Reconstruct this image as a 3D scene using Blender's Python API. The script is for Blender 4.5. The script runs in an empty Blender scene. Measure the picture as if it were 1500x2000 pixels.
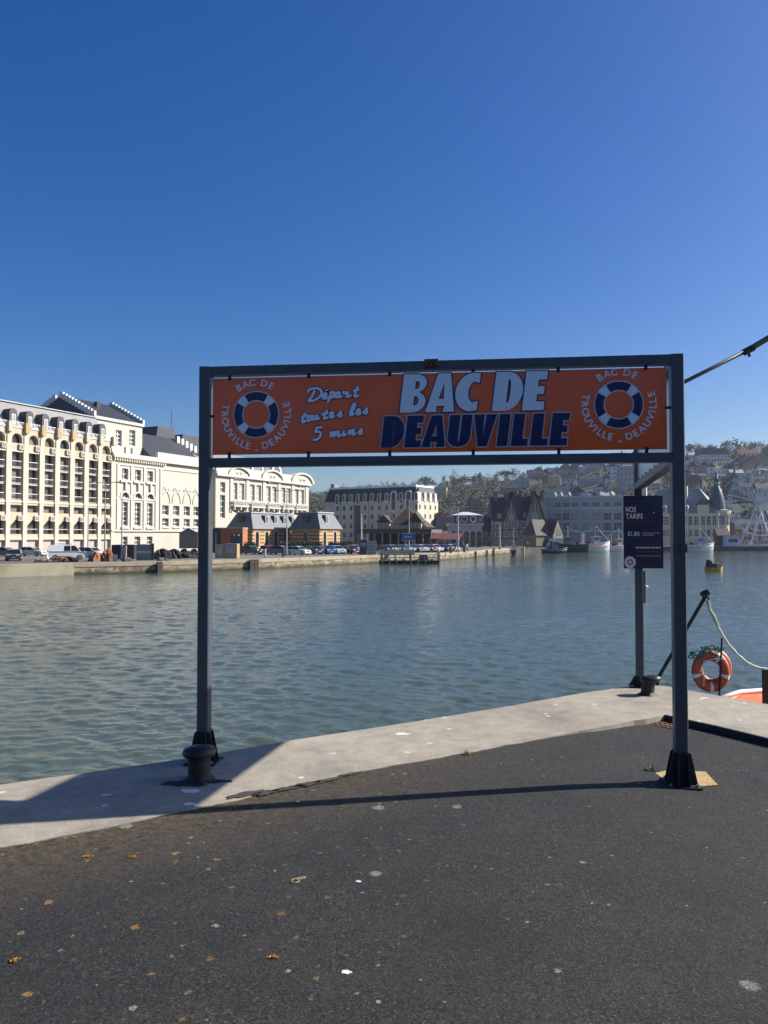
import bpy, bmesh, math, random
import numpy as np
from mathutils import Vector, Matrix
from mathutils.geometry import tessellate_polygon

random.seed(7)
rng = np.random.default_rng(7)
SC = bpy.context.scene
COL = SC.collection
R = math.radians

# ------------------------------------------------------------------ camera, sky, sun, exposure
CAM_Z, FPX, PITCH = 1.6, 1500.0, math.atan(45 / 1500.0)
cam = bpy.data.cameras.new('camera')
cam.sensor_fit = 'VERTICAL'; cam.sensor_height = 36.0; cam.lens = 36.0 * FPX / 2000.0
cam.clip_start = 0.05; cam.clip_end = 12000
camo = bpy.data.objects.new('camera', cam); COL.objects.link(camo)
camo.location = (0, 0, CAM_Z); camo.rotation_euler = (math.pi / 2 + PITCH, 0, 0)
SC.camera = camo

SUN_EL, SUN_AZ = R(33.4), R(10.4)          # sun stands to the right and a little ahead of the camera
sdir = Vector((math.cos(SUN_EL) * math.cos(SUN_AZ), math.cos(SUN_EL) * math.sin(SUN_AZ), math.sin(SUN_EL)))
world = bpy.data.worlds.new('World'); SC.world = world; world.use_nodes = True
wn = world.node_tree.nodes; wl = world.node_tree.links
sky = wn.new('ShaderNodeTexSky'); sky.sky_type = 'NISHITA'; sky.sun_disc = False
sky.sun_elevation = SUN_EL; sky.sun_rotation = math.pi / 2 - SUN_AZ
sky.altitude = 0; sky.air_density = 1.0; sky.dust_density = 1.3; sky.ozone_density = 5.0
bg = wn['Background']; bg.inputs['Strength'].default_value = 0.071
hs = wn.new('ShaderNodeHueSaturation'); hs.inputs['Saturation'].default_value = 1.34; hs.inputs['Hue'].default_value = 0.512
wl.new(sky.outputs[0], hs.inputs['Color']); wl.new(hs.outputs[0], bg.inputs['Color'])
sun = bpy.data.lights.new('sun', 'SUN'); sun.energy = 5.0; sun.angle = R(0.53); sun.color = (1.0, 0.955, 0.88)
suno = bpy.data.objects.new('sun', sun); COL.objects.link(suno)
suno.rotation_euler = sdir.to_track_quat('Z', 'Y').to_euler(); suno.location = (60, 10, 60)
SC.view_settings.view_transform = 'Standard'; SC.view_settings.look = 'None'
SC.view_settings.exposure = 0.8; SC.view_settings.gamma = 1.0
SC.view_settings.use_curve_mapping = False
SC.render.engine = 'CYCLES'
SC.cycles.max_bounces = 6; SC.cycles.diffuse_bounces = 3; SC.cycles.glossy_bounces = 3
SC.cycles.transmission_bounces = 2; SC.cycles.volume_bounces = 0
SC.cycles.caustics_reflective = False; SC.cycles.caustics_refractive = False
SC.cycles.use_denoising = True

ZW = -2.9            # water level
ZS = -1.64           # street level on the far bank

# ------------------------------------------------------------------ measuring helpers
cp, sp = math.cos(PITCH), math.sin(PITCH)
def ray(px, py):
    x = (px - 750) / FPX; yu = (1000 - py) / FPX
    return Vector((x, cp - yu * sp, sp + yu * cp))
def at(px, py, Y):
    d = ray(px, py); return Vector((0, 0, CAM_Z)) + d * (Y / d.y)
def gnd(px, py, z=0.0):
    d = ray(px, py); return Vector((0, 0, CAM_Z)) + d * ((z - CAM_Z) / d.z)
def xat(px, Y): return at(px, 1045, Y).x
def hit_vertical(px, py, o, u):
    """hit of a pixel ray with the vertical plane through o along u -> (distance along u, z)"""
    d = ray(px, py); n = Vector((u[1], -u[0], 0)); o = Vector((o[0], o[1], 0))
    t = (o - Vector((0, 0, 0))).dot(n) / Vector((d.x, d.y, 0)).dot(n)
    p = Vector((0, 0, CAM_Z)) + d * t
    return (p - o).dot(Vector((u[0], u[1], 0))), p.z

# ------------------------------------------------------------------ materials
MATS = {}
def nt(m): return m.node_tree.nodes, m.node_tree.links
def mat(name, col, rough=0.7, var=0.12, scale=2.0, bump=0.0, bscale=None, metal=0.0, spec=0.5, coat=0.0, stain=None, emit=None):
    if name in MATS: return MATS[name]
    m = bpy.data.materials.new(name); m.use_nodes = True
    n, l = nt(m); b = n['Principled BSDF']
    b.inputs['Roughness'].default_value = rough; b.inputs['Metallic'].default_value = metal
    b.inputs['Specular IOR Level'].default_value = spec
    if coat: b.inputs['Coat Weight'].default_value = coat; b.inputs['Coat Roughness'].default_value = 0.06
    c = (*col, 1.0)
    b.inputs['Base Color'].default_value = c
    if var or stain or bump:
        tc = n.new('ShaderNodeTexCoord')
    if var:
        no = n.new('ShaderNodeTexNoise'); no.inputs['Scale'].default_value = scale; no.inputs['Detail'].default_value = 6; no.inputs['Roughness'].default_value = 0.65
        l.new(tc.outputs['Object'], no.inputs['Vector'])
        mr = n.new('ShaderNodeMapRange'); mr.inputs['From Min'].default_value = 0.25; mr.inputs['From Max'].default_value = 0.75
        mr.inputs['To Min'].default_value = 1 - var; mr.inputs['To Max'].default_value = 1 + var
        l.new(no.outputs['Fac'], mr.inputs['Value'])
        mx = n.new('ShaderNodeMix'); mx.data_type = 'RGBA'; mx.blend_type = 'MULTIPLY'; mx.inputs['Factor'].default_value = 1
        mx.inputs[6].default_value = c
        l.new(mr.outputs['Result'], mx.inputs[7]); l.new(mx.outputs[2], b.inputs['Base Color'])
        last = mx.outputs[2]
        if stain:
            scol, sscale, amt = stain
            n2 = n.new('ShaderNodeTexNoise'); n2.inputs['Scale'].default_value = sscale; n2.inputs['Detail'].default_value = 5
            l.new(tc.outputs['Object'], n2.inputs['Vector'])
            r2 = n.new('ShaderNodeMapRange'); r2.inputs['From Min'].default_value = 0.5; r2.inputs['From Max'].default_value = 0.72; r2.inputs['To Max'].default_value = amt
            l.new(n2.outputs['Fac'], r2.inputs['Value'])
            m2 = n.new('ShaderNodeMix'); m2.data_type = 'RGBA'; m2.inputs[7].default_value = (*scol, 1)
            l.new(r2.outputs['Result'], m2.inputs['Factor']); l.new(last, m2.inputs[6]); l.new(m2.outputs[2], b.inputs['Base Color'])
    if bump:
        nb = n.new('ShaderNodeTexNoise'); nb.inputs['Scale'].default_value = bscale or scale * 4; nb.inputs['Detail'].default_value = 4
        l.new(tc.outputs['Object'], nb.inputs['Vector'])
        bp = n.new('ShaderNodeBump'); bp.inputs['Strength'].default_value = bump; bp.inputs['Distance'].default_value = 0.02
        l.new(nb.outputs['Fac'], bp.inputs['Height']); l.new(bp.outputs['Normal'], b.inputs['Normal'])
    if emit:
        b.inputs['Emission Color'].default_value = (*emit[0], 1); b.inputs['Emission Strength'].default_value = emit[1]
    MATS[name] = m
    return m
M = mat

# ------------------------------------------------------------------ mesh builder
class MB:
    def __init__(s): s.v = []; s.f = []
    def add(s, v, f):
        o = len(s.v); s.v += [tuple(p) for p in v]; s.f += [tuple(i + o for i in q) for q in f]; return s
    def box(s, x0, y0, z0, x1, y1, z1):
        return s.add([(x0,y0,z0),(x1,y0,z0),(x1,y1,z0),(x0,y1,z0),(x0,y0,z1),(x1,y0,z1),(x1,y1,z1),(x0,y1,z1)],
                     [(0,3,2,1),(4,5,6,7),(0,1,5,4),(1,2,6,5),(2,3,7,6),(3,0,4,7)])
    def cbox(s, c, d): return s.box(c[0]-d[0]/2, c[1]-d[1]/2, c[2]-d[2]/2, c[0]+d[0]/2, c[1]+d[1]/2, c[2]+d[2]/2)
    def quad(s, *p): return s.add(p, [tuple(range(len(p)))])
    def prism(s, poly, lo, hi, axis='y'):
        n = len(poly)
        if axis == 'y': A = [(a, lo, b) for a, b in poly]; B = [(a, hi, b) for a, b in poly]
        elif axis == 'x': A = [(lo, a, b) for a, b in poly]; B = [(hi, a, b) for a, b in poly]
        else: A = [(a, b, lo) for a, b in poly]; B = [(a, b, hi) for a, b in poly]
        return s.add(A + B, [tuple(range(n)), tuple(range(2*n-1, n-1, -1))] + [(i, (i+1) % n, n+(i+1) % n, n+i) for i in range(n)])
    def tube(s, path, r, n=8, flat=1.0, cap=True):
        P = [Vector(p) for p in path]; rs = r if isinstance(r, (list, tuple)) else [r]*len(P)
        rings = []; up = None
        for i, p in enumerate(P):
            t = (P[min(i+1, len(P)-1)] - P[max(i-1, 0)]).normalized()
            if up is None:
                up = Vector((0,0,1)) if abs(t.z) < 0.9 else Vector((0,1,0))
            a = t.cross(up).normalized(); b = a.cross(t).normalized(); up = b
            ring = []
            for k in range(n):
                an = 2*math.pi*k/n; q = (a*math.cos(an) + b*math.sin(an))*rs[i]
                ring.append((p.x+q.x, p.y+q.y*flat, p.z+q.z))
            rings.append(ring)
        v = [q for rg in rings for q in rg]; f = []
        for i in range(len(P)-1):
            for k in range(n): f.append((i*n+k, i*n+(k+1) % n, (i+1)*n+(k+1) % n, (i+1)*n+k))
        if cap: f += [tuple(range(n-1, -1, -1)), tuple(range((len(P)-1)*n, len(P)*n))]
        return s.add(v, f)
    def bar(s, a, b, w, h=None):
        """square bar between two points"""
        a, b = Vector(a), Vector(b); h = h or w; t = (b-a).normalized()
        up = Vector((0,0,1)) if abs(t.z) < 0.95 else Vector((0,1,0))
        x = t.cross(up).normalized()*w/2; y = x.cross(t).normalized()*h/2
        v = [a-x-y, a+x-y, a+x+y, a-x+y, b-x-y, b+x-y, b+x+y, b-x+y]
        return s.add(v, [(0,3,2,1),(4,5,6,7),(0,1,5,4),(1,2,6,5),(2,3,7,6),(3,0,4,7)])
    def lathe(s, prof, c=(0,0,0), n=16, axis='z', a0=0, a1=2*math.pi):
        full = abs(a1-a0-2*math.pi) < 1e-6; m = n if full else n+1
        v = []; f = []
        for r, z in prof:
            for k in range(m):
                a = a0+(a1-a0)*k/n
                p = (r*math.cos(a), r*math.sin(a), z)
                if axis == 'y': p = (p[0], p[2], p[1])
                if axis == 'x': p = (p[2], p[0], p[1])
                v.append((c[0]+p[0], c[1]+p[1], c[2]+p[2]))
        for i in range(len(prof)-1):
            for k in range(n):
                k2 = (k+1) % m if full else k+1
                f.append((i*m+k, i*m+k2, (i+1)*m+k2, (i+1)*m+k))
        return s.add(v, f)
    def mesh(s, name, mt, smooth=False):
        me = bpy.data.meshes.new(name); me.from_pydata(s.v, [], s.f); me.update()
        if smooth:
            bm = bmesh.new(); bm.from_mesh(me); bmesh.ops.recalc_face_normals(bm, faces=bm.faces); bm.to_mesh(me); bm.free()
            for p in me.polygons: p.use_smooth = True
        if mt:
            for q in (mt if isinstance(mt, (list, tuple)) else [mt]): me.materials.append(q)
        return me
    def build(s, name, mt, parent=None, world=False, smooth=False):
        if world and parent is not None:
            inv = TF[parent.name].inverted(); s.v = [tuple(inv @ Vector(p)) for p in s.v]
        return obj(name, s.mesh(name, mt, smooth), parent)
TF = {}
def obj(name, me, parent=None, loc=None, rz=0.0, scale=None):
    o = bpy.data.objects.new(name, me); COL.objects.link(o)
    if parent is not None: o.parent = parent
    if loc is not None: o.location = loc
    if rz: o.rotation_euler = (0, 0, rz)
    if scale: o.scale = scale if isinstance(scale, tuple) else (scale,)*3
    return o
def tag(o, label, cat, group=None, kind=None):
    if label: o['label'] = label
    if cat: o['category'] = cat
    if group: o['group'] = group
    if kind: o['kind'] = kind
    return o
def thing(name, label, cat, loc=(0,0,0), rz=0.0, group=None):
    o = bpy.data.objects.new(name, None); COL.objects.link(o); o.empty_display_size = 0.3
    o.location = loc; o.rotation_euler = (0, 0, rz)
    TF[o.name] = Matrix.Translation(Vector(loc)) @ Matrix.Rotation(rz, 4, 'Z')
    return tag(o, label, cat, group)
def struct(o): o['kind'] = 'structure'; return o
def copy_tree(o, parent=None):
    c = o.copy(); COL.objects.link(c)
    if parent is not None: c.parent = parent
    for ch in list(o.children): copy_tree(ch, c)
    return c
def arc(cx, cy, r, a0, a1, n, ry=None):
    ry = ry or r
    return [(cx+r*math.cos(a0+(a1-a0)*i/n), cy+ry*math.sin(a0+(a1-a0)*i/n)) for i in range(n+1)]
# ------------------------------------------------------------------ setting: near quay
def asphalt_mat():
    m = bpy.data.materials.new('asphalt'); m.use_nodes = True; n, l = nt(m); b = n['Principled BSDF']
    tc = n.new('ShaderNodeTexCoord'); V = tc.outputs['Object']
    def noise(s, d=4, r=0.6):
        x = n.new('ShaderNodeTexNoise'); x.inputs['Scale'].default_value = s; x.inputs['Detail'].default_value = d; x.inputs['Roughness'].default_value = r
        l.new(V, x.inputs['Vector']); return x.outputs['Fac']
    def vor(s, feat='F1', out='Distance', vec=None):
        x = n.new('ShaderNodeTexVoronoi'); x.voronoi_dimensions = '2D'; x.feature = feat; x.inputs['Scale'].default_value = s; l.new(vec or V, x.inputs['Vector']); return x.outputs[out]
    def rngn(x, a, c, lo=0.0, hi=1.0):
        y = n.new('ShaderNodeMapRange'); y.inputs['From Min'].default_value = a; y.inputs['From Max'].default_value = c
        y.inputs['To Min'].default_value = lo; y.inputs['To Max'].default_value = hi; l.new(x, y.inputs['Value']); return y.outputs['Result']
    def mul(x, y):
        z = n.new('ShaderNodeMath'); z.operation = 'MULTIPLY'
        l.new(x, z.inputs[0]); (l.new(y, z.inputs[1]) if not isinstance(y, (int, float)) else setattr(z.inputs[1], 'default_value', y)); return z.outputs[0]
    def mix(f, a, c):
        x = n.new('ShaderNodeMix'); x.data_type = 'RGBA'
        (l.new(f, x.inputs['Factor']) if not isinstance(f, float) else setattr(x.inputs['Factor'], 'default_value', f))
        for i, q in ((6, a), (7, c)):
            if isinstance(q, tuple): x.inputs[i].default_value = (*q, 1)
            else: l.new(q, x.inputs[i])
        return x.outputs[2]
    cellc = vor(150, out='Color')
    sep = n.new('ShaderNodeSeparateColor'); l.new(cellc, sep.inputs[0])
    stone = mix(rngn(sep.outputs[0], 0.0, 1.0), (0.002, 0.002, 0.002), (0.053, 0.0505, 0.046))
    light = rngn(sep.outputs[1], 0.90, 0.97)
    c = mix(mul(light, 0.5), stone, (0.15, 0.142, 0.13))
    c = mix(rngn(noise(0.9, 5, 0.7), 0.35, 0.7, 0.0, 0.55), c, (0.013, 0.0125, 0.012))
    c = mix(rngn(noise(3.3, 6, 0.75), 0.48, 0.75, 0.0, 0.55), c, (0.046, 0.042, 0.035))
    c = mix(rngn(noise(38, 4, 0.8), 0.56, 0.72, 0.0, 0.5), c, (0.046, 0.043, 0.038))
    # worn, mossy band towards the coping (sampled by a soft noise, strongest where the grit collects)
    gx = n.new('ShaderNodeSeparateXYZ'); l.new(V, gx.inputs[0])
    ed = n.new('ShaderNodeMath'); ed.operation = 'MULTIPLY_ADD'; l.new(gx.outputs[0], ed.inputs[0]); ed.inputs[1].default_value = -0.63; l.new(gx.outputs[1], ed.inputs[2])
    band = rngn(ed.outputs[0], 4.2, 5.25)
    leftw = rngn(gx.outputs[0], 1.6, -1.2)
    bl = mul(mul(band, leftw), rngn(noise(22, 5, 0.8), 0.38, 0.62))
    c = mix(mul(bl, 0.85), c, (0.15, 0.105, 0.05))
    # lichen, bird lime and grit spots
    wv = n.new('ShaderNodeVectorMath'); wv.operation = 'ADD'; nz = n.new('ShaderNodeTexNoise'); nz.inputs['Scale'].default_value = 40; nz.inputs['Detail'].default_value = 3; l.new(V, nz.inputs['Vector'])
    sc = n.new('ShaderNodeVectorMath'); sc.operation = 'SCALE'; sc.inputs['Scale'].default_value = 0.035; l.new(nz.outputs['Color'], sc.inputs[0])
    l.new(V, wv.inputs[0]); l.new(sc.outputs[0], wv.inputs[1])
    def spots(s, size, keep, colr, amt, mask=None):
        nonlocal c
        vx = n.new('ShaderNodeTexVoronoi'); vx.voronoi_dimensions = '2D'; vx.inputs['Scale'].default_value = s; l.new(wv.outputs[0], vx.inputs['Vector'])
        sx = n.new('ShaderNodeSeparateColor'); l.new(vx.outputs['Color'], sx.inputs[0])
        rad = rngn(sx.outputs[2], 0, 1, size*0.4, size)
        cmpn = n.new('ShaderNodeMath'); cmpn.operation = 'SUBTRACT'; l.new(rad, cmpn.inputs[0]); l.new(vx.outputs['Distance'], cmpn.inputs[1])
        f = mul(rngn(cmpn.outputs[0], 0.0, size*0.25), rngn(sx.outputs[0], keep, keep+0.01))
        f = mul(f, rngn(noise(120, 2), 0.3, 0.55))
        if mask is not None: f = mul(f, mask)
        c = mix(mul(f, amt), c, colr)
    spots(6.0, 0.11, 0.93, (0.36, 0.35, 0.31), 0.75)
    spots(13.0, 0.13, 0.95, (0.30, 0.29, 0.25), 0.8)
    spots(2.2, 0.10, 0.86, (0.40, 0.39, 0.35), 0.55)
    spots(9.0, 0.14, 0.82, (0.24, 0.20, 0.07), 0.8, rngn(gx.outputs[0], 1.2, -0.8))
    spots(5.0, 0.12, 0.72, (0.38, 0.20, 0.035), 0.9, rngn(gx.outputs[0], 0.2, -1.2))
    spots(26.0, 0.22, 0.86, (0.16, 0.12, 0.035), 0.7, rngn(gx.outputs[0], 0.8, -1.2))
    # cracks and old oil
    ce = n.new('ShaderNodeTexVoronoi'); ce.voronoi_dimensions = '2D'; ce.feature = 'DISTANCE_TO_EDGE'; ce.inputs['Scale'].default_value = 0.42
    w2 = n.new('ShaderNodeVectorMath'); w2.operation = 'SCALE'; w2.inputs['Scale'].default_value = 0.45; nz2 = n.new('ShaderNodeTexNoise'); nz2.inputs['Scale'].default_value = 3.0; nz2.inputs['Detail'].default_value = 6; l.new(V, nz2.inputs['Vector']); l.new(nz2.outputs['Color'], w2.inputs[0])
    w3 = n.new('ShaderNodeVectorMath'); w3.operation = 'ADD'; l.new(V, w3.inputs[0]); l.new(w2.outputs[0], w3.inputs[1]); l.new(w3.outputs[0], ce.inputs['Vector'])
    crack = mul(rngn(ce.outputs['Distance'], 0.006, 0.001), rngn(noise(0.8, 2), 0.50, 0.58))
    c = mix(mul(crack, 0.45), c, (0.006, 0.006, 0.006))
    c = mix(rngn(noise(0.45, 4), 0.56, 0.70, 0.0, 0.55), c, (0.012, 0.0115, 0.011))
    l.new(c, b.inputs['Base Color'])
    b.inputs['Roughness'].default_value = 0.82; b.inputs['Specular IOR Level'].default_value = 0.35
    h = n.new('ShaderNodeMath'); h.operation = 'ADD'; l.new(mul(sep.outputs[2], 0.45), h.inputs[0]); l.new(mul(noise(150, 3, 0.8), 1.6), h.inputs[1])
    h2 = n.new('ShaderNodeMath'); h2.operation = 'MULTIPLY_ADD'; l.new(noise(5, 3), h2.inputs[0]); h2.inputs[1].default_value = 1.5; l.new(h.outputs[0], h2.inputs[2])
    bp = n.new('ShaderNodeBump'); bp.inputs['Strength'].default_value = 0.8; bp.inputs['Distance'].default_value = 0.007
    l.new(h2.outputs[0], bp.inputs['Height']); l.new(bp.outputs['Normal'], b.inputs['Normal'])
    return m
def concrete_mat():
    m = bpy.data.materials.new('quay_concrete'); m.use_nodes = True; n, l = nt(m); b = n['Principled BSDF']
    tc = n.new('ShaderNodeTexCoord'); V = tc.outputs['Object']
    def noise(s, d=5, r=0.65):
        x = n.new('ShaderNodeTexNoise'); x.inputs['Scale'].default_value = s; x.inputs['Detail'].default_value = d; x.inputs['Roughness'].default_value = r
        l.new(V, x.inputs['Vector']); return x.outputs['Fac']
    def ramp(x, pts):
        y = n.new('ShaderNodeValToRGB'); e = y.color_ramp.elements
        e[0].position, e[0].color = pts[0][0], (*pts[0][1], 1); e[1].position, e[1].color = pts[-1][0], (*pts[-1][1], 1)
        for p, q in pts[1:-1]:
            k = e.new(p); k.color = (*q, 1)
        l.new(x, y.inputs['Fac']); return y.outputs['Color']
    def mix(f, a, c, bt='MIX'):
        x = n.new('ShaderNodeMix'); x.data_type = 'RGBA'; x.blend_type = bt
        (l.new(f, x.inputs['Factor']) if not isinstance(f, float) else setattr(x.inputs['Factor'], 'default_value', f))
        for i, q in ((6, a), (7, c)):
            if isinstance(q, tuple): x.inputs[i].default_value = (*q, 1)
            else: l.new(q, x.inputs[i])
        return x.outputs[2]
    c = ramp(noise(1.1, 6), [(0.28, (0.22, 0.20, 0.168)), (0.5, (0.36, 0.318, 0.25)), (0.72, (0.44, 0.385, 0.295))])
    g = ramp(noise(75, 3, 0.8), [(0.3, (0.62, 0.61, 0.60)), (0.55, (1.0, 1.0, 1.0)), (0.8, (1.18, 1.16, 1.12))])
    c = mix(0.9, c, g, 'MULTIPLY')
    d = ramp(noise(7, 6, 0.75), [(0.35, (0.7, 0.69, 0.67)), (0.6, (1.05, 1.05, 1.05))])
    c = mix(0.7, c, d, 'MULTIPLY')
    # pits and bird lime
    vx = n.new('ShaderNodeTexVoronoi'); vx.voronoi_dimensions = '2D'; vx.inputs['Scale'].default_value = 5.5; l.new(V, vx.inputs['Vector'])
    sx = n.new('ShaderNodeSeparateColor'); l.new(vx.outputs['Color'], sx.inputs[0])
    nn = n.new('ShaderNodeMath'); nn.operation = 'MULTIPLY_ADD'; l.new(noise(30, 3), nn.inputs[0]); nn.inputs[1].default_value = 0.16; l.new(vx.outputs['Distance'], nn.inputs[2])
    mr = n.new('ShaderNodeMapRange'); mr.inputs['From Min'].default_value = 0.21; mr.inputs['From Max'].default_value = 0.17; l.new(nn.outputs[0], mr.inputs['Value'])
    kp = n.new('ShaderNodeMath'); kp.operation = 'GREATER_THAN'; kp.inputs[1].default_value = 0.90; l.new(sx.outputs[0], kp.inputs[0])
    f = n.new('ShaderNodeMath'); f.operation = 'MULTIPLY'; l.new(mr.outputs[0], f.inputs[0]); l.new(kp.outputs[0], f.inputs[1])
    c = mix(f.outputs[0], c, (0.52, 0.50, 0.46))
    l.new(c, b.inputs['Base Color']); b.inputs['Roughness'].default_value = 0.85; b.inputs['Specular IOR Level'].default_value = 0.3
    bp = n.new('ShaderNodeBump'); bp.inputs['Strength'].default_value = 0.35; bp.inputs['Distance'].default_value = 0.006
    l.new(noise(55, 5, 0.7), bp.inputs['Height']); l.new(bp.outputs['Normal'], b.inputs['Normal'])
    return m
MA, MC = asphalt_mat(), concrete_mat()

outer = [gnd(*p) for p in ((0,1530),(165,1507),(370,1478),(560,1445),(760,1415),(960,1383),(1130,1353),(1215,1341),(1262,1337),(1300,1339),(1330,1344),(1400,1357),(1500,1374))]
inner = [gnd(*p) for p in ((0,1656),(200,1618),(420,1571),(600,1530),(740,1499),(910,1470),(1060,1442),(1200,1415),(1298,1397))]
inner_r = [gnd(*p) for p in ((1298,1397),(1400,1419),(1500,1443))]
def ext(a, b, d):
    t = (b - a).normalized(); return b + t * d
outer = [ext(outer[3], outer[0], 30)] + outer + [ext(outer[-2], outer[-1], 25)]
inner = [ext(inner[2], inner[0], 30)] + inner
inner_r = inner_r + [ext(inner_r[0], inner_r[-1], 25)]
def wob(pts, amp, n):
    out = []
    for a, b in zip(pts[:-1], pts[1:]):
        k = max(1, min(60, int((b-a).length / n)))
        for i in range(k):
            p = a.lerp(b, i/k); t = (b-a).normalized(); out.append(p + Vector((-t.y, t.x, 0)) * random.uniform(-amp, amp))
    return out + [pts[-1]]
# the concrete coping: one slab with a worn, rounded outer arris
o2 = [Vector((p.x, p.y, 0)) for p in outer]
inn = wob(inner, 0.012, 0.12) + wob(inner_r, 0.006, 0.2)
N_o = len(o2)
mb = MB()
def shift(pts, d):
    res = []
    for i, p in enumerate(pts):
        t = (pts[min(i+1, len(pts)-1)] - pts[max(i-1, 0)]).normalized(); res.append(p + Vector((-t.y, t.x, 0)) * d)
    return res
rings = [(shift(o2, -0.03), 0.0), (shift(o2, -0.009), -0.007), (o2, -0.03), (o2, -0.5), (shift(o2, -0.08), -0.5), (shift(o2, -0.08), -4.2)]
for (pa, za), (pb, zb) in zip(rings[:-1], rings[1:]):
    for i in range(N_o-1):
        mb.quad((pa[i].x,pa[i].y,za),(pa[i+1].x,pa[i+1].y,za),(pb[i+1].x,pb[i+1].y,zb),(pb[i].x,pb[i].y,zb))
top = [(p.x, p.y, 0.0) for p in rings[0][0]] + [(p.x, p.y, 0.0) for p in reversed(inn)]
tri = tessellate_polygon([[Vector(p) for p in top]])
mb.add(top, [tuple(t) for t in tri])
nn_ = len(inn)
for i in range(nn_-1):
    a, b_ = inn[i], inn[i+1]; mb.quad((a.x,a.y,0),(b_.x,b_.y,0),(b_.x,b_.y,-0.2),(a.x,a.y,-0.2))
struct(mb.build('quay_coping', MC))

# asphalt: flush with the coping on one side, sunk by a kerb's step towards the corner
def az(x, y):
    s = min(1, max(0, (x - 1.1) / 1.4)); return -0.005 - 0.046 * s * s * (3 - 2 * s) * min(1, max(0, (y - 1.5) / 3.5))
bl = wob([Vector((p.x, p.y, 0)) for p in inner], 0.0, 0.25) + wob([Vector((p.x, p.y, 0)) for p in inner_r], 0, 0.3)[1:]
bl = [Vector((-70, bl[0].y, 0))] + [p + Vector((-0.05, 0.09, 0)) for p in bl] + [Vector((70, bl[-1].y, 0))]
offs = [0, 0.15, 0.4, 0.8, 1.3, 2, 3, 4.5, 8, 20, 60]
vv = []; ff = []
for p in bl:
    for d in offs:
        y = p.y - d if d < 60 else -60.0
        vv.append((p.x, y, az(p.x, y)))
K = len(offs)
for i in range(len(bl)-1):
    for k in range(K-1): ff.append((i*K+k, (i+1)*K+k, (i+1)*K+k+1, i*K+k+1))
struct(MB().add(vv, ff).build('asphalt_quay', MA))

# tar remnants lying over the concrete edge
tar = M('tar_crust', (0.055, 0.048, 0.038), 0.9, 0.35, 60, 0.6, 160)
for i, (px, py, w, h) in enumerate(((478,1553,0.15,0.045),(520,1549,0.09,0.04),(560,1541,0.13,0.035),(600,1532,0.12,0.04),(640,1524,0.12,0.03),(682,1513,0.10,0.025))):
    c = gnd(px, py); pts = []
    for k in range(22):
        a = 2*math.pi*k/22; r = random.uniform(0.6, 1.1); x = w*r*math.cos(a); y = h*r*math.sin(a)
        pts.append((c.x + x*0.85 - y*0.53, c.y + x*0.53 + y*0.85))
    tag(MB().prism(pts, 0.001, 0.006, 'z').build('tar_remnant', tar), 'flat crust of old dark tar on the coping edge, %s from the shaded bollard' % ('first','second','third','fourth','fifth','last')[i], 'tar crust', 'tar crusts along the coping')

# ------------------------------------------------------------------ water
def water_mat():
    m = bpy.data.materials.new('harbour_water'); m.use_nodes = True; n, l = nt(m); b = n['Principled BSDF']
    b.inputs['Base Color'].default_value = (0.066, 0.088, 0.068, 1); b.inputs['Roughness'].default_value = 0.06
    b.inputs['IOR'].default_value = 1.33
    tc = n.new('ShaderNodeTexCoord')
    mp = n.new('ShaderNodeMapping'); mp.inputs['Scale'].default_value = (0.65, 1.35, 1); mp.inputs['Rotation'].default_value = (0, 0, R(14)); l.new(tc.outputs['Object'], mp.inputs['Vector'])
    a = n.new('ShaderNodeTexNoise'); a.inputs['Scale'].default_value = 5.0; a.inputs['Detail'].default_value = 4; a.inputs['Roughness'].default_value = 0.62; l.new(mp.outputs[0], a.inputs['Vector'])
    g = n.new('ShaderNodeTexNoise'); g.inputs['Scale'].default_value = 0.045; g.inputs['Detail'].default_value = 3; l.new(tc.outputs['Object'], g.inputs['Vector'])
    gr = n.new('ShaderNodeMapRange'); gr.inputs['From Min'].default_value = 0.35; gr.inputs['From Max'].default_value = 0.65; gr.inputs['To Min'].default_value = 0.3; gr.inputs['To Max'].default_value = 0.62
    l.new(g.outputs['Fac'], gr.inputs['Value'])
    bp = n.new('ShaderNodeBump'); bp.inputs['Distance'].default_value = 0.06; l.new(gr.outputs[0], bp.inputs['Strength'])
    l.new(a.outputs['Fac'], bp.inputs['Height']); l.new(bp.outputs['Normal'], b.inputs['Normal'])
    return m
NR, NCOL = 860, 600
ys = 9.0 * (265 / 9.0) ** np.linspace(0, 1, NR)
ks = np.linspace(-0.85, 0.85, NCOL)
Y = np.repeat(ys[:, None], NCOL, 1); X = ks[None, :] * (Y + 6.0)
Z = np.zeros_like(X)
dy = np.gradient(ys)[:, None]
for i in range(110):
    lam = 0.13 * (1.5 / 0.13) ** rng.random()
    th = R(-98) + rng.normal(0, R(34)); kx, ky = math.cos(th) * 2*math.pi/lam, math.sin(th) * 2*math.pi/lam
    amp = 0.0036 * lam ** 0.5
    fade = np.clip((lam / np.maximum(dy, 1e-3) - 2.2) / 2.6, 0, 1)
    ph = kx*X + ky*Y + rng.random()*6.28 + 0.6*np.sin(0.31*X+0.17*Y+i)
    Z += amp * fade * (np.sin(ph) + 0.28*np.cos(2*ph))
gust = 0.75 + 0.45*np.sin(0.11*X+0.5)*np.sin(0.07*Y+1.0)
Z *= gust
me = bpy.data.meshes.new('water')
vv = np.stack([X, Y, Z + ZW], -1).reshape(-1, 3)
idx = np.arange(NR*NCOL).reshape(NR, NCOL)
ff = np.stack([idx[:-1, :-1], idx[:-1, 1:], idx[1:, 1:], idx[1:, :-1]], -1).reshape(-1, 4)
me.vertices.add(len(vv)); me.vertices.foreach_set('co', vv.ravel())
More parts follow.
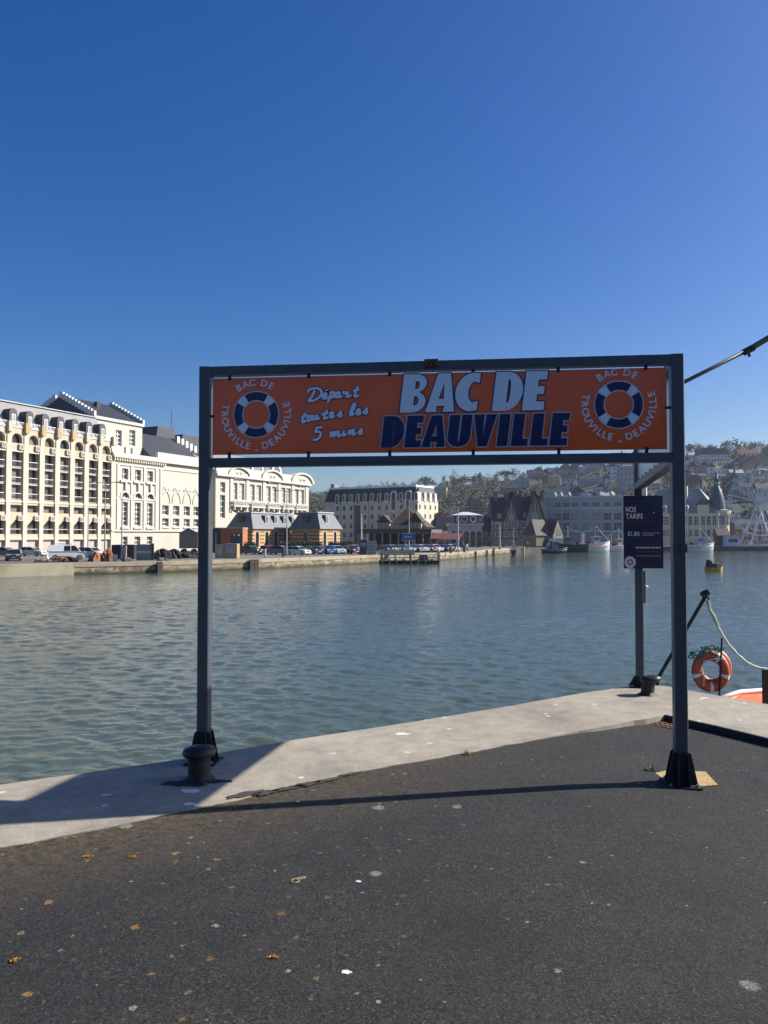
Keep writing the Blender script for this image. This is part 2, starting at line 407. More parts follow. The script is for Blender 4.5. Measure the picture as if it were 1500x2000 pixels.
me.loops.add(ff.size); me.loops.foreach_set('vertex_index', ff.ravel())
me.polygons.add(len(ff)); me.polygons.foreach_set('loop_start', np.arange(0, ff.size, 4)); me.polygons.foreach_set('loop_total', np.full(len(ff), 4))
me.polygons.foreach_set('use_smooth', np.ones(len(ff), bool)); me.update(); me.validate()
me.materials.append(water_mat())
struct(obj('water', me))
struct(MB().quad((-5000,-3000,-4.6),(5000,-3000,-4.6),(5000,8000,-4.6),(-5000,8000,-4.6)).build('ground', M('earth', (0.09, 0.085, 0.06), 0.9)))

# ------------------------------------------------------------------ far bank: quay walls and street
QE = [(-95, 46), (-60, 69), (-41.2, 82.4), (-35, 86.8), (-27, 92), (-16.5, 101.5), (-9, 112), (-2.7, 121), (4, 128), (10, 135), (17.6, 151), (24, 171), (30, 184), (37, 195), (45, 204), (62, 214), (95, 219), (150, 221), (260, 224)]
def wall_mat():
    m = mat('quay_stone', (0.27, 0.205, 0.135), 0.9, 0.3, 0.9, 0.8, 6, stain=((0.12, 0.085, 0.055), 0.5, 0.75))
    n, l = nt(m); b = n['Principled BSDF']
    src = b.inputs['Base Color'].links[0].from_socket
    tc = n.new('ShaderNodeTexCoord'); mp = n.new('ShaderNodeMapping'); mp.inputs['Scale'].default_value = (1, 1, 1.6); l.new(tc.outputs['Object'], mp.inputs[0])
    v = n.new('ShaderNodeTexVoronoi'); v.inputs['Scale'].default_value = 1.9; l.new(mp.outputs[0], v.inputs['Vector'])
    s = n.new('ShaderNodeSeparateColor'); l.new(v.outputs['Color'], s.inputs[0])
    mr = n.new('ShaderNodeMapRange'); mr.inputs['To Min'].default_value = 0.45; mr.inputs['To Max'].default_value = 1.45; l.new(s.outputs[0], mr.inputs['Value'])
    x = n.new('ShaderNodeMix'); x.data_type = 'RGBA'; x.blend_type = 'MULTIPLY'; x.inputs['Factor'].default_value = 1; l.new(src, x.inputs[6]); l.new(mr.outputs[0], x.inputs[7])
    g = n.new('ShaderNodeSeparateXYZ'); l.new(tc.outputs['Object'], g.inputs[0])
    nz = n.new('ShaderNodeTexNoise'); nz.inputs['Scale'].default_value = 0.8; l.new(tc.outputs['Object'], nz.inputs[0])
    ad = n.new('ShaderNodeMath'); ad.operation = 'MULTIPLY_ADD'; l.new(nz.outputs['Fac'], ad.inputs[0]); ad.inputs[1].default_value = -0.5; l.new(g.outputs[2], ad.inputs[2])
    al = n.new('ShaderNodeMapRange'); al.inputs['From Min'].default_value = ZW+0.25; al.inputs['From Max'].default_value = ZW-0.15; l.new(ad.outputs[0], al.inputs['Value'])
    y = n.new('ShaderNodeMix'); y.data_type = 'RGBA'; y.inputs[7].default_value = (0.045, 0.05, 0.022, 1); l.new(al.outputs[0], y.inputs['Factor']); l.new(x.outputs[2], y.inputs[6])
    l.new(y.outputs[2], b.inputs['Base Color']); return m
MW = wall_mat()
mcop = M('coping_stone', (0.36, 0.30, 0.215), 0.85, 0.2, 1.3, 0.3, 8, stain=((0.16, 0.125, 0.08), 0.7, 0.6))
mcon = M('plain_concrete_wall', (0.40, 0.36, 0.25), 0.85, 0.18, 0.9, 0.3, 6, stain=((0.17, 0.14, 0.075), 0.45, 0.7))
def quay_piece(name, pts, mt, z0, z1, out=0.0, depth=1.2):
    mb = MB(); P = [Vector((p[0], p[1], 0)) for p in pts]; O = shift(P, -out); I = shift(P, depth)
    for i in range(len(P)-1):
        mb.add([(O[i].x,O[i].y,z0),(O[i+1].x,O[i+1].y,z0),(I[i+1].x,I[i+1].y,z0),(I[i].x,I[i].y,z0),(O[i].x,O[i].y,z1),(O[i+1].x,O[i+1].y,z1),(I[i+1].x,I[i+1].y,z1),(I[i].x,I[i].y,z1)],
               [(0,1,5,4),(2,3,7,6),(4,5,6,7),(3,0,4,7),(1,2,6,5)])
    return mb.build(name, mt)
struct(quay_piece('quay_wall_concrete', QE[:4], mcon, -4.5, ZS+0.06, 0.05))
struct(quay_piece('quay_wall_stone', QE[3:13], MW, -4.5, ZS-0.38))
struct(quay_piece('quay_coping_far', QE[3:13], mcop, ZS-0.38, ZS+0.08, 0.06, 1.0))
struct(quay_piece('quay_wall_far_dark', QE[12:], M('dark_quay', (0.06, 0.055, 0.05), 0.9, 0.35, 0.7), -4.5, ZS+0.05))
pts = [(p[0], p[1]) for p in shift([Vector((*p, 0)) for p in QE], 0.6)]
poly = [Vector((x, y, ZS)) for x, y in pts] + [Vector((330, 420, ZS)), (Vector((-260, 420, ZS))), Vector((-260, 46, ZS))]
mst = M('street_asphalt', (0.15, 0.135, 0.115), 0.9, 0.25, 0.25, 0.2, 4, stain=((0.07, 0.065, 0.06), 0.12, 0.7))
struct(MB().add(poly, [tuple(t) for t in tessellate_polygon([poly])]).build('street', mst))

# ------------------------------------------------------------------ the wooded hill behind the town
KC = [-0.9, -0.5, -0.10, -0.03, 0.03, 0.09, 0.15, 0.23, 0.30, 0.36, 0.40, 0.45, 0.50, 0.62, 0.9]
CY = [1005, 985, 972, 960, 955, 948, 940, 930, 903, 893, 884, 878, 880, 890, 900]      # line of the crest's ground, as picture height
def crestY(k): return float(np.interp(k, [-0.2, 0.05, 0.3, 0.5], [780, 720, 600, 560]))
def footY(k): return float(np.interp(k, [-0.2, 0.0, 0.25, 0.5], [430, 320, 285, 262]))
def hz(x, y):
    k = x / y; yc, yf = crestY(k), footY(k)
    top = CAM_Z + (1045 - float(np.interp(k, KC, CY))) / FPX * yc
    s = min(1.0, max(0.0, (y - yf) / (yc - yf)))
    s = s ** 0.85 * (1.0 - 0.12*math.sin(s*math.pi)) 
    bumpy = 1.6 * math.sin(x*0.031+1.3) * math.sin(y*0.027) * s
    return ZS - 0.05 + (top - ZS) * s + bumpy - max(0, y - yc) * 0.06
vv = []; ff = []
ky = np.linspace(-0.9, 1.0, 90); yy = np.concatenate([np.linspace(255, 800, 70), np.linspace(830, 1600, 12)])
for y in yy:
    for k in ky: vv.append((k*y, y, hz(k*y, y)))
nk = len(ky)
for i in range(len(yy)-1):
    for j in range(nk-1): ff.append((i*nk+j, i*nk+j+1, (i+1)*nk+j+1, (i+1)*nk+j))
struct(MB().add(vv, ff).build('hill', M('hill_scrub', (0.042, 0.042, 0.022), 0.95, 0.4, 0.05, 0.5, 0.6), smooth=True))
def hill_hit(px, py):
    d = ray(px, py); y = 262.0
    while y < 1100:
        p = Vector((0, 0, CAM_Z)) + d * (y / d.y)
        if p.z <= hz(p.x, p.y): return p
        y += 1.0
    return None
# ------------------------------------------------------------------ the ferry sign: an L of three posts with two boards
steel = M('slate_blue_steel', (0.062, 0.071, 0.082), 0.42, 0.15, 3.0, 0.12, 40, spec=0.5, stain=((0.075,0.055,0.042), 5.0, 0.5))
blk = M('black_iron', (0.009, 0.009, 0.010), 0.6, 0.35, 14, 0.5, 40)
rust = M('rusty_iron', (0.10, 0.045, 0.02), 0.8, 0.4, 25, 0.4, 60)
bolt_m = M('galvanised', (0.32, 0.33, 0.34), 0.4, 0.15, 20, metal=0.7)
LB = gnd(398, 1488); RB = gnd(1330, 1522); P3 = gnd(1250, 1341)
RB.z = LB.z = P3.z = 0
uS = (RB - LB).normalized(); W = (RB - LB).length
rzS = math.atan2(uS.y, uS.x)
sign = thing('ferry_sign', 'steel frame on three posts carrying a long orange ferry board on the quay', 'sign', LB, rzS)
inv = TF[sign.name].inverted()
p3 = inv @ P3                      # third post in the sign's own frame
PW = 0.082; HT = 2.80
def S(px, py):
    """picture point on the front board -> (x, z) in the sign's frame"""
    t, z = hit_vertical(px, py, LB - Vector((-uS.y, uS.x, 0)) * 0.02, uS); return t, z
def post(x, y, h, rz=0.0, z0=0.0):
    mb = MB(); a = PW/2; c = 0.006
    sec = [(-a+c,-a),(a-c,-a),(a,-a+c),(a,a-c),(a-c,a),(-a+c,a),(-a,a-c),(-a,-a+c)]
    ca, sa = math.cos(rz), math.sin(rz)
    mb.prism([(x+p*ca-q*sa, y+p*sa+q*ca) for p, q in sec], z0, h, 'z'); return mb.build('post', steel, sign)
aS = math.atan2(p3.y, p3.x - W)     # side frame's direction in the sign's frame
zR = az(RB.x, RB.y)
post(0, 0, HT, z0=0.012); post(W, 0, HT, z0=zR+0.012); post(p3.x, p3.y, 3.02, aS - math.pi/2, 0.012)
h_ = PW/2 - 0.002
MB().box(PW/2, -h_, 2.733, W-PW/2, h_, 2.797).build('top_beam', steel, sign)
MB().box(PW/2, -h_, 2.082, W-PW/2, h_, 2.145).build('bottom_beam', steel, sign)
c3, s3 = math.cos(aS), math.sin(aS); D3 = math.hypot(p3.x - W, p3.y)
def side(mb):
    mb.v = [(W + x*c3 - y*s3, x*s3 + y*c3, z) for x, y, z in mb.v]; return mb
side(MB().box(PW/2+0.004, -h_, 2.733, D3-PW/2-0.004, h_, 2.797)).build('top_beam', steel, sign)
side(MB().box(PW/2+0.004, -h_, 2.082, D3-PW/2-0.004, h_, 2.145)).build('bottom_beam', steel, sign)
orange = bpy.data.materials.new('orange_board'); orange.use_nodes = True
n_, l_ = nt(orange); b_ = n_['Principled BSDF']; b_.inputs['Base Color'].default_value = (0.90, 0.125, 0.02, 1)
b_.inputs['Roughness'].default_value = 0.13; b_.inputs['Specular IOR Level'].default_value = 0.45; b_.inputs['Coat Weight'].default_value = 0.0; b_.inputs['Coat Roughness'].default_value = 0.03
tc_ = n_.new('ShaderNodeTexCoord'); nz_ = n_.new('ShaderNodeTexNoise'); nz_.inputs['Scale'].default_value = 1.3; l_.new(tc_.outputs['Object'], nz_.inputs[0])
bp_ = n_.new('ShaderNodeBump'); bp_.inputs['Strength'].default_value = 0.12; bp_.inputs['Distance'].default_value = 0.05; l_.new(nz_.outputs['Fac'], bp_.inputs['Height']); l_.new(bp_.outputs[0], b_.inputs['Normal'])
x0 = S(415, 812)[0]; x1 = S(1302.5, 790)[0]; zb, zt = 2.170, 2.716
board = MB().box(x0, -0.015, zb, x1, -0.003, zt).build('board', orange, sign)
board['label'] = 'glossy orange board with white and navy lettering'
# side board, edge towards the photographer
sb = side(MB().box(0.09, -0.006, zb, D3-0.09, 0.006, zt)).build('board', M('pale_board_back', (0.52, 0.57, 0.62), 0.25, 0.05), sign)
sb['label'] = 'pale grey board on the side frame'
for i in range(6):
    x = S((449, 605, 764, 922, 1090, 1258)[i], 0)[0] if False else x0 + (x1-x0)*(0.040 + 0.1835*i)
    MB().box(x-0.011, -0.021, 2.700, x+0.011, -0.016, 2.734).build('bracket', blk, sign)
    MB().box(x-0.011, -0.021, 2.146, x+0.011, -0.016, 2.186).build('bracket', blk, sign)
for x, xx in ((0.041, x0+0.012), (x1-0.012, W-0.041)):
    MB().box(x, -0.021, 2.436, xx, -0.016, 2.454).build('bracket', blk, sign)
for i in range(8):
    x = 0.25 + (D3-0.5)*i/7
    side(MB().box(x-0.011, 0.007, 2.146, x+0.011, 0.012, 2.19)).build('bracket', blk, sign)
    side(MB().box(x-0.011, 0.007, 2.70, x+0.011, 0.012, 2.732)).build('bracket', blk, sign)
bx_ = S(843, 709)[0]
j = MB().box(bx_-0.048, -0.052, 2.748, bx_+0.048, 0.046, 2.806)
for q in (-0.03, 0.0, 0.03): j.box(bx_+q-0.008, -0.060, 2.752, bx_+q+0.008, -0.053, 2.79)
j.build('splice_clamp', rust, sign)
# feet: plate, four tapered fins, bolts
def foot(x, y, z, rz, hh=0.21):
    ca, sa = math.cos(rz), math.sin(rz)
    def tr(mb): mb.v = [(x+p*ca-q*sa, y+p*sa+q*ca, r+z) for p, q, r in mb.v]; return mb
    tr(MB().box(-0.108,-0.108,0.0,0.108,0.108,0.012)).build('base_plate', blk, sign)
    a = PW/2
    sl = MB().box(-a-0.006,-a-0.006,0.012,a+0.006,a+0.006,hh+0.01); tr(sl).build('sleeve', blk, sign)
    for k in range(4):
        for o in (-0.032, 0.032):
            ck, sk = math.cos(k*math.pi/2), math.sin(k*math.pi/2)
            m = MB().prism([(a+0.004, 0.013), (0.098, 0.013), (0.095, 0.03), (a+0.016, hh), (a+0.004, hh)], o-0.004, o+0.004, 'y')
            m.v = [(p*ck-q*sk, p*sk+q*ck, r) for p, q, r in m.v]; tr(m).build('fin', blk, sign)
        m = MB().lathe([(0.0,0.03),(0.009,0.03),(0.009,0.012)], (0.09*math.cos(k*math.pi/2+math.pi/4)*1.3, 0.09*math.sin(k*math.pi/2+math.pi/4)*1.3, 0), 6); tr(m).build('bolt', bolt_m, sign)
foot(0, 0, 0.001, 0); foot(W, 0, zR+0.001, 0); foot(p3.x, p3.y, 0.001, aS - math.pi/2, 0.10)
# clamp half-way up the near post, box on the third post
zc = 1.6 - 25/1500*RB.y
MB().box(W-PW/2-0.005, -PW/2-0.006, zc-0.03, W+PW/2+0.005, -PW/2-0.001, zc+0.03).build('clamp', steel, sign)
for q in (-0.016, 0.016): MB().lathe([(0.0,-0.056),(0.008,-0.056),(0.008,-0.046)], (W, 0, zc+q), 8, 'y').build('bolt', blk, sign)
m = MB().box(p3.x+0.043, p3.y-0.03, 0.88, p3.x+0.06, p3.y+0.03, 1.22); m.build('cable_box', steel, sign)
MB().lathe([(0.0,0.035),(0.014,0.03),(0.02,0.015),(0.02,0.0)], (p3.x+0.06, p3.y-0.01, 1.05), 10, 'x').build('lamp_knob', M('cream_plastic', (0.7,0.66,0.5), 0.4), sign)

# --- lettering -------------------------------------------------------------
pale = M('print_pale_blue', (0.74, 0.81, 0.88), 0.22, 0.03); navy = M('print_navy', (0.004, 0.005, 0.075), 0.22, 0.0); printw = M('print_white', (0.74, 0.73, 0.75), 0.25, 0.03)
navy2 = M('print_navy_line', (0.012, 0.014, 0.075), 0.25, 0.0); pinkish = M('print_grey_line', (0.56, 0.50, 0.52), 0.25, 0.0)
def glyph(ch, w, s=0.34, b=0.22):
    """heavy condensed capitals, height 1; first loop the outline, further loops the counters"""
    E = math.pi
    if ch == 'I': return [[(0,0),(w,0),(w,1),(0,1)]]
    if ch == 'L': return [[(0,0),(w,0),(w,b),(s,b),(s,1),(0,1)]]
    if ch == 'E': return [[(0,0),(w,0),(w,b),(s,b),(s,.5-b*.42),(w*.93,.5-b*.42),(w*.93,.5+b*.5),(s,.5+b*.5),(s,1-b),(w,1-b),(w,1),(0,1)]]
    if ch == 'V': return [[(w*.30,0),(w*.70,0),(w,1),(w-s*.95,1),(w*.5,.30),(s*.95,1),(0,1)]]
    if ch == 'A': return [[(0,0),(s*.88,0),(w*.5-.10,.16),(w*.5+.11,.16),(w-s*.92,0),(w,0),(w*.74,1),(w*.30,1)], [(w*.5-.065,.34),(w*.5+.075,.34),(w*.5+.035,.74)]]
    if ch == 'U':
        r = w/2
        return [[(0,1)] + arc(r, r*.85, r, E, 2*E, 14, r*.85) + [(w,1),(w-s*.95,1)] + [(r+(r-s*.95)*math.cos(-a), r*.85+.02-(.17)*math.sin(a)) for a in [E*i/8 for i in range(9)]] + [(s*.95,1)]]
    if ch == 'D':
        return [[(0,0),(w*.42,0)] + arc(w*.42,.5,w*.58,-E/2,E/2,16,.5) + [(0,1)], [(s,b*.9),(s+.03,b*.9)] + arc(s+.03,.5,w-2*s*.97-.03,-E/2,E/2,12,.5-b*.9) + [(s,1-b*.9)]]
    if ch == 'B':
        return [[(0,0),(w*.5,0)] + arc(w*.5,.275,w*.5,-E/2,E*.42,10,.275) + arc(w*.52,.755,w*.45,-E*.36,E/2,10,.245) + [(0,1)],
                [(s,.19),(s+.04,.19)] + arc(s+.04,.305,.085,-E/2,E/2,6,.115) + [(s,.42)], [(s,.61),(s+.04,.61)] + arc(s+.04,.71,.075,-E/2,E/2,6,.10) + [(s,.81)]]
    if ch == 'C':
        o = [(w*.97,.03)] + [(w*.70-w*.70*math.sin(a), .5-.5*math.cos(a)) for a in [E*(.02+.96*i/18) for i in range(19)]] + [(w*.97,.97),(w*.97,.97-b*1.1)]
        i_ = [(w*.80-(w*.80-s)*math.sin(a), .5+.27*math.cos(a)) for a in [E*(.04+.92*i/14) for i in range(15)]]
        return [[(w*.97,.03)] + o[1:] + i_ + [(w*.97,.03+b*1.1)]]
def off_loop(loop, d):
    n = len(loop); P = [Vector(p) for p in loop]
    area = sum(P[i].x*P[(i+1) % n].y - P[(i+1) % n].x*P[i].y for i in range(n)); sg = 1 if area > 0 else -1
    out = []
    for i in range(n):
        e1 = (P[i]-P[i-1]); e2 = (P[(i+1) % n]-P[i])
        if e1.length < 1e-6 or e2.length < 1e-6: out.append(tuple(P[i])); continue
        e1.normalize(); e2.normalize()
        n1 = Vector((e1.y, -e1.x))*sg; n2 = Vector((e2.y, -e2.x))*sg; m = n1+n2
        if m.length < 1e-6: out.append(tuple(P[i]+n1*d)); continue
        m.normalize(); k = d/max(0.45, m.dot(n1)); out.append(tuple(P[i]+m*k))
    return out
def word(letters, slant, origin, hh, y, mt, name, off=0.0, sxs=1.0):
    """letters: (char, x, width) in units of letter height"""
    mb = MB()
    for ci, (ch, x, w) in enumerate(letters):
        loops = glyph(ch, w)
        if off: loops = [off_loop(loops[0], off)] + [off_loop(q, -off) for q in loops[1:]]
        L3 = [[Vector((origin[0]+((x+p[0])*sxs+slant*p[1])*hh, y-0.00004*ci, origin[1]+p[1]*hh)) for p in lp] for lp in loops]
        flat = [v for lp in L3 for v in lp]
        mb.add(flat, [tuple(t) for t in tessellate_polygon([[Vector((v.x, v.z, 0)) for v in lp] for lp in L3])])
    return mb.build(name, mt, board)
def zpx(x, y): return 720 + x/3.5714, 690 + y/3.5714        # from the enlarged picture of the lettering
oB = S(*zpx(215, 418)); tB = S(*zpx(245, 150)); hB = tB[1]-oB[1]
uB = (S(*zpx(1220, 392))[0]-oB[0]) / ((1220-215)/268) / hB
BAC = [(c, (x-215)/268, w) for c, x, w in (('B',215,.66),('A',397,.76),('C',594,.63),('D',865,.74),('E',1072,.55))]
oB = (oB[0], oB[1]+0.003)
word(BAC, .12, oB, hB, -0.0190, navy2, 'lettering_outline', 0.030, uB)
word(BAC, .12, oB, hB, -0.0215, pale, 'lettering', 0.0, uB)
oD = S(*zpx(84, 660)); tD = S(*zpx(110, 440)); hD = tD[1]-oD[1]
uD = (S(*zpx(1380, 636))[0]-oD[0]) / ((1380-84)/221) / hD
DEA = [(c, (x-84)/221, w) for c, x, w in (('D',84,.70),('E',252,.52),('A',372,.76),('U',552,.71),('V',720,.72),('I',900,.33),('L',998,.51),('L',1130,.53),('E',1262,.53))]
word(DEA, .12, oD, hD, -0.0240, pinkish, 'lettering_outline', 0.036, uD)
word(DEA, .12, oD, hD, -0.0265, navy, 'lettering', 0.0, uD)
# brushed script
def zsc(x, y): return S(560 + x/6.818, 730 + y/6.818)
def smooth(pts, n=5):
    P = [Vector((*p, 0)) for p in pts]; out = []
    for i in range(len(P)-1):
        a, b, c, d = P[max(i-1,0)], P[i], P[i+1], P[min(i+2, len(P)-1)]
        for k in range(n):
            t = k/n; out.append(0.5*((2*b) + (c-a)*t + (2*a-5*b+4*c-d)*t*t + (3*b-a-3*c+d)*t**3))
    return [(q.x, q.y) for q in out] + [tuple(pts[-1])]
def e_(x, y, s=1.0): return [(x-28*s,y+28*s),(x+8*s,y+8*s),(x+18*s,y-18*s),(x-2*s,y-26*s),(x-24*s,y+4*s),(x-22*s,y+36*s),(x+4*s,y+42*s),(x+38*s,y+16*s)]
def s_(x, y): return [(x-40,y+30),(x-2,y-5),(x+14,y-36),(x+12,y-18),(x+22,y+18),(x+4,y+38),(x-22,y+36)]
strokes = [
 [(292,246),(285,226),(310,208),(380,194),(440,206),(464,250),(445,302),(385,345),(315,366),(298,352),(325,318),(350,272),(375,222)],
 e_(510,290), [(520,228),(548,208)],
 [(600,232),(575,300),(548,385)], [(585,275),(612,248),(634,252),(630,285),(604,315),(576,318)],
 [(706,258),(684,246),(656,266),(648,302),(664,316),(688,290),(708,254),(696,298),(712,312),(742,292)],
 [(748,266),(764,240),(772,262),(798,250),(816,246),(806,284),(800,300),(826,304),(860,280)],
 [(950,168),(925,235),(905,285),(920,304),(962,282)], [(884,232),(928,216),(968,206)],
 [(246,520),(222,585),(206,630),(222,646),(262,620)], [(192,582),(240,562),(284,550)],
 [(310,562),(284,580),(276,612),(294,626),(324,606),(330,570),(308,560),(322,580),(356,574)],
 [(366,548),(346,592),(356,612),(386,590),(408,548),(394,592),(406,606),(444,582)],
 [(540,482),(505,560),(498,588),(514,598),(552,574)], [(466,544),(512,530),(556,520)],
 e_(602,540), s_(708,532),
 [(836,546),(880,486),(908,426),(898,398),(876,440),(852,510),(846,546),(866,552),(904,524)],
 e_(956,500), s_(1052,490),
 [(478,712),(440,716),(404,722),(384,776),(420,768),(452,790),(446,836),(408,872),(346,882)],
 [(572,806),(596,780),(606,786),(584,846),(612,800),(640,776),(648,790),(628,840),(656,794),(686,770),(694,786),(680,826),(694,836),(730,806)],
 [(768,758),(750,806),(762,826),(798,798)], [(792,718),(797,713)],
 [(812,794),(836,758),(846,768),(828,816),(858,768),(886,746),(892,764),(878,800),(892,812),(922,790)],
 s_(984,764)]
mo, mi = MB(), MB()
px_m = (zsc(200,400)[0]-zsc(100,400)[0])/100
for k, st in enumerate(strokes):
    pth = [zsc(*p) for p in (smooth(st) if len(st) > 2 else st)]
    e3 = 0.00002*k
    mo.tube([(x, -0.0185-e3, z) for x, z in pth], 27*px_m, 8, 0.12); mi.tube([(x, -0.0212-e3, z) for x, z in pth], [px_m*(16.5 if 0 < i < len(pth)-1 else 8) for i in range(len(pth))], 8, 0.12)
mo.build('script_outline', navy2, board); mi.build('script_lettering', M('script_pale_blue', (0.74, 0.82, 0.92), 0.3, 0.02), board)
# lifebuoy emblems with ring text
TXT = {}
def char(ch, off=0.0):
    if (ch, off) not in TXT:
        cu = bpy.data.curves.new('t', 'FONT'); cu.body = ch; cu.size = 1.0; cu.offset = off; cu.align_x = 'CENTER'
        o = bpy.data.objects.new('t', cu); COL.objects.link(o); dg = bpy.context.evaluated_depsgraph_get(); dg.update()
        me = bpy.data.meshes.new_from_object(o.evaluated_get(dg)); TXT[(ch, off)] = ([tuple(v.co) for v in me.vertices], [tuple(p.vertices) for p in me.polygons])
        bpy.data.objects.remove(o); bpy.data.curves.remove(cu); bpy.data.meshes.remove(me)
    return TXT[(ch, off)]
def emblem(cx, cz, r):
    ring = lambda r0, r1, a0, a1, n: ([(cx+q*math.cos(a0+(a1-a0)*i/n), cz+q*math.sin(a0+(a1-a0)*i/n)) for q in (r0, r1) for i in range(n+1)], [(i, i+1, n+2+i, n+1+i) for i in range(n)])
    def sec(r0, r1, a0, a1, mt, y, name):
        v, f = ring(r0, r1, a0, a1, max(4, int(abs(a1-a0)*10))); MB().add([(x, y, z) for x, z in v], f).build(name, mt, board)
    sec(r*0.565, r*1.0, 0, 2*math.pi, printw, -0.0180, 'buoy_rim')
    for k in range(4):
        c = math.pi/2*k
        sec(r*0.61, r*0.96, c-R(32), c+R(32), navy, -0.0205, 'buoy_segment')
        sec(r*0.61, r*0.96, c+math.pi/4-R(12), c+math.pi/4+R(12), pale, -0.0205, 'buoy_patch')
    hh = r*0.405
    def put(ch, ang, outward, rr):
        v, f = char(ch, 0.028)
        th = ang-math.pi/2 if outward else ang+math.pi/2
        base = rr if outward else rr
        out = []
        for x, y, _ in v:
            yy = (y-0.35)*hh; xx = x*hh*1.02
            X = xx*math.cos(th)-yy*math.sin(th); Z = xx*math.sin(th)+yy*math.cos(th)
            out.append((cx+base*math.cos(ang)+X, -0.0195, cz+base*math.sin(ang)+Z))
        MB().add(out, f).build('ring_letter', printw, board)
    for ch, a in zip('BACDE', (123.5, 110, 97, 75.5, 62)): put(ch, R(a), True, r*1.375)
    tv = [166, 178, 191.5, 204.5, 217, 226.5, 235.5, 245, 255]
    for ch, a in zip('TROUVILLE', tv): put(ch, R(a), False, r*1.365)
    put('-', R(271), False, r*1.47)
    dv = [287, 299, 311.5, 325, 338, 347, 356, 366, 377]
    for ch, a in zip('DEAUVILLE', dv): put(ch, R(a), False, r*1.365)
for cx, cy, l, r_ in ((500.2, 809.5, 455.5, 545.2), (1208.5, 790.3, 1160, 1257.5)):
    c = S(cx, cy); emblem(c[0], c[1], (S(r_, cy)[0]-S(l, cy)[0])/2)

# ------------------------------------------------------------------ price board on the third post
pb_c = at(1256.5, 1039, P3.y-0.10)
rzP = R(-4)
price = thing('price_board', 'dark blue price board with white writing fixed to the slim rear post', 'sign', (pb_c.x, pb_c.y, pb_c.z), rzP)
pw, ph = 0.405, 0.762
pnl = MB().box(-pw/2, 0, -ph/2, pw/2, 0.012, ph/2).build('panel', M('price_navy', (0.006, 0.012, 0.042), 0.35, 0.05), price)
MB().box(-0.10, 0.013, 0.20, 0.10, 0.045, 0.23).build('mount', steel, price); MB().box(-0.10, 0.013, -0.23, 0.10, 0.045, -0.20).build('mount', steel, price)
wht = M('print_bright', (0.72, 0.72, 0.76), 0.4, 0.0); redp = M('print_red', (0.20, 0.035, 0.03), 0.4, 0.0)
def text(s, x, z, size, mt, name, sx=1.0, off=0.0, y=-0.003, parent=pnl, track=1.0):
    mb = MB(); pen = x
    for ch in s:
        if ch == ' ': pen += size*0.28*sx; continue
        v, f = char(ch, off); xs = [p[0] for p in v]; w = (max(xs)-min(xs))
        mb.add([(pen+(p[0]-min(xs))*size*sx, y, z+p[1]*size) for p in v], f); pen += (w*sx+0.075*track)*size
    return mb.build(name, mt, parent)
def pz(px, py): return ((px-1256.5)/1500*(P3.y-0.1), (1039-py)/1500*(P3.y-0.1))
for s, px, py, hpx, sx in (('NOS', 1223, 1000, 15.5, 0.62), ('TARIFS', 1223.5, 1013, 15.0, 0.62)):
    x, z = pz(px, py); text(s, x, z-0.0, hpx/1500*8*0.95, wht, 'heading', sx, 0.03)
x, z = pz(1226, 1046.5); text('€1.80', x, z, 0.062, wht, 'price_text', 0.78, 0.012, track=1.9)
def fine(px0, px1, py, mt, hpx=1.4, seed=0):
    rr = random.Random(seed); mb = MB(); x, z = pz(px0, py); xe, _ = pz(px1, py); hh = hpx/1500*8
    while x < xe:
        w = rr.uniform(0.012, 0.035); w = min(w, xe-x)
        k = x
        while k < x+w:
            mb.quad((k, -0.002, z-hh/2), (k+0.0035, -0.002, z-hh/2), (k+0.0035, -0.002, z+hh/2*rr.uniform(.6,1.2)), (k, -0.002, z+hh/2)); k += 0.005
        x += w+0.008
    mb.build('fine_print', mt, pnl)
for i, a in enumerate(((1223,1267,978.5,redp),(1223,1279,1017.5,redp),(1223,1259,1021.5,redp),(1255,1287,1041,wht),(1255,1276,1045,wht),(1257,1289,1063,redp,2.4),(1242,1290,1069.5,wht,3.0),(1246,1290,1077,redp,2.2),(1280,1290,1081.5,redp),(1243,1290,1085.5,wht,.9),(1253,1290,1103,redp,1.2))):
    fine(*a[:4], *(a[4:] or ()), seed=i)
cx_, cz_ = pz(1230.5, 1098)
MB().add([(cx_+0.058*math.cos(a), -0.0025, cz_+0.062*math.sin(a)) for a in [2*math.pi*i/28 for i in range(28)]], [tuple(range(28))]).build('round_badge', M('badge_white', (0.62, 0.60, 0.62), 0.4, 0.04), pnl)
for k in range(8):
    a0 = k*math.pi/4-0.35; v = [(cx_+q*math.cos(a0+0.7*i/5), -0.005, cz_+q*math.sin(a0+0.7*i/5)) for q in (0.017, 0.031) for i in range(6)]
    MB().add(v, [(i, i+1, 7+i, 6+i) for i in range(5)]).build('badge_ring', M('badge_orange', (0.35, 0.10, 0.05), 0.4, 0) if k % 2 else navy, pnl)
MB().lathe([(0,0),(0.006,0),(0.008,0.004)], (pz(1277,1001)[0], -0.006, pz(1277,1001)[1]), 8, 'y').build('screw', M('cream_plastic', (0.7,0.66,0.5)), price)

# slanting stay pole from the rear post's head
pA = Vector((P3.x, P3.y-0.02, 2.98)); pB = at(1462, 683, 8.0); pC = at(1620, 590, 7.9)
stay = thing('stay_pole', 'thin slanting steel stay rising against the sky from the rear sign post', 'pole', pA)
MB().tube([pA, pB], 0.0215, 10).build('rod', steel, stay, True, True); MB().tube([pB, pC], 0.031, 10).build('sleeve', steel, stay, True, True)
MB().tube([pB+Vector((-0.05,0,-0.03)), pB+Vector((0.05,0,0.022))], 0.038, 10).build('coupling', blk, stay, True)
MB().bar(pB+Vector((0,0,-0.03)), pB+Vector((0.01,0,-0.075)), 0.02).build('pin', blk, stay, True)

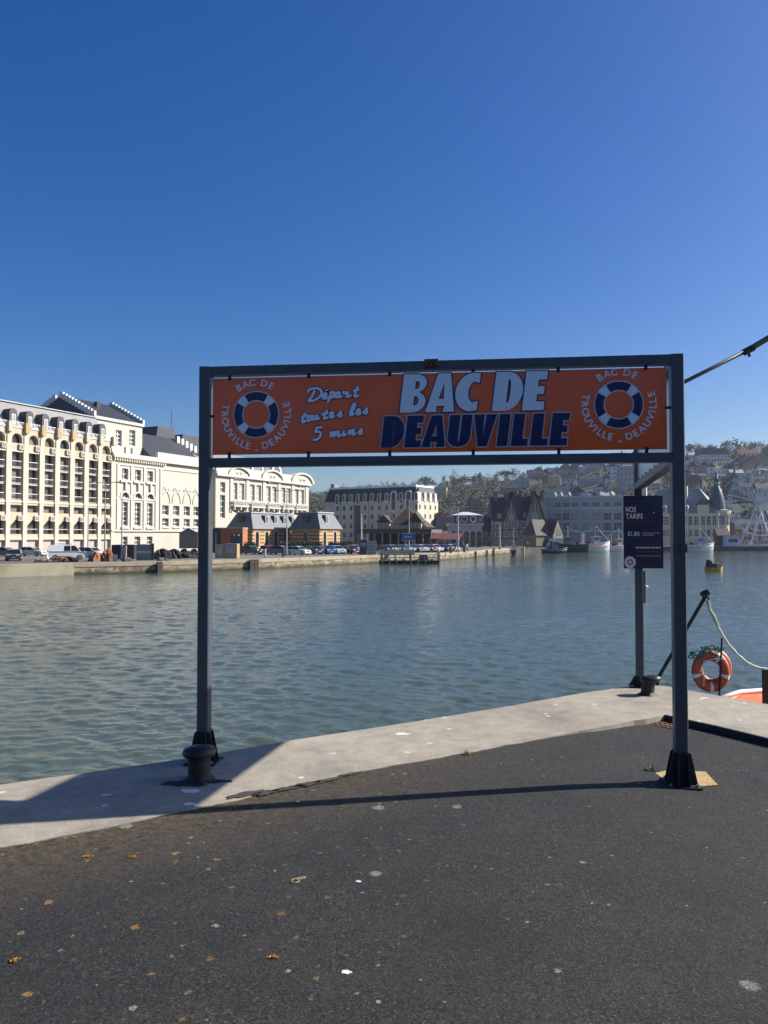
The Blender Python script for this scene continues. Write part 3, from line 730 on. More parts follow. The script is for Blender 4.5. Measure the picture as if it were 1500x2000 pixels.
# ------------------------------------------------------------------ mooring bollards
def bollard(px, py, rz, label, s=1.0, lean=0.0, one=False):
    c = gnd(px, py); t = thing('mooring_bollard', label, 'bollard', (c.x, c.y, 0), rz, None)
    mb = MB().lathe([(0.125,0.0),(0.12,0.010),(0.092,0.018),(0.086,0.05),(0.084,0.13),(0.088,0.165),(0.096,0.19)], n=20)
    mb.v = [(x*s+lean*z, y*s, z*s) for x, y, z in mb.v]; mb.build('stem', blk, t, smooth=True)
    hd = MB().lathe([(0.078,0.17),(0.108,0.185),(0.118,0.21),(0.108,0.24),(0.06,0.258),(0.0,0.262)], n=20)
    def shp(p):
        x, y, z = p
        if one: x = x*1.02 + (0.03 if x > 0 else 0.0); z = z - (0.0 if x > 0 else 0.012)
        else: x *= 1.12
        return (x*s+lean*z, y*s*0.95, z*s)
    hd.v = [shp(p) for p in hd.v]; hd.build('head', M('worn_black_iron', (0.012,0.012,0.012), 0.45, 0.5, 9, 0.3, 30), t, smooth=True)
    return t
bollard(389, 1522, R(20), 'squat black mushroom bollard at the foot of the sign post, in shade', 0.84)
bollard(1264, 1357, R(-5), 'black mooring bollard with worn shiny lip near the quay corner', 0.76, 0.10, True)
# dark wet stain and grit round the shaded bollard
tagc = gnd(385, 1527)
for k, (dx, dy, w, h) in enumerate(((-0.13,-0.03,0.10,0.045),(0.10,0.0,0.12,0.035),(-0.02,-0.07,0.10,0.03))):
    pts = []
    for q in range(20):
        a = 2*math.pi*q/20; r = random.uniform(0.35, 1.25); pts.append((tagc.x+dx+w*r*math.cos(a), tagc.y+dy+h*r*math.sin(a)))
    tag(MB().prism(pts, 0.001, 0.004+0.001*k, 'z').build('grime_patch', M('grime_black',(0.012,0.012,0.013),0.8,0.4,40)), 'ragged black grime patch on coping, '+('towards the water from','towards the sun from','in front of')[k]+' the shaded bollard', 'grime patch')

# black strip standing in for the shade on the sunken kerb's riser
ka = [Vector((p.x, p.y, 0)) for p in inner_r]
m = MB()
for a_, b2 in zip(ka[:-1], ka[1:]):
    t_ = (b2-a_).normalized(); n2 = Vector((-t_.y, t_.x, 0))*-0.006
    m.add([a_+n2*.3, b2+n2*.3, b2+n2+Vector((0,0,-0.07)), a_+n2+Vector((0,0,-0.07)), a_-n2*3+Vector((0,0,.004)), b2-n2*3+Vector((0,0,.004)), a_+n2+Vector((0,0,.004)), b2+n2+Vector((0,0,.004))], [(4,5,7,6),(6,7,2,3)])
tag(m.build('kerb_shade_strip', blk), 'black strip painting the shade on the kerb step behind the near post', 'kerb edging')
# concrete pad, drain grating, weeds, litter
pad = []
for p in ((1272,1513),(1300,1506),(1378,1508),(1402,1534),(1350,1538),(1297,1538),(1290,1524)):
    q = gnd(*p, zR); pad.append((q.x, q.y))
tag(MB().prism(pad, zR-0.03, zR+0.004, 'z').build('footing_pad', M('ochre_mortar', (0.42,0.29,0.12), 0.9, 0.25, 12, 0.5, 60)), 'ochre mortar pad under the near sign post', 'concrete pad')
gc = gnd(1310, 1413, -0.06)
gr = thing('drain_grating', 'rusty iron drain grating sunk in asphalt behind the near post', 'drain cover', (gc.x, gc.y, az(gc.x, gc.y)), R(32))
MB().box(-0.2,-0.2,-0.03,0.2,-0.175,0.006).box(-0.2,0.175,-0.03,0.2,0.2,0.006).box(-0.2,-0.175,-0.03,-0.175,0.175,0.006).box(0.175,-0.175,-0.03,0.2,0.175,0.006).build('frame', rust, gr)
MB().quad((-0.175,-0.175,0.002),(0.175,-0.175,0.002),(0.175,0.175,0.002),(-0.175,0.175,0.002)).build('pit', blk, gr)
for i in range(7): 
    y = -0.15+i*0.05; MB().box(-0.174,y-0.011,0.0025,0.174,y+0.011,0.008).build('bar', M('red_rust', (0.16,0.07,0.05),0.8,0.3,30), gr)
for i in range(6):
    x = -0.145+i*0.058; MB().box(x-0.008,-0.174,0.0085,x+0.008,0.174,0.011).build('cross_bar', M('red_rust', (0.16,0.07,0.05)), gr)
def weed(px, py, z, label, n=26, hh=0.05, sp=0.04, mt=None):
    c = gnd(px, py, z); mb = MB()
    for i in range(n):
        a = random.uniform(0, 6.28); r = random.uniform(0, sp); x, y = c.x+r*math.cos(a), c.y+r*math.sin(a)*0.6
        b = random.uniform(0, 6.28); l = hh*random.uniform(.4,1); w = 0.006
        tx, ty = x+math.cos(b)*l*.7, y+math.sin(b)*l*.7
        mb.add([(x-w*math.sin(b),y+w*math.cos(b),c.z),(x+w*math.sin(b),y-w*math.cos(b),c.z),(tx,ty,c.z+l)],[(0,1,2)])
    tag(mb.build('weed_tuft' if mt is None else 'moss_dot', mt or M('weed_green', (0.16,0.17,0.025), 0.7, 0.3, 20)), label, 'weed')
weed(1270, 1507, zR, 'yellow-green weed tuft beside the mortar pad of the near post', 30, 0.05, 0.035)
weed(912, 1474, az(.6,5.6), 'yellow weed growing at the asphalt edge in mid quay', 26, 0.035, 0.03)
for i, (px, py) in enumerate(((172,1672),(258,1673),(30,1875),(533,1868))):
    weed(px, py, 0, ('orange moss dot in asphalt, leftmost of two side by side', 'orange moss dot in asphalt, right one of two side by side', 'orange moss dot low at the picture\'s left edge', 'small orange moss dot in the lower middle asphalt')[i], 60, 0.0045, 0.024, M('moss_orange',(0.42,0.20,0.02),0.8,0.3,30))
lime = M('bird_lime', (0.62,0.61,0.56), 0.8, 0.2, 60)
for i, (px, py, r, lb) in enumerate(((676,1897,0.016,'round white dropping splat low in the middle asphalt'),(700,1720,0.011,'small white dropping beyond the rubber band'),(370,1571,0.035,'bluish white smear on shaded coping edge'),(372,1545,0.05,'white smear on shaded coping below the bollard'),(208,1553,0.025,'white speck on shaded coping towards the water'),(1376,1364,0.04,'white splash on coping by the quay corner'),(785,1434,0.05,'pale splash on the sunlit coping mid quay'))):
    c = gnd(px, py); pts = []
    for q in range(16):
        a = 2*math.pi*q/16; rr = r*random.uniform(0.6,1.15); pts.append((c.x+rr*math.cos(a)*1.3, c.y+rr*math.sin(a)*.8))
    zz = az(c.x, c.y) if py > 1600 else 0.0
    tag(MB().prism(pts, zz+0.0005, zz+0.003, 'z').build('dropping', lime), lb, 'bird dropping')
c = gnd(581, 1719); th = [(-0.028,0.0),(-0.01,0.012),(0.02,0.03),(0.035,0.03),(0.025,0.015),(0.0,0.0),(0.012,-0.012),(-0.005,-0.03),(-0.02,-0.022),(-0.028,0.0)]
tag(MB().tube([(c.x+x, c.y+y, 0.001+0.001*(i % 3)) for i, (x, y) in enumerate(smooth(th))], 0.0017, 6).build('rubber_band', M('tan_rubber', (0.45,0.36,0.17), 0.5)), 'twisted tan rubber band lying on the asphalt', 'rubber band')

# ------------------------------------------------------------------ the ferry moored round the corner
YB = 12.0
fc = at(1500, 1400, YB)
ferry = thing('ferry_boat', 'low orange ferry boat moored behind the quay corner', 'boat', (9.5, YB, ZW-0.1), R(3))
fo = M('ferry_orange', (0.80, 0.14, 0.02), 0.35, 0.12, 4, stain=((0.45,0.06,0.02), 3, 0.5)); fw = M('ferry_white', (0.75,0.75,0.74), 0.35, 0.06, 3)
L_ = 8.6; secs = []
for i in range(15):
    u = -1+2*i/14; hw = 1.45*max(0.02, (1-abs(u)**2.6))**0.6 if u < 0 else 1.45*(1-0.12*u*u); sheer = 0.16*u*u
    secs.append((u*L_/2, hw, 1.80+sheer))
hull = MB(); n = 8
for k, (x, hw, zt_) in enumerate(secs):
    for j in range(2*n+1):
        a = -1+j/n; y = hw*a; z = -0.5+ (zt_+0.5)*abs(a)**2.4; hull.v.append((x, y, z))
m_ = 2*n+1
for k in range(len(secs)-1):
    for j in range(m_-1): hull.f.append((k*m_+j, k*m_+j+1, (k+1)*m_+j+1, (k+1)*m_+j))
hull.f.append(tuple(range((len(secs)-1)*m_, len(secs)*m_)))
hull.build('hull', M('ferry_hull', (0.62,0.62,0.60), 0.4, 0.1, 2), ferry, smooth=True)
dk = MB()
for k, (x, hw, zt_) in enumerate(secs):
    for a, dz in ((-0.97,-0.10),(-0.5,0.02),(0.35,0.16),(0.97,0.22)): dk.v.append((x, hw*a, zt_-0.12+dz))
for k in range(len(secs)-1):
    for j in range(3): dk.f.append((k*4+j, k*4+j+1, (k+1)*4+j+1, (k+1)*4+j))
dk.build('deck_cover', fo, ferry)
for sg in (-1, 1): MB().tube([(x, sg*hw*1.0, zt_+(0.14 if sg > 0 else 0.02)) for x, hw, zt_ in secs], 0.035, 8).build('gunwale', fw, ferry, smooth=True)
for x in (-1.1, 0.4, 1.9): MB().bar((x,-1.38,1.72),(x,1.36,2.02),0.07,0.04).build('strap', blk, ferry)
pt = [at(1497, 1308, 11.0)]
MB().box(pt[0].x+0.03, 10.93, ZW+1.2, pt[0].x+0.22, 11.2, pt[0].z).build('fender_post', blk, ferry, True)
j0, j1 = at(1282, 1330, 11.2), at(1379, 1163, 11.0)
MB().tube([j0, j1], 0.026, 8).build('boom', blk, ferry, True)
MB().tube([j1+Vector((-0.06,0,0.0)), j1+Vector((0.03,0,0.05))], 0.05, 8).build('boom_head', M('worn_black_iron', (0.035,0.034,0.033)), ferry, True)
for k in range(5): MB().tube([j1+Vector((0.02+0.004*k, -0.02, -0.02-0.03*k)), j1+Vector((0.035+0.004*k, -0.02, -0.05-0.03*k))], 0.018, 6).build('chain_link', blk, ferry, True)
MB().bar(Vector((j0.x-0.1, 11.2, ZW+1.3)), j0, 0.06).build('boom_stand', blk, ferry, True)
# rope from boom to post
rp = [at(px, py, 11.0) for px, py in ((1380,1172),(1386,1190),(1392,1205),(1404,1228),(1420,1255),(1440,1278),(1460,1295),(1480,1304),(1500,1307),(1540,1308),(1600,1312))]
rope = thing('mooring_rope', 'pale green rope sagging from black boom to dark post', 'rope', rp[0])
ropem = M('rope_green_white', (0.66,0.67,0.50), 0.8, 0.25, 40, 0.6, 90)
rps = []
for i in range(len(rp)-1):
    for k in range(4): rps.append(rp[i].lerp(rp[i+1], k/4))
MB().tube(rps, [0.017+0.0035*math.sin(i*2.1) for i in range(len(rps))], 8).build('rope_run', ropem, rope, True, True)
MB().tube([rps[0]+Vector((0.01,-0.03,0)), rps[4]+Vector((-0.012,-0.03,0)), rps[8]+Vector((0.012,-0.03,0)), rps[11]+Vector((0,-0.02,0))], 0.024, 8).build('splice', M('rope_green', (0.42,0.52,0.34), 0.8, 0.3, 40), rope, True)
# lifebuoy on its stand
bc = at(1388, 1311, 11.4)
buoy = thing('lifebuoy', 'orange lifebuoy with white bands and green netting on a boat rail', 'lifebuoy', bc, R(-12))
ob = M('buoy_orange', (0.46,0.085,0.03), 0.55, 0.3, 8, 0.2, 30, stain=((0.2,0.05,0.03), 7, 0.6)); RB_, rb_ = 0.20, 0.068
def torus(R0, r0, a0, a1, n, m, sq=1.0):
    mb = MB()
    for i in range(n+1):
        a = a0+(a1-a0)*i/n
        for k in range(m):
            b = 2*math.pi*k/m; q = R0+r0*math.cos(b); mb.v.append((q*math.cos(a), r0*math.sin(b)*sq, q*math.sin(a)*1.16))
    for i in range(n):
        for k in range(m): mb.f.append((i*m+k, i*m+(k+1) % m, (i+1)*m+(k+1) % m, (i+1)*m+k))
    return mb
torus(RB_, rb_, 0, 2*math.pi, 40, 12).build('ring', ob, buoy, smooth=True)
for a in (195, 272, 345, 60): torus(RB_, rb_+0.003, R(a-6), R(a+6), 3, 12).build('reflective_band', M('band_white', (0.7,0.7,0.7), 0.4), buoy, smooth=True)
m = torus(RB_, rb_-0.004, 0, 2*math.pi, 40, 12); m.v = [(x*1.02+0.05, y+0.12, z+0.03) for x, y, z in m.v]; m.build('second_ring', ob, buoy, smooth=True)
g = MB()
for i in range(110):
    a = R(random.uniform(60, 150)); rr = RB_+random.uniform(0.0, 0.125); p = Vector((rr*math.cos(a), random.uniform(-0.08,0.12), rr*math.sin(a)*1.16)); q = p+Vector((random.uniform(-.07,.07), random.uniform(-.05,.05), random.uniform(-.035,.035)))
    g.tube([p, (p+q)/2+Vector((0,0,random.uniform(-.02,.02))), q], 0.011, 5)
g.build('green_net', M('net_green', (0.02,0.20,0.15), 0.8, 0.3, 30), buoy)
MB().tube([(0.09,-0.075,-0.62),(0.115,-0.08,0.0),(0.145,-0.08,0.50)], 0.014, 8).build('stand_rod', blk, buoy)
MB().tube([(-0.14,-0.08,0.09),(-0.17,-0.085,0.0),(-0.10,-0.085,0.16),(0.05,-0.09,0.20),(0.14,-0.09,0.2)], 0.007, 6).build('grab_line', M('band_white', (0.7,0.7,0.7)), buoy)
MB().tube([(-0.11,-0.08,0.18),(-0.10,-0.085,0.0),(-0.115,-0.085,-0.2)], 0.006, 6).build('grab_line', M('band_white', (0.7,0.7,0.7)), buoy)
# ------------------------------------------------------------------ kit for buildings
GLASS = [M('window_dark', (0.022,0.024,0.026), 0.12, 0.2, 1.0), M('window_mid', (0.055,0.055,0.055), 0.15, 0.25, 1.0), M('window_blind', (0.17,0.155,0.135), 0.4, 0.15, 1.0)]
FRW = M('window_frame_white', (0.72,0.71,0.67), 0.5, 0.05)
FRD = M('window_frame_dark', (0.10,0.09,0.08), 0.5, 0.05)
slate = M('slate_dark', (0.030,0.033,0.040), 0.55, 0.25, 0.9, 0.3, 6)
slate_l = M('slate_grey', (0.23,0.235,0.245), 0.55, 0.18, 1.1, 0.3, 7)  # paler even grey slate for the casino's front block
def wall_holes(mb, w, h, holes, y=0.0, rev=0.3, x0=0.0, z0=0.0):
    """front wall in the xz plane at y, pierced by holes (x0,z0,x1,z1[,arched]); reveals run back by rev"""
    xs = sorted({x0, w} | {q for r in holes for q in (r[0], r[2])}); zs = sorted({z0, h} | {q for r in holes for q in (r[1], r[3])})
    for i in range(len(xs)-1):
        a, b = xs[i], xs[i+1]
        if b-a < 1e-5: continue
        run = None
        for j in range(len(zs)-1):
            c, d = zs[j], zs[j+1]
            inside = any(r[0]-1e-6 <= a and b <= r[2]+1e-6 and r[1]-1e-6 <= c and d <= r[3]+1e-6 for r in holes)
            if not inside: run = (run[0], d) if run else (c, d)
            if (inside or j == len(zs)-2) and run:
                mb.quad((a,y,run[0]),(b,y,run[0]),(b,y,run[1]),(a,y,run[1])); run = None
    for r in holes:
        a, c, b, d = r[:4]; e = y+rev
        mb.quad((a,y,c),(b,y,c),(b,e,c),(a,e,c)); mb.quad((a,y,c),(a,e,c),(a,e,d),(a,y,d)); mb.quad((b,y,c),(b,y,d),(b,e,d),(b,e,c)); mb.quad((a,y,d),(a,e,d),(b,e,d),(b,y,d))
        if len(r) > 4 and r[4] in ('arch', 'chamfer'):
            rad = (b-a)/2; cx = (a+b)/2
            if r[4] == 'arch': pts = arc(cx, d-rad, rad, math.pi, 0, 10)
            else: pts = [(a, d-rad*0.9), (a+rad*0.9, d-0.01), (b, d-0.01)]
            mid = len(pts)//2
            e2 = y+rev*0.92
            mb.prism([(a, d+0.001)] + pts[:mid+1], y+0.003, e2, 'y') if r[4] == 'arch' else mb.prism([(a, d+0.001)] + pts[:2], y+0.003, e2, 'y')
            if r[4] == 'arch': mb.prism([(b, d+0.001)] + pts[mid:][::-1], y+0.003, e2, 'y')
    return mb
def shell(mb, w, d, h, y=0.0, x0=0.0, z0=0.0):
    """side, back and top faces behind a pierced front"""
    mb.quad((x0,y,z0),(x0,y,h),(x0,y+d,h),(x0,y+d,z0)); mb.quad((w,y,z0),(w,y+d,z0),(w,y+d,h),(w,y,h)); mb.quad((x0,y+d,z0),(x0,y+d,h),(w,y+d,h),(w,y+d,z0)); mb.quad((x0,y,h),(w,y,h),(w,y+d,h),(x0,y+d,h)); return mb
WCACHE = {}
def window(parent, x, z, w, h, y=0.2, cols=2, rows=2, frame=FRW, glass=None, t=0.07, rz=None, loc=None, name='window'):
    """a framed window with glazing bars, pane as its sub-part; x,z = lower left corner"""
    key = (round(w,2), round(h,2), cols, rows, frame.name, t)
    if key not in WCACHE:
        mb = MB(); mb.box(0,0,0,t,0.06,h).box(w-t,0,0,w,0.06,h).box(t,0.002,0,w-t,0.058,t).box(t,0.002,h-t,w-t,0.058,h)
        for i in range(1, cols): mb.box(w*i/cols-t*.4,0.004,t,w*i/cols+t*.4,0.05,h-t)
        for i in range(1, rows): mb.box(t,0.007,h*i/rows-t*.4,w-t,0.045,h*i/rows+t*.4)
        pm = {}
        WCACHE[key] = (mb.mesh('window', frame), pm)
    fm, pm = WCACHE[key]
    g = glass or random.choice(GLASS[:2])
    if g.name not in pm: pm[g.name] = MB().quad((t*.5,0.03,t*.5),(w-t*.5,0.03,t*.5),(w-t*.5,0.03,h-t*.5),(t*.5,0.03,h-t*.5)).mesh('pane', g)
    o = obj(name, fm, parent, loc if loc is not None else (x, y, z), rz or 0.0)
    obj('pane', pm[g.name], o); return o

# ------------------------------------------------------------------ the long sunlit front: apartment block and casino on one street line
FO = Vector((-60.0, 120.0, 0)); FU = Vector((0.423, 0.906, 0)).normalized(); FRZ = math.atan2(FU.y, FU.x)
def fx(px, py=1045): return hit_vertical(px, py, FO, FU)[0]
def fz(px, py): return hit_vertical(px, py, FO, FU)[1] - ZS
def fset(px, py, back):
    """same, on a plane set back from the street line"""
    n = Vector((-FU.y, FU.x, 0)); t, z = hit_vertical(px, py, FO + n*back, FU); return t, z - ZS
cream = M('cream_render', (0.45,0.405,0.305), 0.8, 0.08, 0.5, 0.1, 5, stain=((0.38,0.26,0.12), 0.35, 0.35))
creamw = M('cream_light', (0.49,0.45,0.36), 0.8, 0.06, 0.6)
t0_, t6_ = fx(31), fx(206); bay = (t6_-t0_)/6; tc0 = t0_ - 3*bay
TE = fx(216)
hot = thing('apartment_block', 'cream apartment block with tall balcony bays, arches and grey mansard roof', 'building', (FO.x, FO.y, ZS), FRZ)
xs0 = tc0 - bay*0.62
zA = lambda py: fz(31, py)
z_arch_t, z_arch_b, z_par = zA(846), zA(865), zA(878)
z_tall_t, z_tall_b = zA(881), zA(976)
z_r2t, z_r2b = zA(986), zA(1000)
z_ch_t, z_ch_b = zA(1015), zA(1043)
z_gf = zA(1049); z_top = zA(833)
ow = bay*0.60
holes = []
for i in range(10):
    c = tc0 + i*bay; a, b = c-ow/2, c+ow/2
    holes += [(a, z_arch_b, b, z_arch_t, 'arch'), (a, z_tall_b, b, z_tall_t), (a-0.15, z_r2b, b+0.1, z_r2t), (a-0.1, z_ch_b, b+0.1, z_ch_t, 'chamfer'), (a-0.15, 0.0, b+0.2, z_gf-0.5)]
mb = wall_holes(MB(), TE, z_top, holes, 0.0, 0.75, xs0); shell(mb, TE, 16, z_top, 0.0, xs0); mb.build('wall', cream, hot)
intr = M('balcony_interior', (0.14,0.115,0.10), 0.6, 0.25, 0.8); rail_m = M('balcony_rail_white', (0.62,0.60,0.58), 0.5, 0.05)
rb = M('pier_stain', (0.42,0.29,0.14), 0.85, 0.2, 1.5)
flo = (z_tall_t - z_tall_b)/3
for i in range(10):
    c = tc0 + i*bay; a, b = c-ow/2, c+ow/2
    # piers stand proud of the wall between the bays
    MB().box(b+0.22, -0.18, 0, a+bay-0.28, -0.002, z_tall_b-0.5).box(b+0.14,-0.20,z_tall_b-0.5,a+bay-0.14,-0.002,z_tall_t+0.25).box(b+0.3,-0.16,z_tall_t+0.25,a+bay-0.3,-0.002,z_arch_t-0.3).build('pier', creamw, hot)
    MB().box(b+0.25,-0.55,z_top-0.9,a+bay-0.25,0.3,z_top+0.75).build('pier_cap', rb if i in (3,4,5,6) else cream, hot)
    for k in range(3):
        g = random.choice([GLASS[0], intr, intr, GLASS[1]])
        MB().quad((a,0.73,z_tall_b+k*flo),(b,0.73,z_tall_b+k*flo),(b,0.73,z_tall_b+(k+1)*flo),(a,0.73,z_tall_b+(k+1)*flo)).build('window', g, hot)
        if k: MB().box(a+0.01,0.12,z_tall_b+k*flo-0.16,b-0.01,0.72,z_tall_b+k*flo+0.02).build('balcony_slab', M('slab_grey',(0.45,0.42,0.38),0.8), hot)
        MB().box(a+0.01,0.06,z_tall_b+k*flo+0.98,b-0.01,0.11,z_tall_b+k*flo+1.08).box(a+0.01,0.06,z_tall_b+k*flo+0.10,b-0.01,0.11,z_tall_b+k*flo+0.16).build('railing', rail_m, hot)
        r = MB()
        for q in range(9): r.box(a+ow*(q+.5)/9-0.012,0.07,z_tall_b+k*flo+0.16,a+ow*(q+.5)/9+0.012,0.10,z_tall_b+k*flo+0.98)
        r.build('baluster_row', M('baluster_grey',(0.16,0.15,0.15),0.5), hot)
    MB().box(a,0.66,z_arch_b,b,0.73,z_arch_t).build('window', random.choice([GLASS[0], GLASS[2], M('arch_interior',(0.10,0.085,0.05),0.6)]), hot)
    MB().box(a-0.15,0.66,z_r2b,b+0.1,0.73,z_r2t).build('window', random.choice([intr, GLASS[2]]), hot)
    MB().box(a-0.1,0.66,z_ch_b,b+0.1,0.73,z_ch_t).build('window', GLASS[1], hot)
    MB().box(a-0.09,0.1,z_ch_b+0.75,b+0.09,0.16,z_ch_b+0.84).build('railing', rail_m, hot)
    MB().box(a-0.149,0.35,0.02,b+0.199,0.42,z_gf-0.52).build('shutter', M('shutter_pinkish',(0.42,0.35,0.31),0.7,0.12,0.7,stain=((0.36,0.38,0.40),0.9,0.6)), hot)
    for zz in (z_arch_b-0.55, z_r2b-0.95):
        v = MB().box(b-0.75,-0.35,zz-0.45,b+0.10,-0.003,zz+0.42); o = v.build('vent_box', creamw, hot)
        MB().box(b-0.62,-0.37,zz-0.30,b-0.03,-0.353,zz+0.28).build('grille', M('grille_grey',(0.20,0.19,0.19),0.6), o)
    MB().box(a-0.2,-0.10,z_top-0.2,b+0.2,0.0-0.002,z_top-0.02).build('balcony_slab', creamw, hot)
    r = MB().box(a-0.2,-0.1,z_top+0.72,b+0.2,-0.04,z_top+0.8).box(a-0.2,-0.1,z_top+0.08,b+0.2,-0.04,z_top+0.14)
    for q in range(7): r.box(a+ow*q/6-0.03,-0.09,z_top+0.14,a+ow*q/6+0.03,-0.05,z_top+0.72)
    r.build('railing', M('rail_blue_white',(0.66,0.70,0.72),0.5), hot)
MB().box(xs0,-0.08,z_par-0.35,TE,-0.002,z_par-0.10).build('string_course', creamw, hot)
MB().box(xs0,-0.10,z_tall_b-0.45,TE,-0.002,z_tall_b-0.12).build('string_course', creamw, hot)
MB().box(xs0,-0.06,z_gf-0.42,TE,-0.002,z_gf-0.05).build('string_course', creamw, hot)
zm = fset(0, 783, 3.6)[1]
roof = MB().prism([(1.1, z_top), (1.3, z_top+0.1), (3.6, zm), (4.2, zm+0.15), (15.5, zm+0.15), (15.8, z_top)], xs0, TE-0.3, 'x').build('roof', M('mansard_slate', (0.205,0.20,0.20), 0.6, 0.12, 1.6, 0.3, 9, stain=((0.13,0.122,0.118),0.5,0.6)), hot)
MB().box(xs0,3.3,zm+0.05,TE-0.3,3.75,zm+0.22).build('roof_edge', M('zinc',(0.42,0.42,0.43),0.5), roof)
for i in range(10):
    c = tc0 + i*bay
    dw = bay*0.46; zb_ = z_top+0.35; hd = (zm-z_top)*0.62
    pts = [(c-dw/2, zb_)] + arc(c, zb_+hd-dw/2, dw/2, math.pi, 0, 10) + [(c+dw/2, zb_)]
    d_ = MB().prism(pts, 0.95, 3.2, 'y').build('dormer', M('dormer_slate',(0.055,0.055,0.06),0.6,0.2,2), roof)
    window(d_, c-dw*.24, zb_+0.1, dw*.48, hd*0.62, 0.88, 2, 1, FRW, GLASS[2], 0.10)

# the casino ------------------------------------------------------------------
stone = M('casino_stone', (0.465,0.44,0.37), 0.75, 0.06, 0.4, 0.12, 4, stain=((0.40,0.36,0.27),0.3,0.35)); stone2 = M('casino_trim', (0.50,0.48,0.415), 0.7, 0.05, 0.8)
cas = thing('casino', 'long white ornate casino with arched pediments and dark slate roofs', 'building', (FO.x, FO.y, ZS), FRZ)
CE = fx(412); C2 = fx(597)
zcor = fz(240, 889)
holes = []; wins = []
def wrect(pxc, py0, py1, wm, cols=2, rows=2, arched=False, glass=None):
    c = fx(pxc); a, b = fz(pxc, py1), fz(pxc, py0); holes.append((c-wm/2, a, c+wm/2, b) + (('arch',) if arched else ())); wins.append((c-wm/2, a, wm, b-a, cols, rows, glass))
for p in (243.4, 268.6, 292.4):
    c = p
    for (y0, y1, cs, rs, ar) in ((917.5,938.5,2,2,False),(959,973.5,3,1,True),(981.5,1027,2,5,False),(1048,1064,2,2,False)):
        k = fx(268.6); a, b = fz(268.6, y1), fz(268.6, y0); wm = 1.55 if not ar else 1.9
        cc = fx(p); holes.append((cc-wm/2, a, cc+wm/2, b) + (('arch',) if ar else ())); wins.append((cc-wm/2, a, wm, b-a, cs, rs, None))
for p in (323, 344, 364.7, 383.5, 401):
    for (y0, y1) in ((988,1006.5),(1013,1028)):
        a, b = fz(344, y1), fz(344, y0); cc = fx(p); holes.append((cc-0.95, a, cc+0.95, b)); wins.append((cc-0.95, a, 1.9, b-a, 2, 2, None))
mb = wall_holes(MB(), CE, zcor, holes, 0.0, 0.45, TE+0.02); shell(mb, CE, 26, zcor, 0.0, TE+0.02); mb.build('wall', stone, cas)
for a, z, w, h, cs, rs, g in wins: window(cas, a, z, w, h, 0.38, cs, rs, FRW, g, 0.13)
# mouldings
MB().box(TE+0.03,-0.7,zcor-0.55,CE,-0.003,zcor-0.1).box(TE+0.03,-0.45,zcor-0.1,CE,2.0,zcor+0.35).build('cornice', stone2, cas)
d = MB(); x = TE+0.3
while x < fx(318): d.box(x,-0.55,zcor-1.15,x+0.28,-0.003,zcor-0.56); x += 0.62
dd = d.build('dentil_row', M('dentil_stone',(0.55,0.50,0.38),0.8), cas); dd['kind'] = 'stuff'  # dentils in one even, slightly yellower stone colour
MB().box(TE+0.03,-0.16,zcor-1.9,CE,-0.003,zcor-1.5).build('string_course', stone2, cas)
zl = fz(268, 1037); MB().box(TE+0.03,-0.30,zl-0.12,CE,-0.003,zl+0.18).build('string_course', stone2, cas)
zl2 = fz(268, 976); MB().box(TE+0.6,-0.14,zl2-0.1,fx(305),-0.003,zl2+0.12).build('string_course', stone2, cas)
for p in (229, 256, 281, 304, 313): MB().box(fx(p)-0.28,-0.16,zl+0.2,fx(p)+0.28,-0.004,zcor-1.9).build('pilaster', stone2, cas)
for p in (243.4, 268.6, 292.4):
    c = fx(p); z = fz(268.6, 940.5); MB().box(c-1.4,-0.4,z-0.35,c+1.4,-0.004,z).build('sill', stone2, cas)
    MB().box(c-0.25,-0.35,fz(268.6,958),c+0.25,-0.005,z-0.35).build('bracket', stone2, cas)
    z = fz(268.6, 1030); MB().box(c-1.1,-0.25,z-0.3,c+1.1,-0.004,z).build('sill', stone2, cas)
    pts = arc(c, fz(268.6,973.5), 1.35, math.pi, 0, 10); pin = arc(c, fz(268.6,973.5), 1.0, 0, math.pi, 10)
    MB().prism(pts+pin, -0.15, -0.004, 'y').build('arch_moulding', stone2, cas)
for p in (323, 344, 364.7, 383.5, 401):
    c = fx(p); z = fz(344, 986)
    pts = arc(c, z+0.3, 1.35, math.pi, 0, 10, 2.4); pin = arc(c, z+0.3, 1.15, 0, math.pi, 10, 2.2); MB().prism(pts+pin, -0.14, -0.004, 'y').build('arch_moulding', stone2, cas)
    MB().box(c-1.1,-0.2,fz(344,1030)-0.2,c+1.1,-0.004,fz(344,1030)).build('sill', stone2, cas)
    g = MB()
    for q in range(5): g.lathe([(0,-0.22),(0.22,-0.12),(0.25,-0.004)], (c-0.9+q*0.45, 0, z+3.0+0.35*math.sin(q*1.57)), 7, 'y')
    g.build('festoon', stone2, cas)
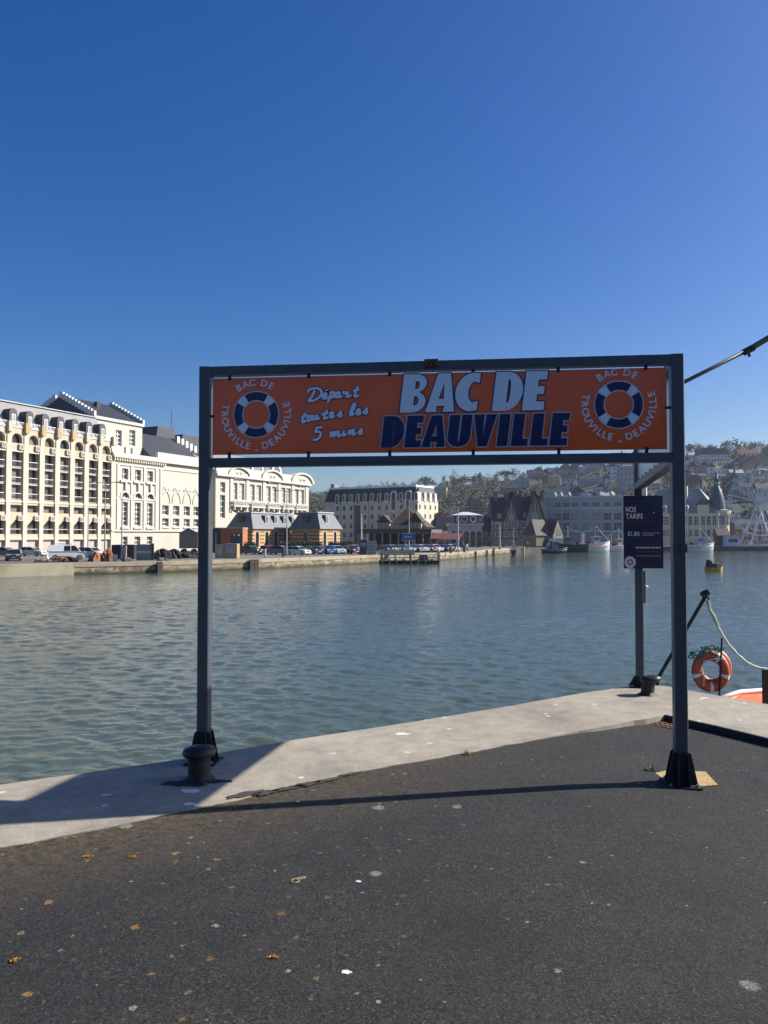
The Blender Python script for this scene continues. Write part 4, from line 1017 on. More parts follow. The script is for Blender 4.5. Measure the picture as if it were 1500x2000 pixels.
# front block with five bays
F0 = fx(414); zf = fz(520, 936)
holes = []; wins = []
for p, q in ((451.7,465.7),(486,499),(517.7,529.5),(547,557.5),(573,584)):
    for r in (p, q):
        cc = fx(r); wm = 2.0
        for y0, y1, rs in ((948.5,979.5,3),(994,1003,1)):
            a, b = fz(505, y1), fz(505, y0); holes.append((cc-wm/2, a, cc+wm/2, b)); wins.append((cc-wm/2, a, wm, b-a, 2, rs, M('curtained_glass',(0.33,0.33,0.31),0.3,0.1,0.7) if rs == 3 else None))
for y0, y1 in ((941.7,962),(967,1012)):
    cc = fx(428); a, b = fz(428, y1), fz(428, y0); holes.append((cc-0.9, a, cc+0.9, b)); wins.append((cc-0.9, a, 1.8, b-a, 2, 4 if y1 > 1000 else 2, None))
mb = wall_holes(MB(), C2, zf, holes, -0.9, 0.5, F0); shell(mb, C2, 24, zf, -0.9, F0); mb.build('wall', stone, cas)
for a, z, w, h, cs, rs, g in wins: window(cas, a, z, w, h, -0.48, cs, rs, FRW, g, 0.15)
MB().box(F0-0.2,-1.6,zf-0.6,C2+0.5,-0.903,zf-0.1).box(F0-0.1,-1.3,zf-0.1,C2+0.3,1.0,zf+0.5).build('cornice', stone2, cas)
MB().box(F0,-1.05,zf+0.5,C2,0.6,zf+1.7).build('parapet', stone2, cas)
for p in (444.5, 476, 508.5, 538.5, 565.5, 592): MB().box(fx(p)-0.55,-1.12,fz(505,1003),fx(p)+0.55,-0.904,zf-0.61).build('pilaster', stone2, cas)
for p, q in ((451.7,465.7),(486,499),(517.7,529.5),(547,557.5),(573,584)):
    a, b = fx(p)-1.5, fx(q)+1.5; z1, z0 = fz(505,981.5), fz(505,991)
    o = MB().box(a,-1.9,z0-0.25,b,-0.905,z0+0.1).box(a,-1.9,z1-0.2,b,-1.6,z1+0.15).build('balcony', stone2, cas)
    g = MB(); k = a+0.1
    while k < b-0.1: g.box(k,-1.82,z0+0.1,k+0.16,-1.68,z1-0.2); k += 0.42
    g.build('baluster_row', stone2, o)
    for r in (a+0.3, b-0.7, (a+b)/2-0.2): MB().box(r,-1.75,z0-0.95,r+0.4,-0.906,z0-0.26).build('corbel', stone2, cas)
for p in (458, 523.5, 582.5):
    c = fx(p); rx = (fx(p+22)-fx(p-22))/2; hh = rx*0.36
    ro, ri = arc(c, zf-0.1, rx, math.pi, 0, 14, hh*1.35), arc(c, zf-0.1, rx*.85, 0, math.pi, 14, hh*1.12)
    pd = MB().prism(ro+ri, -1.6, 0.5, 'y').build('pediment', stone2, cas)
    MB().prism(arc(c, zf-0.12, rx*.82, 0, math.pi, 14, hh*1.06), -1.15, 0.4, 'y').build('pediment_field', stone, cas)
    g = MB()
    for q in range(14):
        a = random.uniform(0, math.pi); r = random.uniform(0.1, 0.7); g.lathe([(0,-1.45),(0.3,-1.3),(0.38,-1.16)], (c+rx*.8*r*math.cos(a), 0, zf-0.8+hh*r*math.sin(a)), 7, 'y')
    for s_i in (-1, 1):
        g.tube([(c+s_i*rx*(.15+.10*math.cos(u)*(1-u/9)), -1.3, zf-0.2+hh*.35+hh*.25*math.sin(u)*(1-u/9)) for u in [i*.6 for i in range(12)]], 0.16, 6)
    g.build('carved_scrolls', stone2, pd)
# sign ring behind the parapet
for p, r in ((508, 2.6), (545, 2.4)):
    c = fx(p); MB().prism(arc(c, zf+1.9, r, 0, 2*math.pi, 20)+arc(c, zf+1.9, r*.72, 2*math.pi, 0, 20), 0.7, 1.0, 'y').build('roof_letter', M('sign_white',(0.7,0.7,0.68),0.5), cas)
    MB().prism(arc(c, zf+1.9, r*1.18, 0, 2*math.pi, 20)+arc(c, zf+1.9, r*1.01, 2*math.pi, 0, 20), 0.75, 0.95, 'y').build('roof_letter_rim', M('sign_dark',(0.05,0.05,0.06),0.5), cas)
# hipped slate roof over the front block
zr = fz(545, 916)+2.5
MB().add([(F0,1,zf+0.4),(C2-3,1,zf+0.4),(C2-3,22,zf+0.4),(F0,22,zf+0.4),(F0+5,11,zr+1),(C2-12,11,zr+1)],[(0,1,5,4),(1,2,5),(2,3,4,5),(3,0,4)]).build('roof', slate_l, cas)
# stage tower set back behind the street front, stepped verges
sb_ = 5.0
n1, ze = fset(185, 812, sb_); n2, _ = fset(278, 828, sb_); n0 = n1
zr_ = None
half = 9.0
nr, zr_ = fset(122, 773, sb_+half)
holes = []
for p in (232, 258.5):
    a, z0 = fset(p-6, 870, sb_); b, z1 = fset(p+6, 841, sb_); holes.append((a, z0, b, z1))
mb = wall_holes(MB(), n2, ze, holes, sb_, 0.4, n0); shell(mb, n2, half*2, ze, sb_, n0); mb.build('tower_wall', stone, cas)
for h4 in holes: window(cas, h4[0], h4[1], h4[2]-h4[0], h4[3]-h4[1], sb_+0.35, 2, 4, FRW, None, 0.16)
MB().box(n0-0.2,sb_-0.35,ze-0.5,n2+0.2,sb_-0.003,ze+0.05).build('cornice', stone2, cas)
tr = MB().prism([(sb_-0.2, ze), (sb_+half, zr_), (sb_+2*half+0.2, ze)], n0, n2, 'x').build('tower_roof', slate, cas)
for xx in (n0-0.35, n2-0.1):
    for k in range(11):
        f = (k+0.5)/11
        MB().box(xx, sb_-0.2+(half)*f-0.45, ze+(zr_-ze)*f-0.35, xx+0.5, sb_+half*f+0.3, ze+(zr_-ze)*f+0.75).build('stepped_merlon', M('merlon_white',(0.6,0.59,0.56),0.7), tr)
        if k < 10: MB().box(xx+0.04, sb_+half*(2-f)-0.3, ze+(zr_-ze)*f-0.35, xx+0.46, sb_+half*(2-f)+0.65, ze+(zr_-ze)*f+0.7).build('stepped_merlon', M('merlon_white',(0.6,0.59,0.56),0.7), tr)
ct, cz = fset(190, 797, sb_+half-3); MB().box(ct-0.5,sb_+half-3.4,zr_-3,ct+0.5,sb_+half-2.6,cz+1.2).build('chimney', blk, tr)
# lower hall roof, dark roof blocks
h0, hzb = fset(279, 880, 3.0); h1, _ = fset(392, 880, 3.0); hz_t = fset(285, 848, 9)[1]
hz_b = zcor+0.3
MB().prism([(2.0, hz_b), (9.0, hz_t), (22.0, hz_t), (25.0, hz_b)], n2+0.05, fx(412), 'x').build('hall_roof', slate, cas)
for a, b, y0, y1 in ((303,343,832,868),(352,392,848,885)):
    q0, za = fset(a, y1, 11); q1, _ = fset(b, y1, 11); zt_ = fset((a+b)/2, y0+3, 11)[1]
    MB().prism([(q0-0.5,za-3),(q1+0.5,za-3),(q1-0.4,zt_),(q0+0.8,zt_)], 11, 17, 'y').build('roof_block', M('roof_block_dark',(0.05,0.052,0.06),0.5,0.2,0.6), cas)
for k in range(6):
    f = k/5; q, z = fset(346+42*f, 857+23*f, 8); MB().box(q-0.4,8-0.4,z-1.0,q+0.4,8.4,z+0.5).build('stepped_merlon', M('merlon_white',(0.6,0.59,0.56),0.7), cas)
am, az_ = fset(335, 800, 12); MB().bar((am,12,zcor),(am,12,az_),0.08).build('aerial', blk, cas)
for p in (245, 258): 
    q = fx(p); MB().box(q-0.3,-0.2,zcor+0.35,q+0.3,0.3,zcor+1.6).build('parapet_post', stone2, cas)
MB().box(fx(305),-0.25,zcor+0.36,CE,0.4,zcor+1.5).build('parapet', stone2, cas)
# ------------------------------------------------------------------ other buildings along the far bank
def block(name, label, pl, Yl, pr, Yr, cat='building', base=ZS, group=None):
    """thing whose frame has x along its front (left to right as seen), y into the depth, z up; returns (thing, width, height functions)"""
    a, b = Vector((xat(pl, Yl), Yl, base)), Vector((xat(pr, Yr), Yr, base)); w = (b-a).length
    t = thing(name, label, cat, a, math.atan2(b.y-a.y, b.x-a.x), group)
    return t, w, (lambda py: CAM_Z+(1045-py)/FPX*Yl-base), (lambda py: CAM_Z+(1045-py)/FPX*Yr-base)
def gable(w, d, z0, z1, ov=0.3, along='x', x0=0.0, y0=0.0):
    """solid gable roof; ridge along x or y"""
    if along == 'x': return MB().prism([(y0-ov, z0), (y0+d/2, z1), (y0+d+ov, z0)], x0-ov, x0+w+ov, 'x')
    return MB().prism([(x0-ov, z0), (x0+w/2, z1), (x0+w+ov, z0)], y0-ov, y0+d+ov, 'y')
def hip(w, d, z0, z1, ov=0.3, x0=0, y0=0, cut=None):
    k = cut if cut is not None else min(w, d)/2
    a, b, c, e = x0-ov, y0-ov, x0+w+ov, y0+d+ov
    if k >= d/2-1e-3 and cut is None:
        if w >= d: T = [(x0+d/2, y0+d/2, z1), (x0+w-d/2, y0+d/2, z1)]; F = [(0,1,5,4),(1,2,5),(2,3,4,5),(3,0,4)]
        else: T = [(x0+w/2, y0+w/2, z1), (x0+w/2, y0+d-w/2, z1)]; F = [(0,1,4),(1,2,5,4),(2,3,5),(3,0,4,5)]
        return MB().add([(a,b,z0),(c,b,z0),(c,e,z0),(a,e,z0)]+T, F+[(3,2,1,0)])
    T = [(x0+k,y0+k,z1),(x0+w-k,y0+k,z1),(x0+w-k,y0+d-k,z1),(x0+k,y0+d-k,z1)]
    return MB().add([(a,b,z0),(c,b,z0),(c,e,z0),(a,e,z0)]+T, [(0,1,5,4),(1,2,6,5),(2,3,7,6),(3,0,4,7),(4,5,6,7),(3,2,1,0)])
def side_windows(t, w, ys, zs, ww, wh, cols=2, rows=2, glass=None):
    """windows on the x = w side wall, standing 2 cm proud"""
    for y in ys:
        for z in zs: window(t, 0, 0, ww, wh, cols=cols, rows=rows, glass=glass, rz=math.pi/2, loc=(w+0.05, y, z))

# two harbour offices: yellow brick with red bands under slate mansards
ybrick = M('yellow_brick', (0.44,0.335,0.185), 0.85, 0.15, 1.5, 0.2, 10); rbrick = M('red_brick', (0.26,0.10,0.055), 0.85, 0.2, 1.5)
def office(pc, Yc, dep, ln, label, flip):
    c = Vector((xat(pc, Yc), Yc, ZS)); t = thing('harbour_office', label, 'building', c, FRZ, 'slate roofed harbour offices')
    he = (1045-1033)/FPX*Yc+3.24; ht = (1045-1001)/FPX*Yc+3.24
    holes = []
    nx = 5 if ln > 12 else 2
    for i in range(nx):
        x = ln*(i+0.5)/nx; holes.append((x-0.55, 0.9, x+0.55, he-0.5, 'arch'))
    mb = wall_holes(MB(), ln, he, holes, 0, 0.25); shell(mb, ln, dep, he); mb.build('wall', ybrick, t)
    for h4 in holes: MB().box(h4[0],0.2,h4[1],h4[2],0.24,h4[3]).build('window', GLASS[0], t)
    for k in range(5):
        z = 0.9+k*(he-1.2)/4.6; xs = sorted([0.0]+[q for h4 in holes for q in (h4[0]-0.35, h4[2]+0.35)]+[ln]); m = MB()
        for i in range(0, len(xs), 2):
            if xs[i+1]-xs[i] > 0.1: m.box(xs[i]+0.02,-0.03,z,xs[i+1]-0.02,-0.003,z+0.3)
        m.box(-0.03,0.05,z,-0.003,dep*.42,z+0.3).box(-0.03,dep*.58,z,-0.003,dep-0.05,z+0.3); m.build('brick_band', rbrick, t)
    MB().box(-0.05,dep*.44,0.6,-0.004,dep*.56,he-0.7).build('door', M('door_blue',(0.02,0.06,0.11),0.4), t)
    rf = hip(ln, dep, he, ht, 0.45, cut=1.15).build('roof', M('office_slate',(0.115,0.12,0.128),0.5,0.12,1.2,0.25,8), t)
    MB().box(0.9,0.9,ht-0.02,ln-0.9,dep-0.9,ht+0.2).build('roof_rim', M('zinc',(0.42,0.42,0.43)), rf)
    for i in range(nx if nx > 2 else 1):
        if nx > 2 and i == 0: continue
        x = ln*(i+0.5)/max(nx,2) - (0 if nx > 2 else -ln*.12)
        dm = MB().prism([(0.1, he+1.0), (0.1, ht-0.5), (1.3, ht-0.35), (1.3, he+1.0)], x-0.6, x+0.6, 'x').build('dormer', slate, rf)
        window(dm, x-0.5, he+1.1, 1.0, ht-he-1.7, 0.02, 2, 1, FRW, M('glass_blue',(0.03,0.07,0.16),0.1), 0.09)
    MB().prism([(0.1,he+1.2),(0.1,ht-0.6),(0.95,ht-0.6)], dep*.4, dep*.6, 'y').build('dormer', slate, rf)
    return t
office(493, 148, 5.6, 16.6, 'longer yellow brick office with grey slate mansard, behind parked cars', 0)
office(624, 152, 6.5, 8.6, 'smaller slate roofed brick office next to the hotel', 1)

# the large hotel with arched dormers
hcream = M('hotel_cream', (0.58,0.515,0.38), 0.85, 0.06, 0.3, stain=((0.35,0.30,0.20),0.2,0.3))
t, w, zl_, zr_f = block('hotel', 'six storey cream hotel with black mansard and white arched dormers', 634, 242, 815, 225)
he = zr_f(977); ht = zr_f(949); dep = 13.5
holes = []; wins = []
cols = [w*(i+0.9)/13 for i in range(1, 13)]
for ci, x in enumerate(cols):
    for r in range(5):
        z = he-2.6-r*2.75
        if z > 1: holes.append((x-0.42, z, x+0.42, z+1.35))
mb = wall_holes(MB(), w, he, holes, 0, 0.25); shell(mb, w, dep, he); mb.build('wall', hcream, t)
for h4 in holes: window(t, h4[0], h4[1], 0.84, 1.35, 0.2, 1, 1, FRD, None, 0.06)
for x in (w*.335, w*.18, w*.49, w*.73, w*.86): MB().box(x-0.06,-0.05,0.5,x+0.06,-0.003,he-0.3).build('downpipe', M('pipe_grey',(0.12,0.11,0.10),0.6), t)
MB().box(w*.345,-0.35,0.3,w*.40,-0.004,he-1.0).build('stair_strip', M('strip_purple',(0.05,0.045,0.075),0.4), t)
MB().box(-0.2,-0.25,he-0.25,w+0.2,0.0,he+0.05).build('cornice', hcream, t)
MB().box(0,-0.08,he*0.46,w,-0.003,he*0.46+0.15).build('string_course', hcream, t)
rf = hip(w, dep, he, ht, 0.15, cut=1.1).build('roof', slate, t)
MB().box(0.9,0.9,ht-0.1,w-0.9,dep-0.9,ht+0.45).build('roof_rim', M('rim_white',(0.7,0.7,0.68),0.6), rf)
MB().box(0.2,3,he,1.6,5,ht+1.8).build('chimney', M('chimney_stone',(0.2,0.17,0.14),0.8), rf)
for ci, x in enumerate(cols):
    big = ci in (8, 10); dw = 1.15 if big else 0.62; z1 = he+(3.0 if big else 2.5); z0 = he-(3.2 if big else 0.4 if ci % 3 else 1.2)
    d_ = MB().prism([(x-dw, z0)]+arc(x, z1-dw, dw, math.pi, 0, 8)+[(x+dw, z0)], -0.30, 1.0, 'y').build('dormer', M('dormer_cream',(0.70,0.66,0.56),0.8), rf)
    MB().prism([(x-dw*.6, z0+0.5)]+arc(x, z1-dw*.95, dw*.6, math.pi, 0, 8)+[(x+dw*.6, z0+0.5)], -0.34, -0.303, 'y').build('window', GLASS[0], d_)
    if ci > 5: MB().box(x-0.35,0.75,ht-1.5,x+0.35,1.2,ht-0.6).build('skylight', GLASS[1], rf)
for r in range(6):
    for k in range(4):
        y = dep*(k+0.3)/4; z = he-2.6-r*2.75+2.75*(0)
        if z > 0.5: window(t, 0, 0, 1.1, 1.5, cols=2, rows=1, rz=math.pi/2, loc=(w+0.05, y, z))
for k in range(4):
    y = dep*(k+0.42)/4; MB().prism([(y-0.6,he-0.3)]+arc(y,he+2.0,0.6,math.pi,0,6)+[(y+0.6,he-0.3)], w-1.0, w+0.2, 'x').build('dormer', M('dormer_cream',(0.70,0.66,0.56)), rf)

# fish market: timbered house with steep pyramid roof over a flat canopy
brown_roof = M('brown_tile', (0.055,0.038,0.028), 0.8, 0.3, 1.2, 0.3, 6); timber = M('dark_timber', (0.045,0.032,0.025), 0.8, 0.2, 2); plaster = M('plaster_tan', (0.40,0.34,0.25), 0.85, 0.1, 1)
t, w, zl_, _ = block('fish_market', 'fish market hall with steep brown pyramid roof above a flat dark canopy', 697, 168, 842, 164)
hc = zl_(1041); hr = zl_(1034)
MB().box(0,0,hc,w,14,hr).build('canopy', M('canopy_grey',(0.10,0.095,0.085),0.7,0.2,0.6), t)
MB().box(-0.1,-0.12,hc+0.15,w+0.1,-0.003,hr+0.12).build('fascia', M('fascia_brown',(0.06,0.05,0.042),0.7), t)
for i in range(10): MB().box(w*i/9.2+0.1,0.3,0,w*i/9.2+0.4,0.6,hc).build('post', M('post_pale',(0.25,0.23,0.2),0.7), t)
MB().box(0.4,9,0.02,w-0.4,9.2,hc-0.02).build('back_wall', M('market_dark',(0.06,0.05,0.045),0.8,0.4,0.8), t)
for i in range(8):
    x = w*(i+0.3)/8; s = MB().box(x,3.0,0.02,x+1.2,4.2,1.0).build('stall_counter', M('counter%d' % (i % 3), ((0.5,0.5,0.48),(0.12,0.16,0.25),(0.3,0.12,0.08))[i % 3],0.6), t)
xa, xb = (758-697)/1500*166, (832-697)/1500*166
pk = zl_(989); xm = (782-697)/1500*166
MB().box(xa+1,2.5,hr,xb-0.5,11.5,hr+1.2).build('wall', plaster, t)
MB().add([(xa-0.5,1.5,hr+0.5),(xb+0.3,1.5,hr+0.5),(xb+0.3,12,hr+0.5),(xa-0.5,12,hr+0.5),(xm-0.3,6.2,pk),(xm+0.5,6.8,pk)],[(0,1,5,4),(1,2,5),(2,3,4,5),(3,0,4),(3,2,1,0)]).build('roof', brown_roof, t)
for dx, z1 in ((3.4, hr+2.9), (-3.6, hr+2.3)):
    gx = xm+dx; MB().box(gx-1.3,0.9,hr+0.02,gx+1.3,4,hr+1.6).build('gable_wall', plaster, t); MB().prism([(gx-1.7,hr+1.5),(gx,z1+0.9),(gx+1.7,hr+1.5)],0.6,5.2,'y').build('gable_roof', brown_roof, t)
    for q in (-1.1,-0.4,0.4,1.1): MB().box(gx+q-0.07,0.86,hr+0.1,gx+q+0.07,0.897,hr+1.5).build('timber', timber, t)
MB().box(xm-4.5,1.2,hr+0.02,xm+2,1.5,hr+0.9).build('parapet', plaster, t)
# restaurant awning
t, w, zl_, _ = block('market_awning', 'red and white awning stretched beside the fish market', 838, 163, 897, 161, 'awning')
MB().add([(0,0,zl_(1052)),(w,0,zl_(1052)),(w,4,zl_(1041)),(0,4,zl_(1041)),(0,0,zl_(1052)-0.1),(w,0,zl_(1052)-0.1),(w,4,zl_(1041)-0.1),(0,4,zl_(1041)-0.1)],[(0,1,2,3),(7,6,5,4),(0,4,5,1),(1,5,6,2),(2,6,7,3),(3,7,4,0)]).build('cloth', M('awning_red',(0.17,0.04,0.028),0.7,0.2,1.0), t)
MB().box(w*.35,-0.1,zl_(1053.5),w,-0.004,zl_(1050)).build('valance', M('valance_pale',(0.6,0.5,0.42),0.7), t)
for i in range(4): MB().box(w*i/3.1,0.1,0,w*i/3.1+0.1,0.2,zl_(1052)).build('post', M('pipe_grey',(0.12,0.11,0.10)), t)

# generic town and hillside houses -------------------------------------------------
HBOX = []
def house(label, px, py, wpx, hpx, rpx, wallm, roofm, Yd=None, rot=0.0, dep=None, style='gable', nw=3, nr=2, ch=1, name='house', glass=None, cat='house'):
    p = next(q for q in (hill_hit(px, py+3*i) for i in range(60)) if q) if Yd is None else Vector((xat(px, Yd), Yd, ZS))
    HBOX.append((px-wpx*.55, px+wpx*.55, py-hpx-rpx*.8, py, p.y))
    Yd = p.y; k = Yd/FPX; w, h, r = wpx*k, hpx*k, rpx*k; dep = dep or max(w*0.75, 6)
    t = thing(name, label, cat, (p.x, p.y, p.z-0.3), rot)
    h += 0.3; x0 = -w/2
    MB().box(x0,0,-4,w/2,dep,h).build('wall', wallm, t)
    ww = min(1.15, w/nw*0.5); wh = min(1.6, h/nr*0.55)
    for i in range(nw):
        for q in range(nr):
            window(t, x0+w*(i+0.5)/nw-ww/2, 0.45+h*(q+0.08)/nr, ww, wh, -0.07, 2, 1, FRW, glass, 0.09)
    for q in range(nr): window(t, 0, 0, ww, wh, cols=2, rows=1, rz=math.pi/2, loc=(w/2+0.07, dep*.4, 0.45+h*(q+0.08)/nr))
    if style == 'gable': rf = gable(w, dep, h, h+r, 0.35, 'x', x0)
    elif style == 'front': rf = gable(w, dep, h, h+r, 0.3, 'y', x0)
    elif style == 'mansard': rf = hip(w, dep, h, h+r, 0.25, x0, cut=min(1.4, w*.15))
    else: rf = hip(w, dep, h, h+r, 0.35, x0)
    rf = rf.build('roof', roofm, t)
    if style == 'front':
        MB().prism([(x0+0.1, h), (0, h+r-0.3), (w/2-0.1, h)], -0.06, 0.0, 'y').build('gable_wall', wallm, t)
        window(t, -0.45, h+r*.25, 0.9, min(1.3, r*.4), -0.13, 2, 1, FRW, glass, 0.09)
        for s_ in (-1, 1): MB().bar((s_*(w/2+0.3), -0.36, h-0.05), (0, -0.36, h+r+0.05), 0.12, 0.3).build('bargeboard', FRW, rf)
    for c in range(ch):
        x = x0+w*(0.2+0.6*c/max(1, ch-1) if ch > 1 else 0.75); m = MB().box(x-0.4,dep*.45,h,x+0.4,dep*.45+0.7,h+r+1.2); m.box(x-0.46,dep*.45-0.05,h+r+1.2,x+0.46,dep*.45+0.75,h+r+1.4); m.build('chimney', rbrick if c % 2 == 0 else stone, rf)
    return t
wl_w = M('house_white',(0.74,0.72,0.68),0.8,0.1,0.6); wl_g = M('house_grey',(0.38,0.38,0.38),0.85,0.12,0.6); wl_o = M('house_ochre',(0.62,0.42,0.18),0.8,0.12,0.6); wl_b = M('house_brick',(0.20,0.12,0.085),0.85,0.2,0.8); wl_c = M('house_cream',(0.62,0.55,0.41),0.8,0.1,0.6)
rf_s = slate; rf_g = M('roof_grey',(0.13,0.135,0.145),0.6,0.2,0.8); rf_r = M('roof_redbrown',(0.11,0.055,0.04),0.7,0.25,0.9); rf_l = M('roof_pale',(0.34,0.34,0.35),0.6,0.15,0.8)
# town behind the market
house('dark slate house with low pale dormer gable beside the hotel', 872, 1046, 48, 30, 26, wl_b, rf_s, 232, R(6), style='mansard', nw=4, nr=2, ch=2)
house('small grey house tucked under the slate house next to the hotel', 862, 1055, 34, 18, 14, wl_g, rf_g, 215, R(-4), style='gable', nw=3, nr=1)
house('tall brick tower house rising behind the white canopied pavilion', 930, 1050, 26, 78, 12, wl_b, rf_s, 262, R(3), style='mansard', nw=2, nr=5, ch=2)
house('red brick house with white gable between tower and timbered row', 950, 1050, 22, 48, 16, wl_b, rf_r, 250, R(-5), style='front', nw=2, nr=3)
house('narrow blue-grey slate house against the timbered row', 954, 1052, 24, 30, 26, M('house_slate_blue',(0.09,0.105,0.14),0.8,0.1,1), rf_s, 226, R(2), style='mansard', nw=2, nr=2)
house('pale grey house peeping above the timbered row', 976, 1050, 40, 62, 14, wl_g, rf_g, 262, R(-4), style='gable', nw=3, nr=4, ch=2)
# pavilion with a wide white canopy roof
t, w, zl_, _ = block('pavilion', 'round-windowed grey pavilion under a wide white canopy roof', 880, 205, 942, 205)
MB().box(0,0,-0.5,w,9,zl_(1025)).build('wall', wl_g, t); MB().box(w*.12,0.6,zl_(1025),w*.88,8,zl_(1006)).build('upper_wall', M('pavilion_dark',(0.09,0.085,0.085),0.7), t)
MB().box(-0.4,-0.4,zl_(1025)-0.2,w+0.4,9,zl_(1022)).build('balcony', M('zinc',(0.42,0.42,0.43)), t)
MB().add([(w*.02,-1,zl_(1006)),(w*1.02,-1,zl_(1006)),(w*1.02,9,zl_(1006)),(w*.02,9,zl_(1006)),(w*.42,4,zl_(999)),(w*.62,4,zl_(999)),(w*.02,-1,zl_(1006)-0.25),(w*1.02,-1,zl_(1006)-0.25)],[(0,1,5,4),(1,2,5),(2,3,4,5),(3,0,4),(6,7,1,0)]).build('roof', M('canopy_white',(0.55,0.56,0.58),0.5), t)
for q in (0.28, 0.45, 0.72):
    o = MB().prism(arc(w*q, zl_(1014), 0.85, 0, 2*math.pi, 14)+arc(w*q, zl_(1014), 0.6, 2*math.pi, 0, 14), 0.45, 0.597, 'y').build('round_window', FRW, t); MB().prism(arc(w*q, zl_(1014), 0.6, 0, 2*math.pi, 14)[:-1], 0.52, 0.56, 'y').build('pane', GLASS[0], o)
for i in range(5): MB().prism([(w*(i+.15)/5,0.2)]+arc(w*(i+.5)/5, zl_(1042), w*.07, math.pi, 0, 6)+[(w*(i+.85)/5,0.2)], -0.05, -0.003, 'y').build('window', GLASS[i % 2], t)
# half-timbered row
def timbered(pl, pr, Yd, label, hw, gz, eave, top, roofm=rf_s, nst=2):
    t, w, z, _ = block('timbered_house', label, pl, Yd, pr, Yd, 'house', group='half-timbered houses on the waterfront')
    he, ht = z(eave), z(top)
    MB().box(0,0,-0.3,w,9,he).build('wall', M('timber_plaster',(0.30,0.285,0.26),0.85,0.12,0.8), t)
    rf = gable(w, 9, he, ht, 0.3, 'x').build('roof', roofm, t)
    for i in range(int(w/0.9)+1): MB().box(i*0.9,-0.08,he*.3,i*0.9+0.22,-0.003,he-0.02).build('timber', timber, t)
    for q in (.3, .62, .97): MB().box(0,-0.10,he*q-0.12,w,-0.004,he*q+0.12).build('timber', timber, t)
    for i in range(3):
        for q in (.36, .67): window(t, w*(i+.3)/3, he*q+0.1, 1.3, he*.22, -0.16, 3, 1, FRW, None, 0.10)
    for gx, gw in gz:
        x = w*gx; hw_ = gw; zt = ht+0.6
        g = MB().prism([(x-hw_,he*.75),(x-hw_,he+0.3),(x,zt),(x+hw_,he+0.3),(x+hw_,he*.75)],-0.5,4,'y').build('gable_wall', M('timber_plaster',(0.30,0.285,0.26)), t)
        for s_ in (-1,1): MB().bar((x+s_*(hw_+0.4),-0.7,he), (x,-0.7,zt+0.5), 1.2, 0.22).build('bargeboard', timber, rf)
        MB().prism([(x-hw_-0.4,he+0.1),(x,zt+0.45),(x+hw_+0.4,he+0.1)],-0.4,4.4,'y').build('gable_roof', roofm, rf)
        for q in (-.6,-.2,.2,.6): MB().box(x+hw_*q-0.09,-0.58,he*.75,x+hw_*q+0.09,-0.503,he+0.2+(zt-he)*(1-abs(q))*.8).build('timber', timber, t)
        window(t, x-0.55, he+0.1, 1.1, 1.7, -0.66, 2, 2, FRW, GLASS[2], 0.1)
    for x in (.12,.55,.9): MB().box(w*x,3.6,he,w*x+0.9,4.6,ht+1.5).build('chimney', M('chimney_grey',(0.16,0.14,0.125),0.85), rf)
    for x in (.15,.38,.6):
        d_ = MB().box(w*x,-0.1,he+0.2,w*x+1.5,2.5,he+2.2).build('dormer', timber, rf); window(d_, w*x+0.2, he+0.5, 1.1, 1.3, -0.18, 2, 2, FRW, GLASS[1], 0.1)
timbered(963, 1012, 222, 'half-timbered house with one steep gable and tan dormers', 0, ((.72,2.1),), 1016, 969)
timbered(1012, 1066, 223, 'half-timbered house with tall pale gable next to the grey building', 0, ((.60,2.4),), 1014, 967)
# long grey waterfront building
grey_r = M('grey_render',(0.40,0.415,0.42),0.8,0.08,0.5,0.1,4)
t, w, z, _ = block('waterfront_building', 'long pale grey waterfront building with large bay windows in seven bays', 1064, 232, 1246, 222)
zr0 = lambda py: CAM_Z+(1045-py)/FPX*227-ZS
hc = zr0(970); holes = []
px_b = [1092, 1107, 1124, 1145, 1167, 1188, 1208, 1228]; pw_ = w/182
for p in px_b:
    x = (p-1064)*pw_
    for y0, y1, ww in ((981,989,1.0),(1002,1016,1.05),(1021,1036,1.05)): holes.append((x-ww, zr0(y1), x+ww, zr0(y0)))
mb = wall_holes(MB(), w, hc, holes, 0, 0.35); shell(mb, w, 14, hc); mb.build('wall', grey_r, t)
for i, h4 in enumerate(holes): window(t, h4[0], h4[1], h4[2]-h4[0], h4[3]-h4[1], 0.25, 3, 2, M('frame_pale',(0.5,0.5,0.48),0.5), M('glass_warm',(0.30,0.28,0.20),0.15,0.3,1) if 6 <= i < 15 and i % 3 else GLASS[i % 2], 0.12)
for p in [1066+i for i in (0, 16, 33, 51, 71, 92, 113, 133, 153, 172)]: MB().box((p-1064)*pw_-0.3,-0.3,0,(p-1064)*pw_+0.3,-0.003,hc+0.4).build('pilaster', grey_r, t)
for py, hh, o in ((970,0.4,.5),(993,0.5,.35),(1038,0.5,1.2),(1018,0.3,.25)): MB().box(-0.2,-o,zr0(py)-hh/2,w+0.2,-0.004,zr0(py)+hh/2).build('string_course', M('grey_trim',(0.52,0.53,0.535),0.8), t)
for p in (1085, 1097, 1113, 1196): MB().lathe([(0.5,0),(0.6,0.6),(0.3,1.1),(0,1.5)], ((p-1064)*pw_,0.2,hc+0.2), 8).build('finial', M('grey_trim',(0.52,0.53,0.535)), t)
MB().prism([((1134-1064)*pw_,hc)]+arc((1145-1064)*pw_,hc,1.7,math.pi,0,8,1.4)[1:-1]+[((1156-1064)*pw_,hc)],-0.3,0.3,'y').build('pediment', M('grey_trim',(0.52,0.53,0.535)), t)
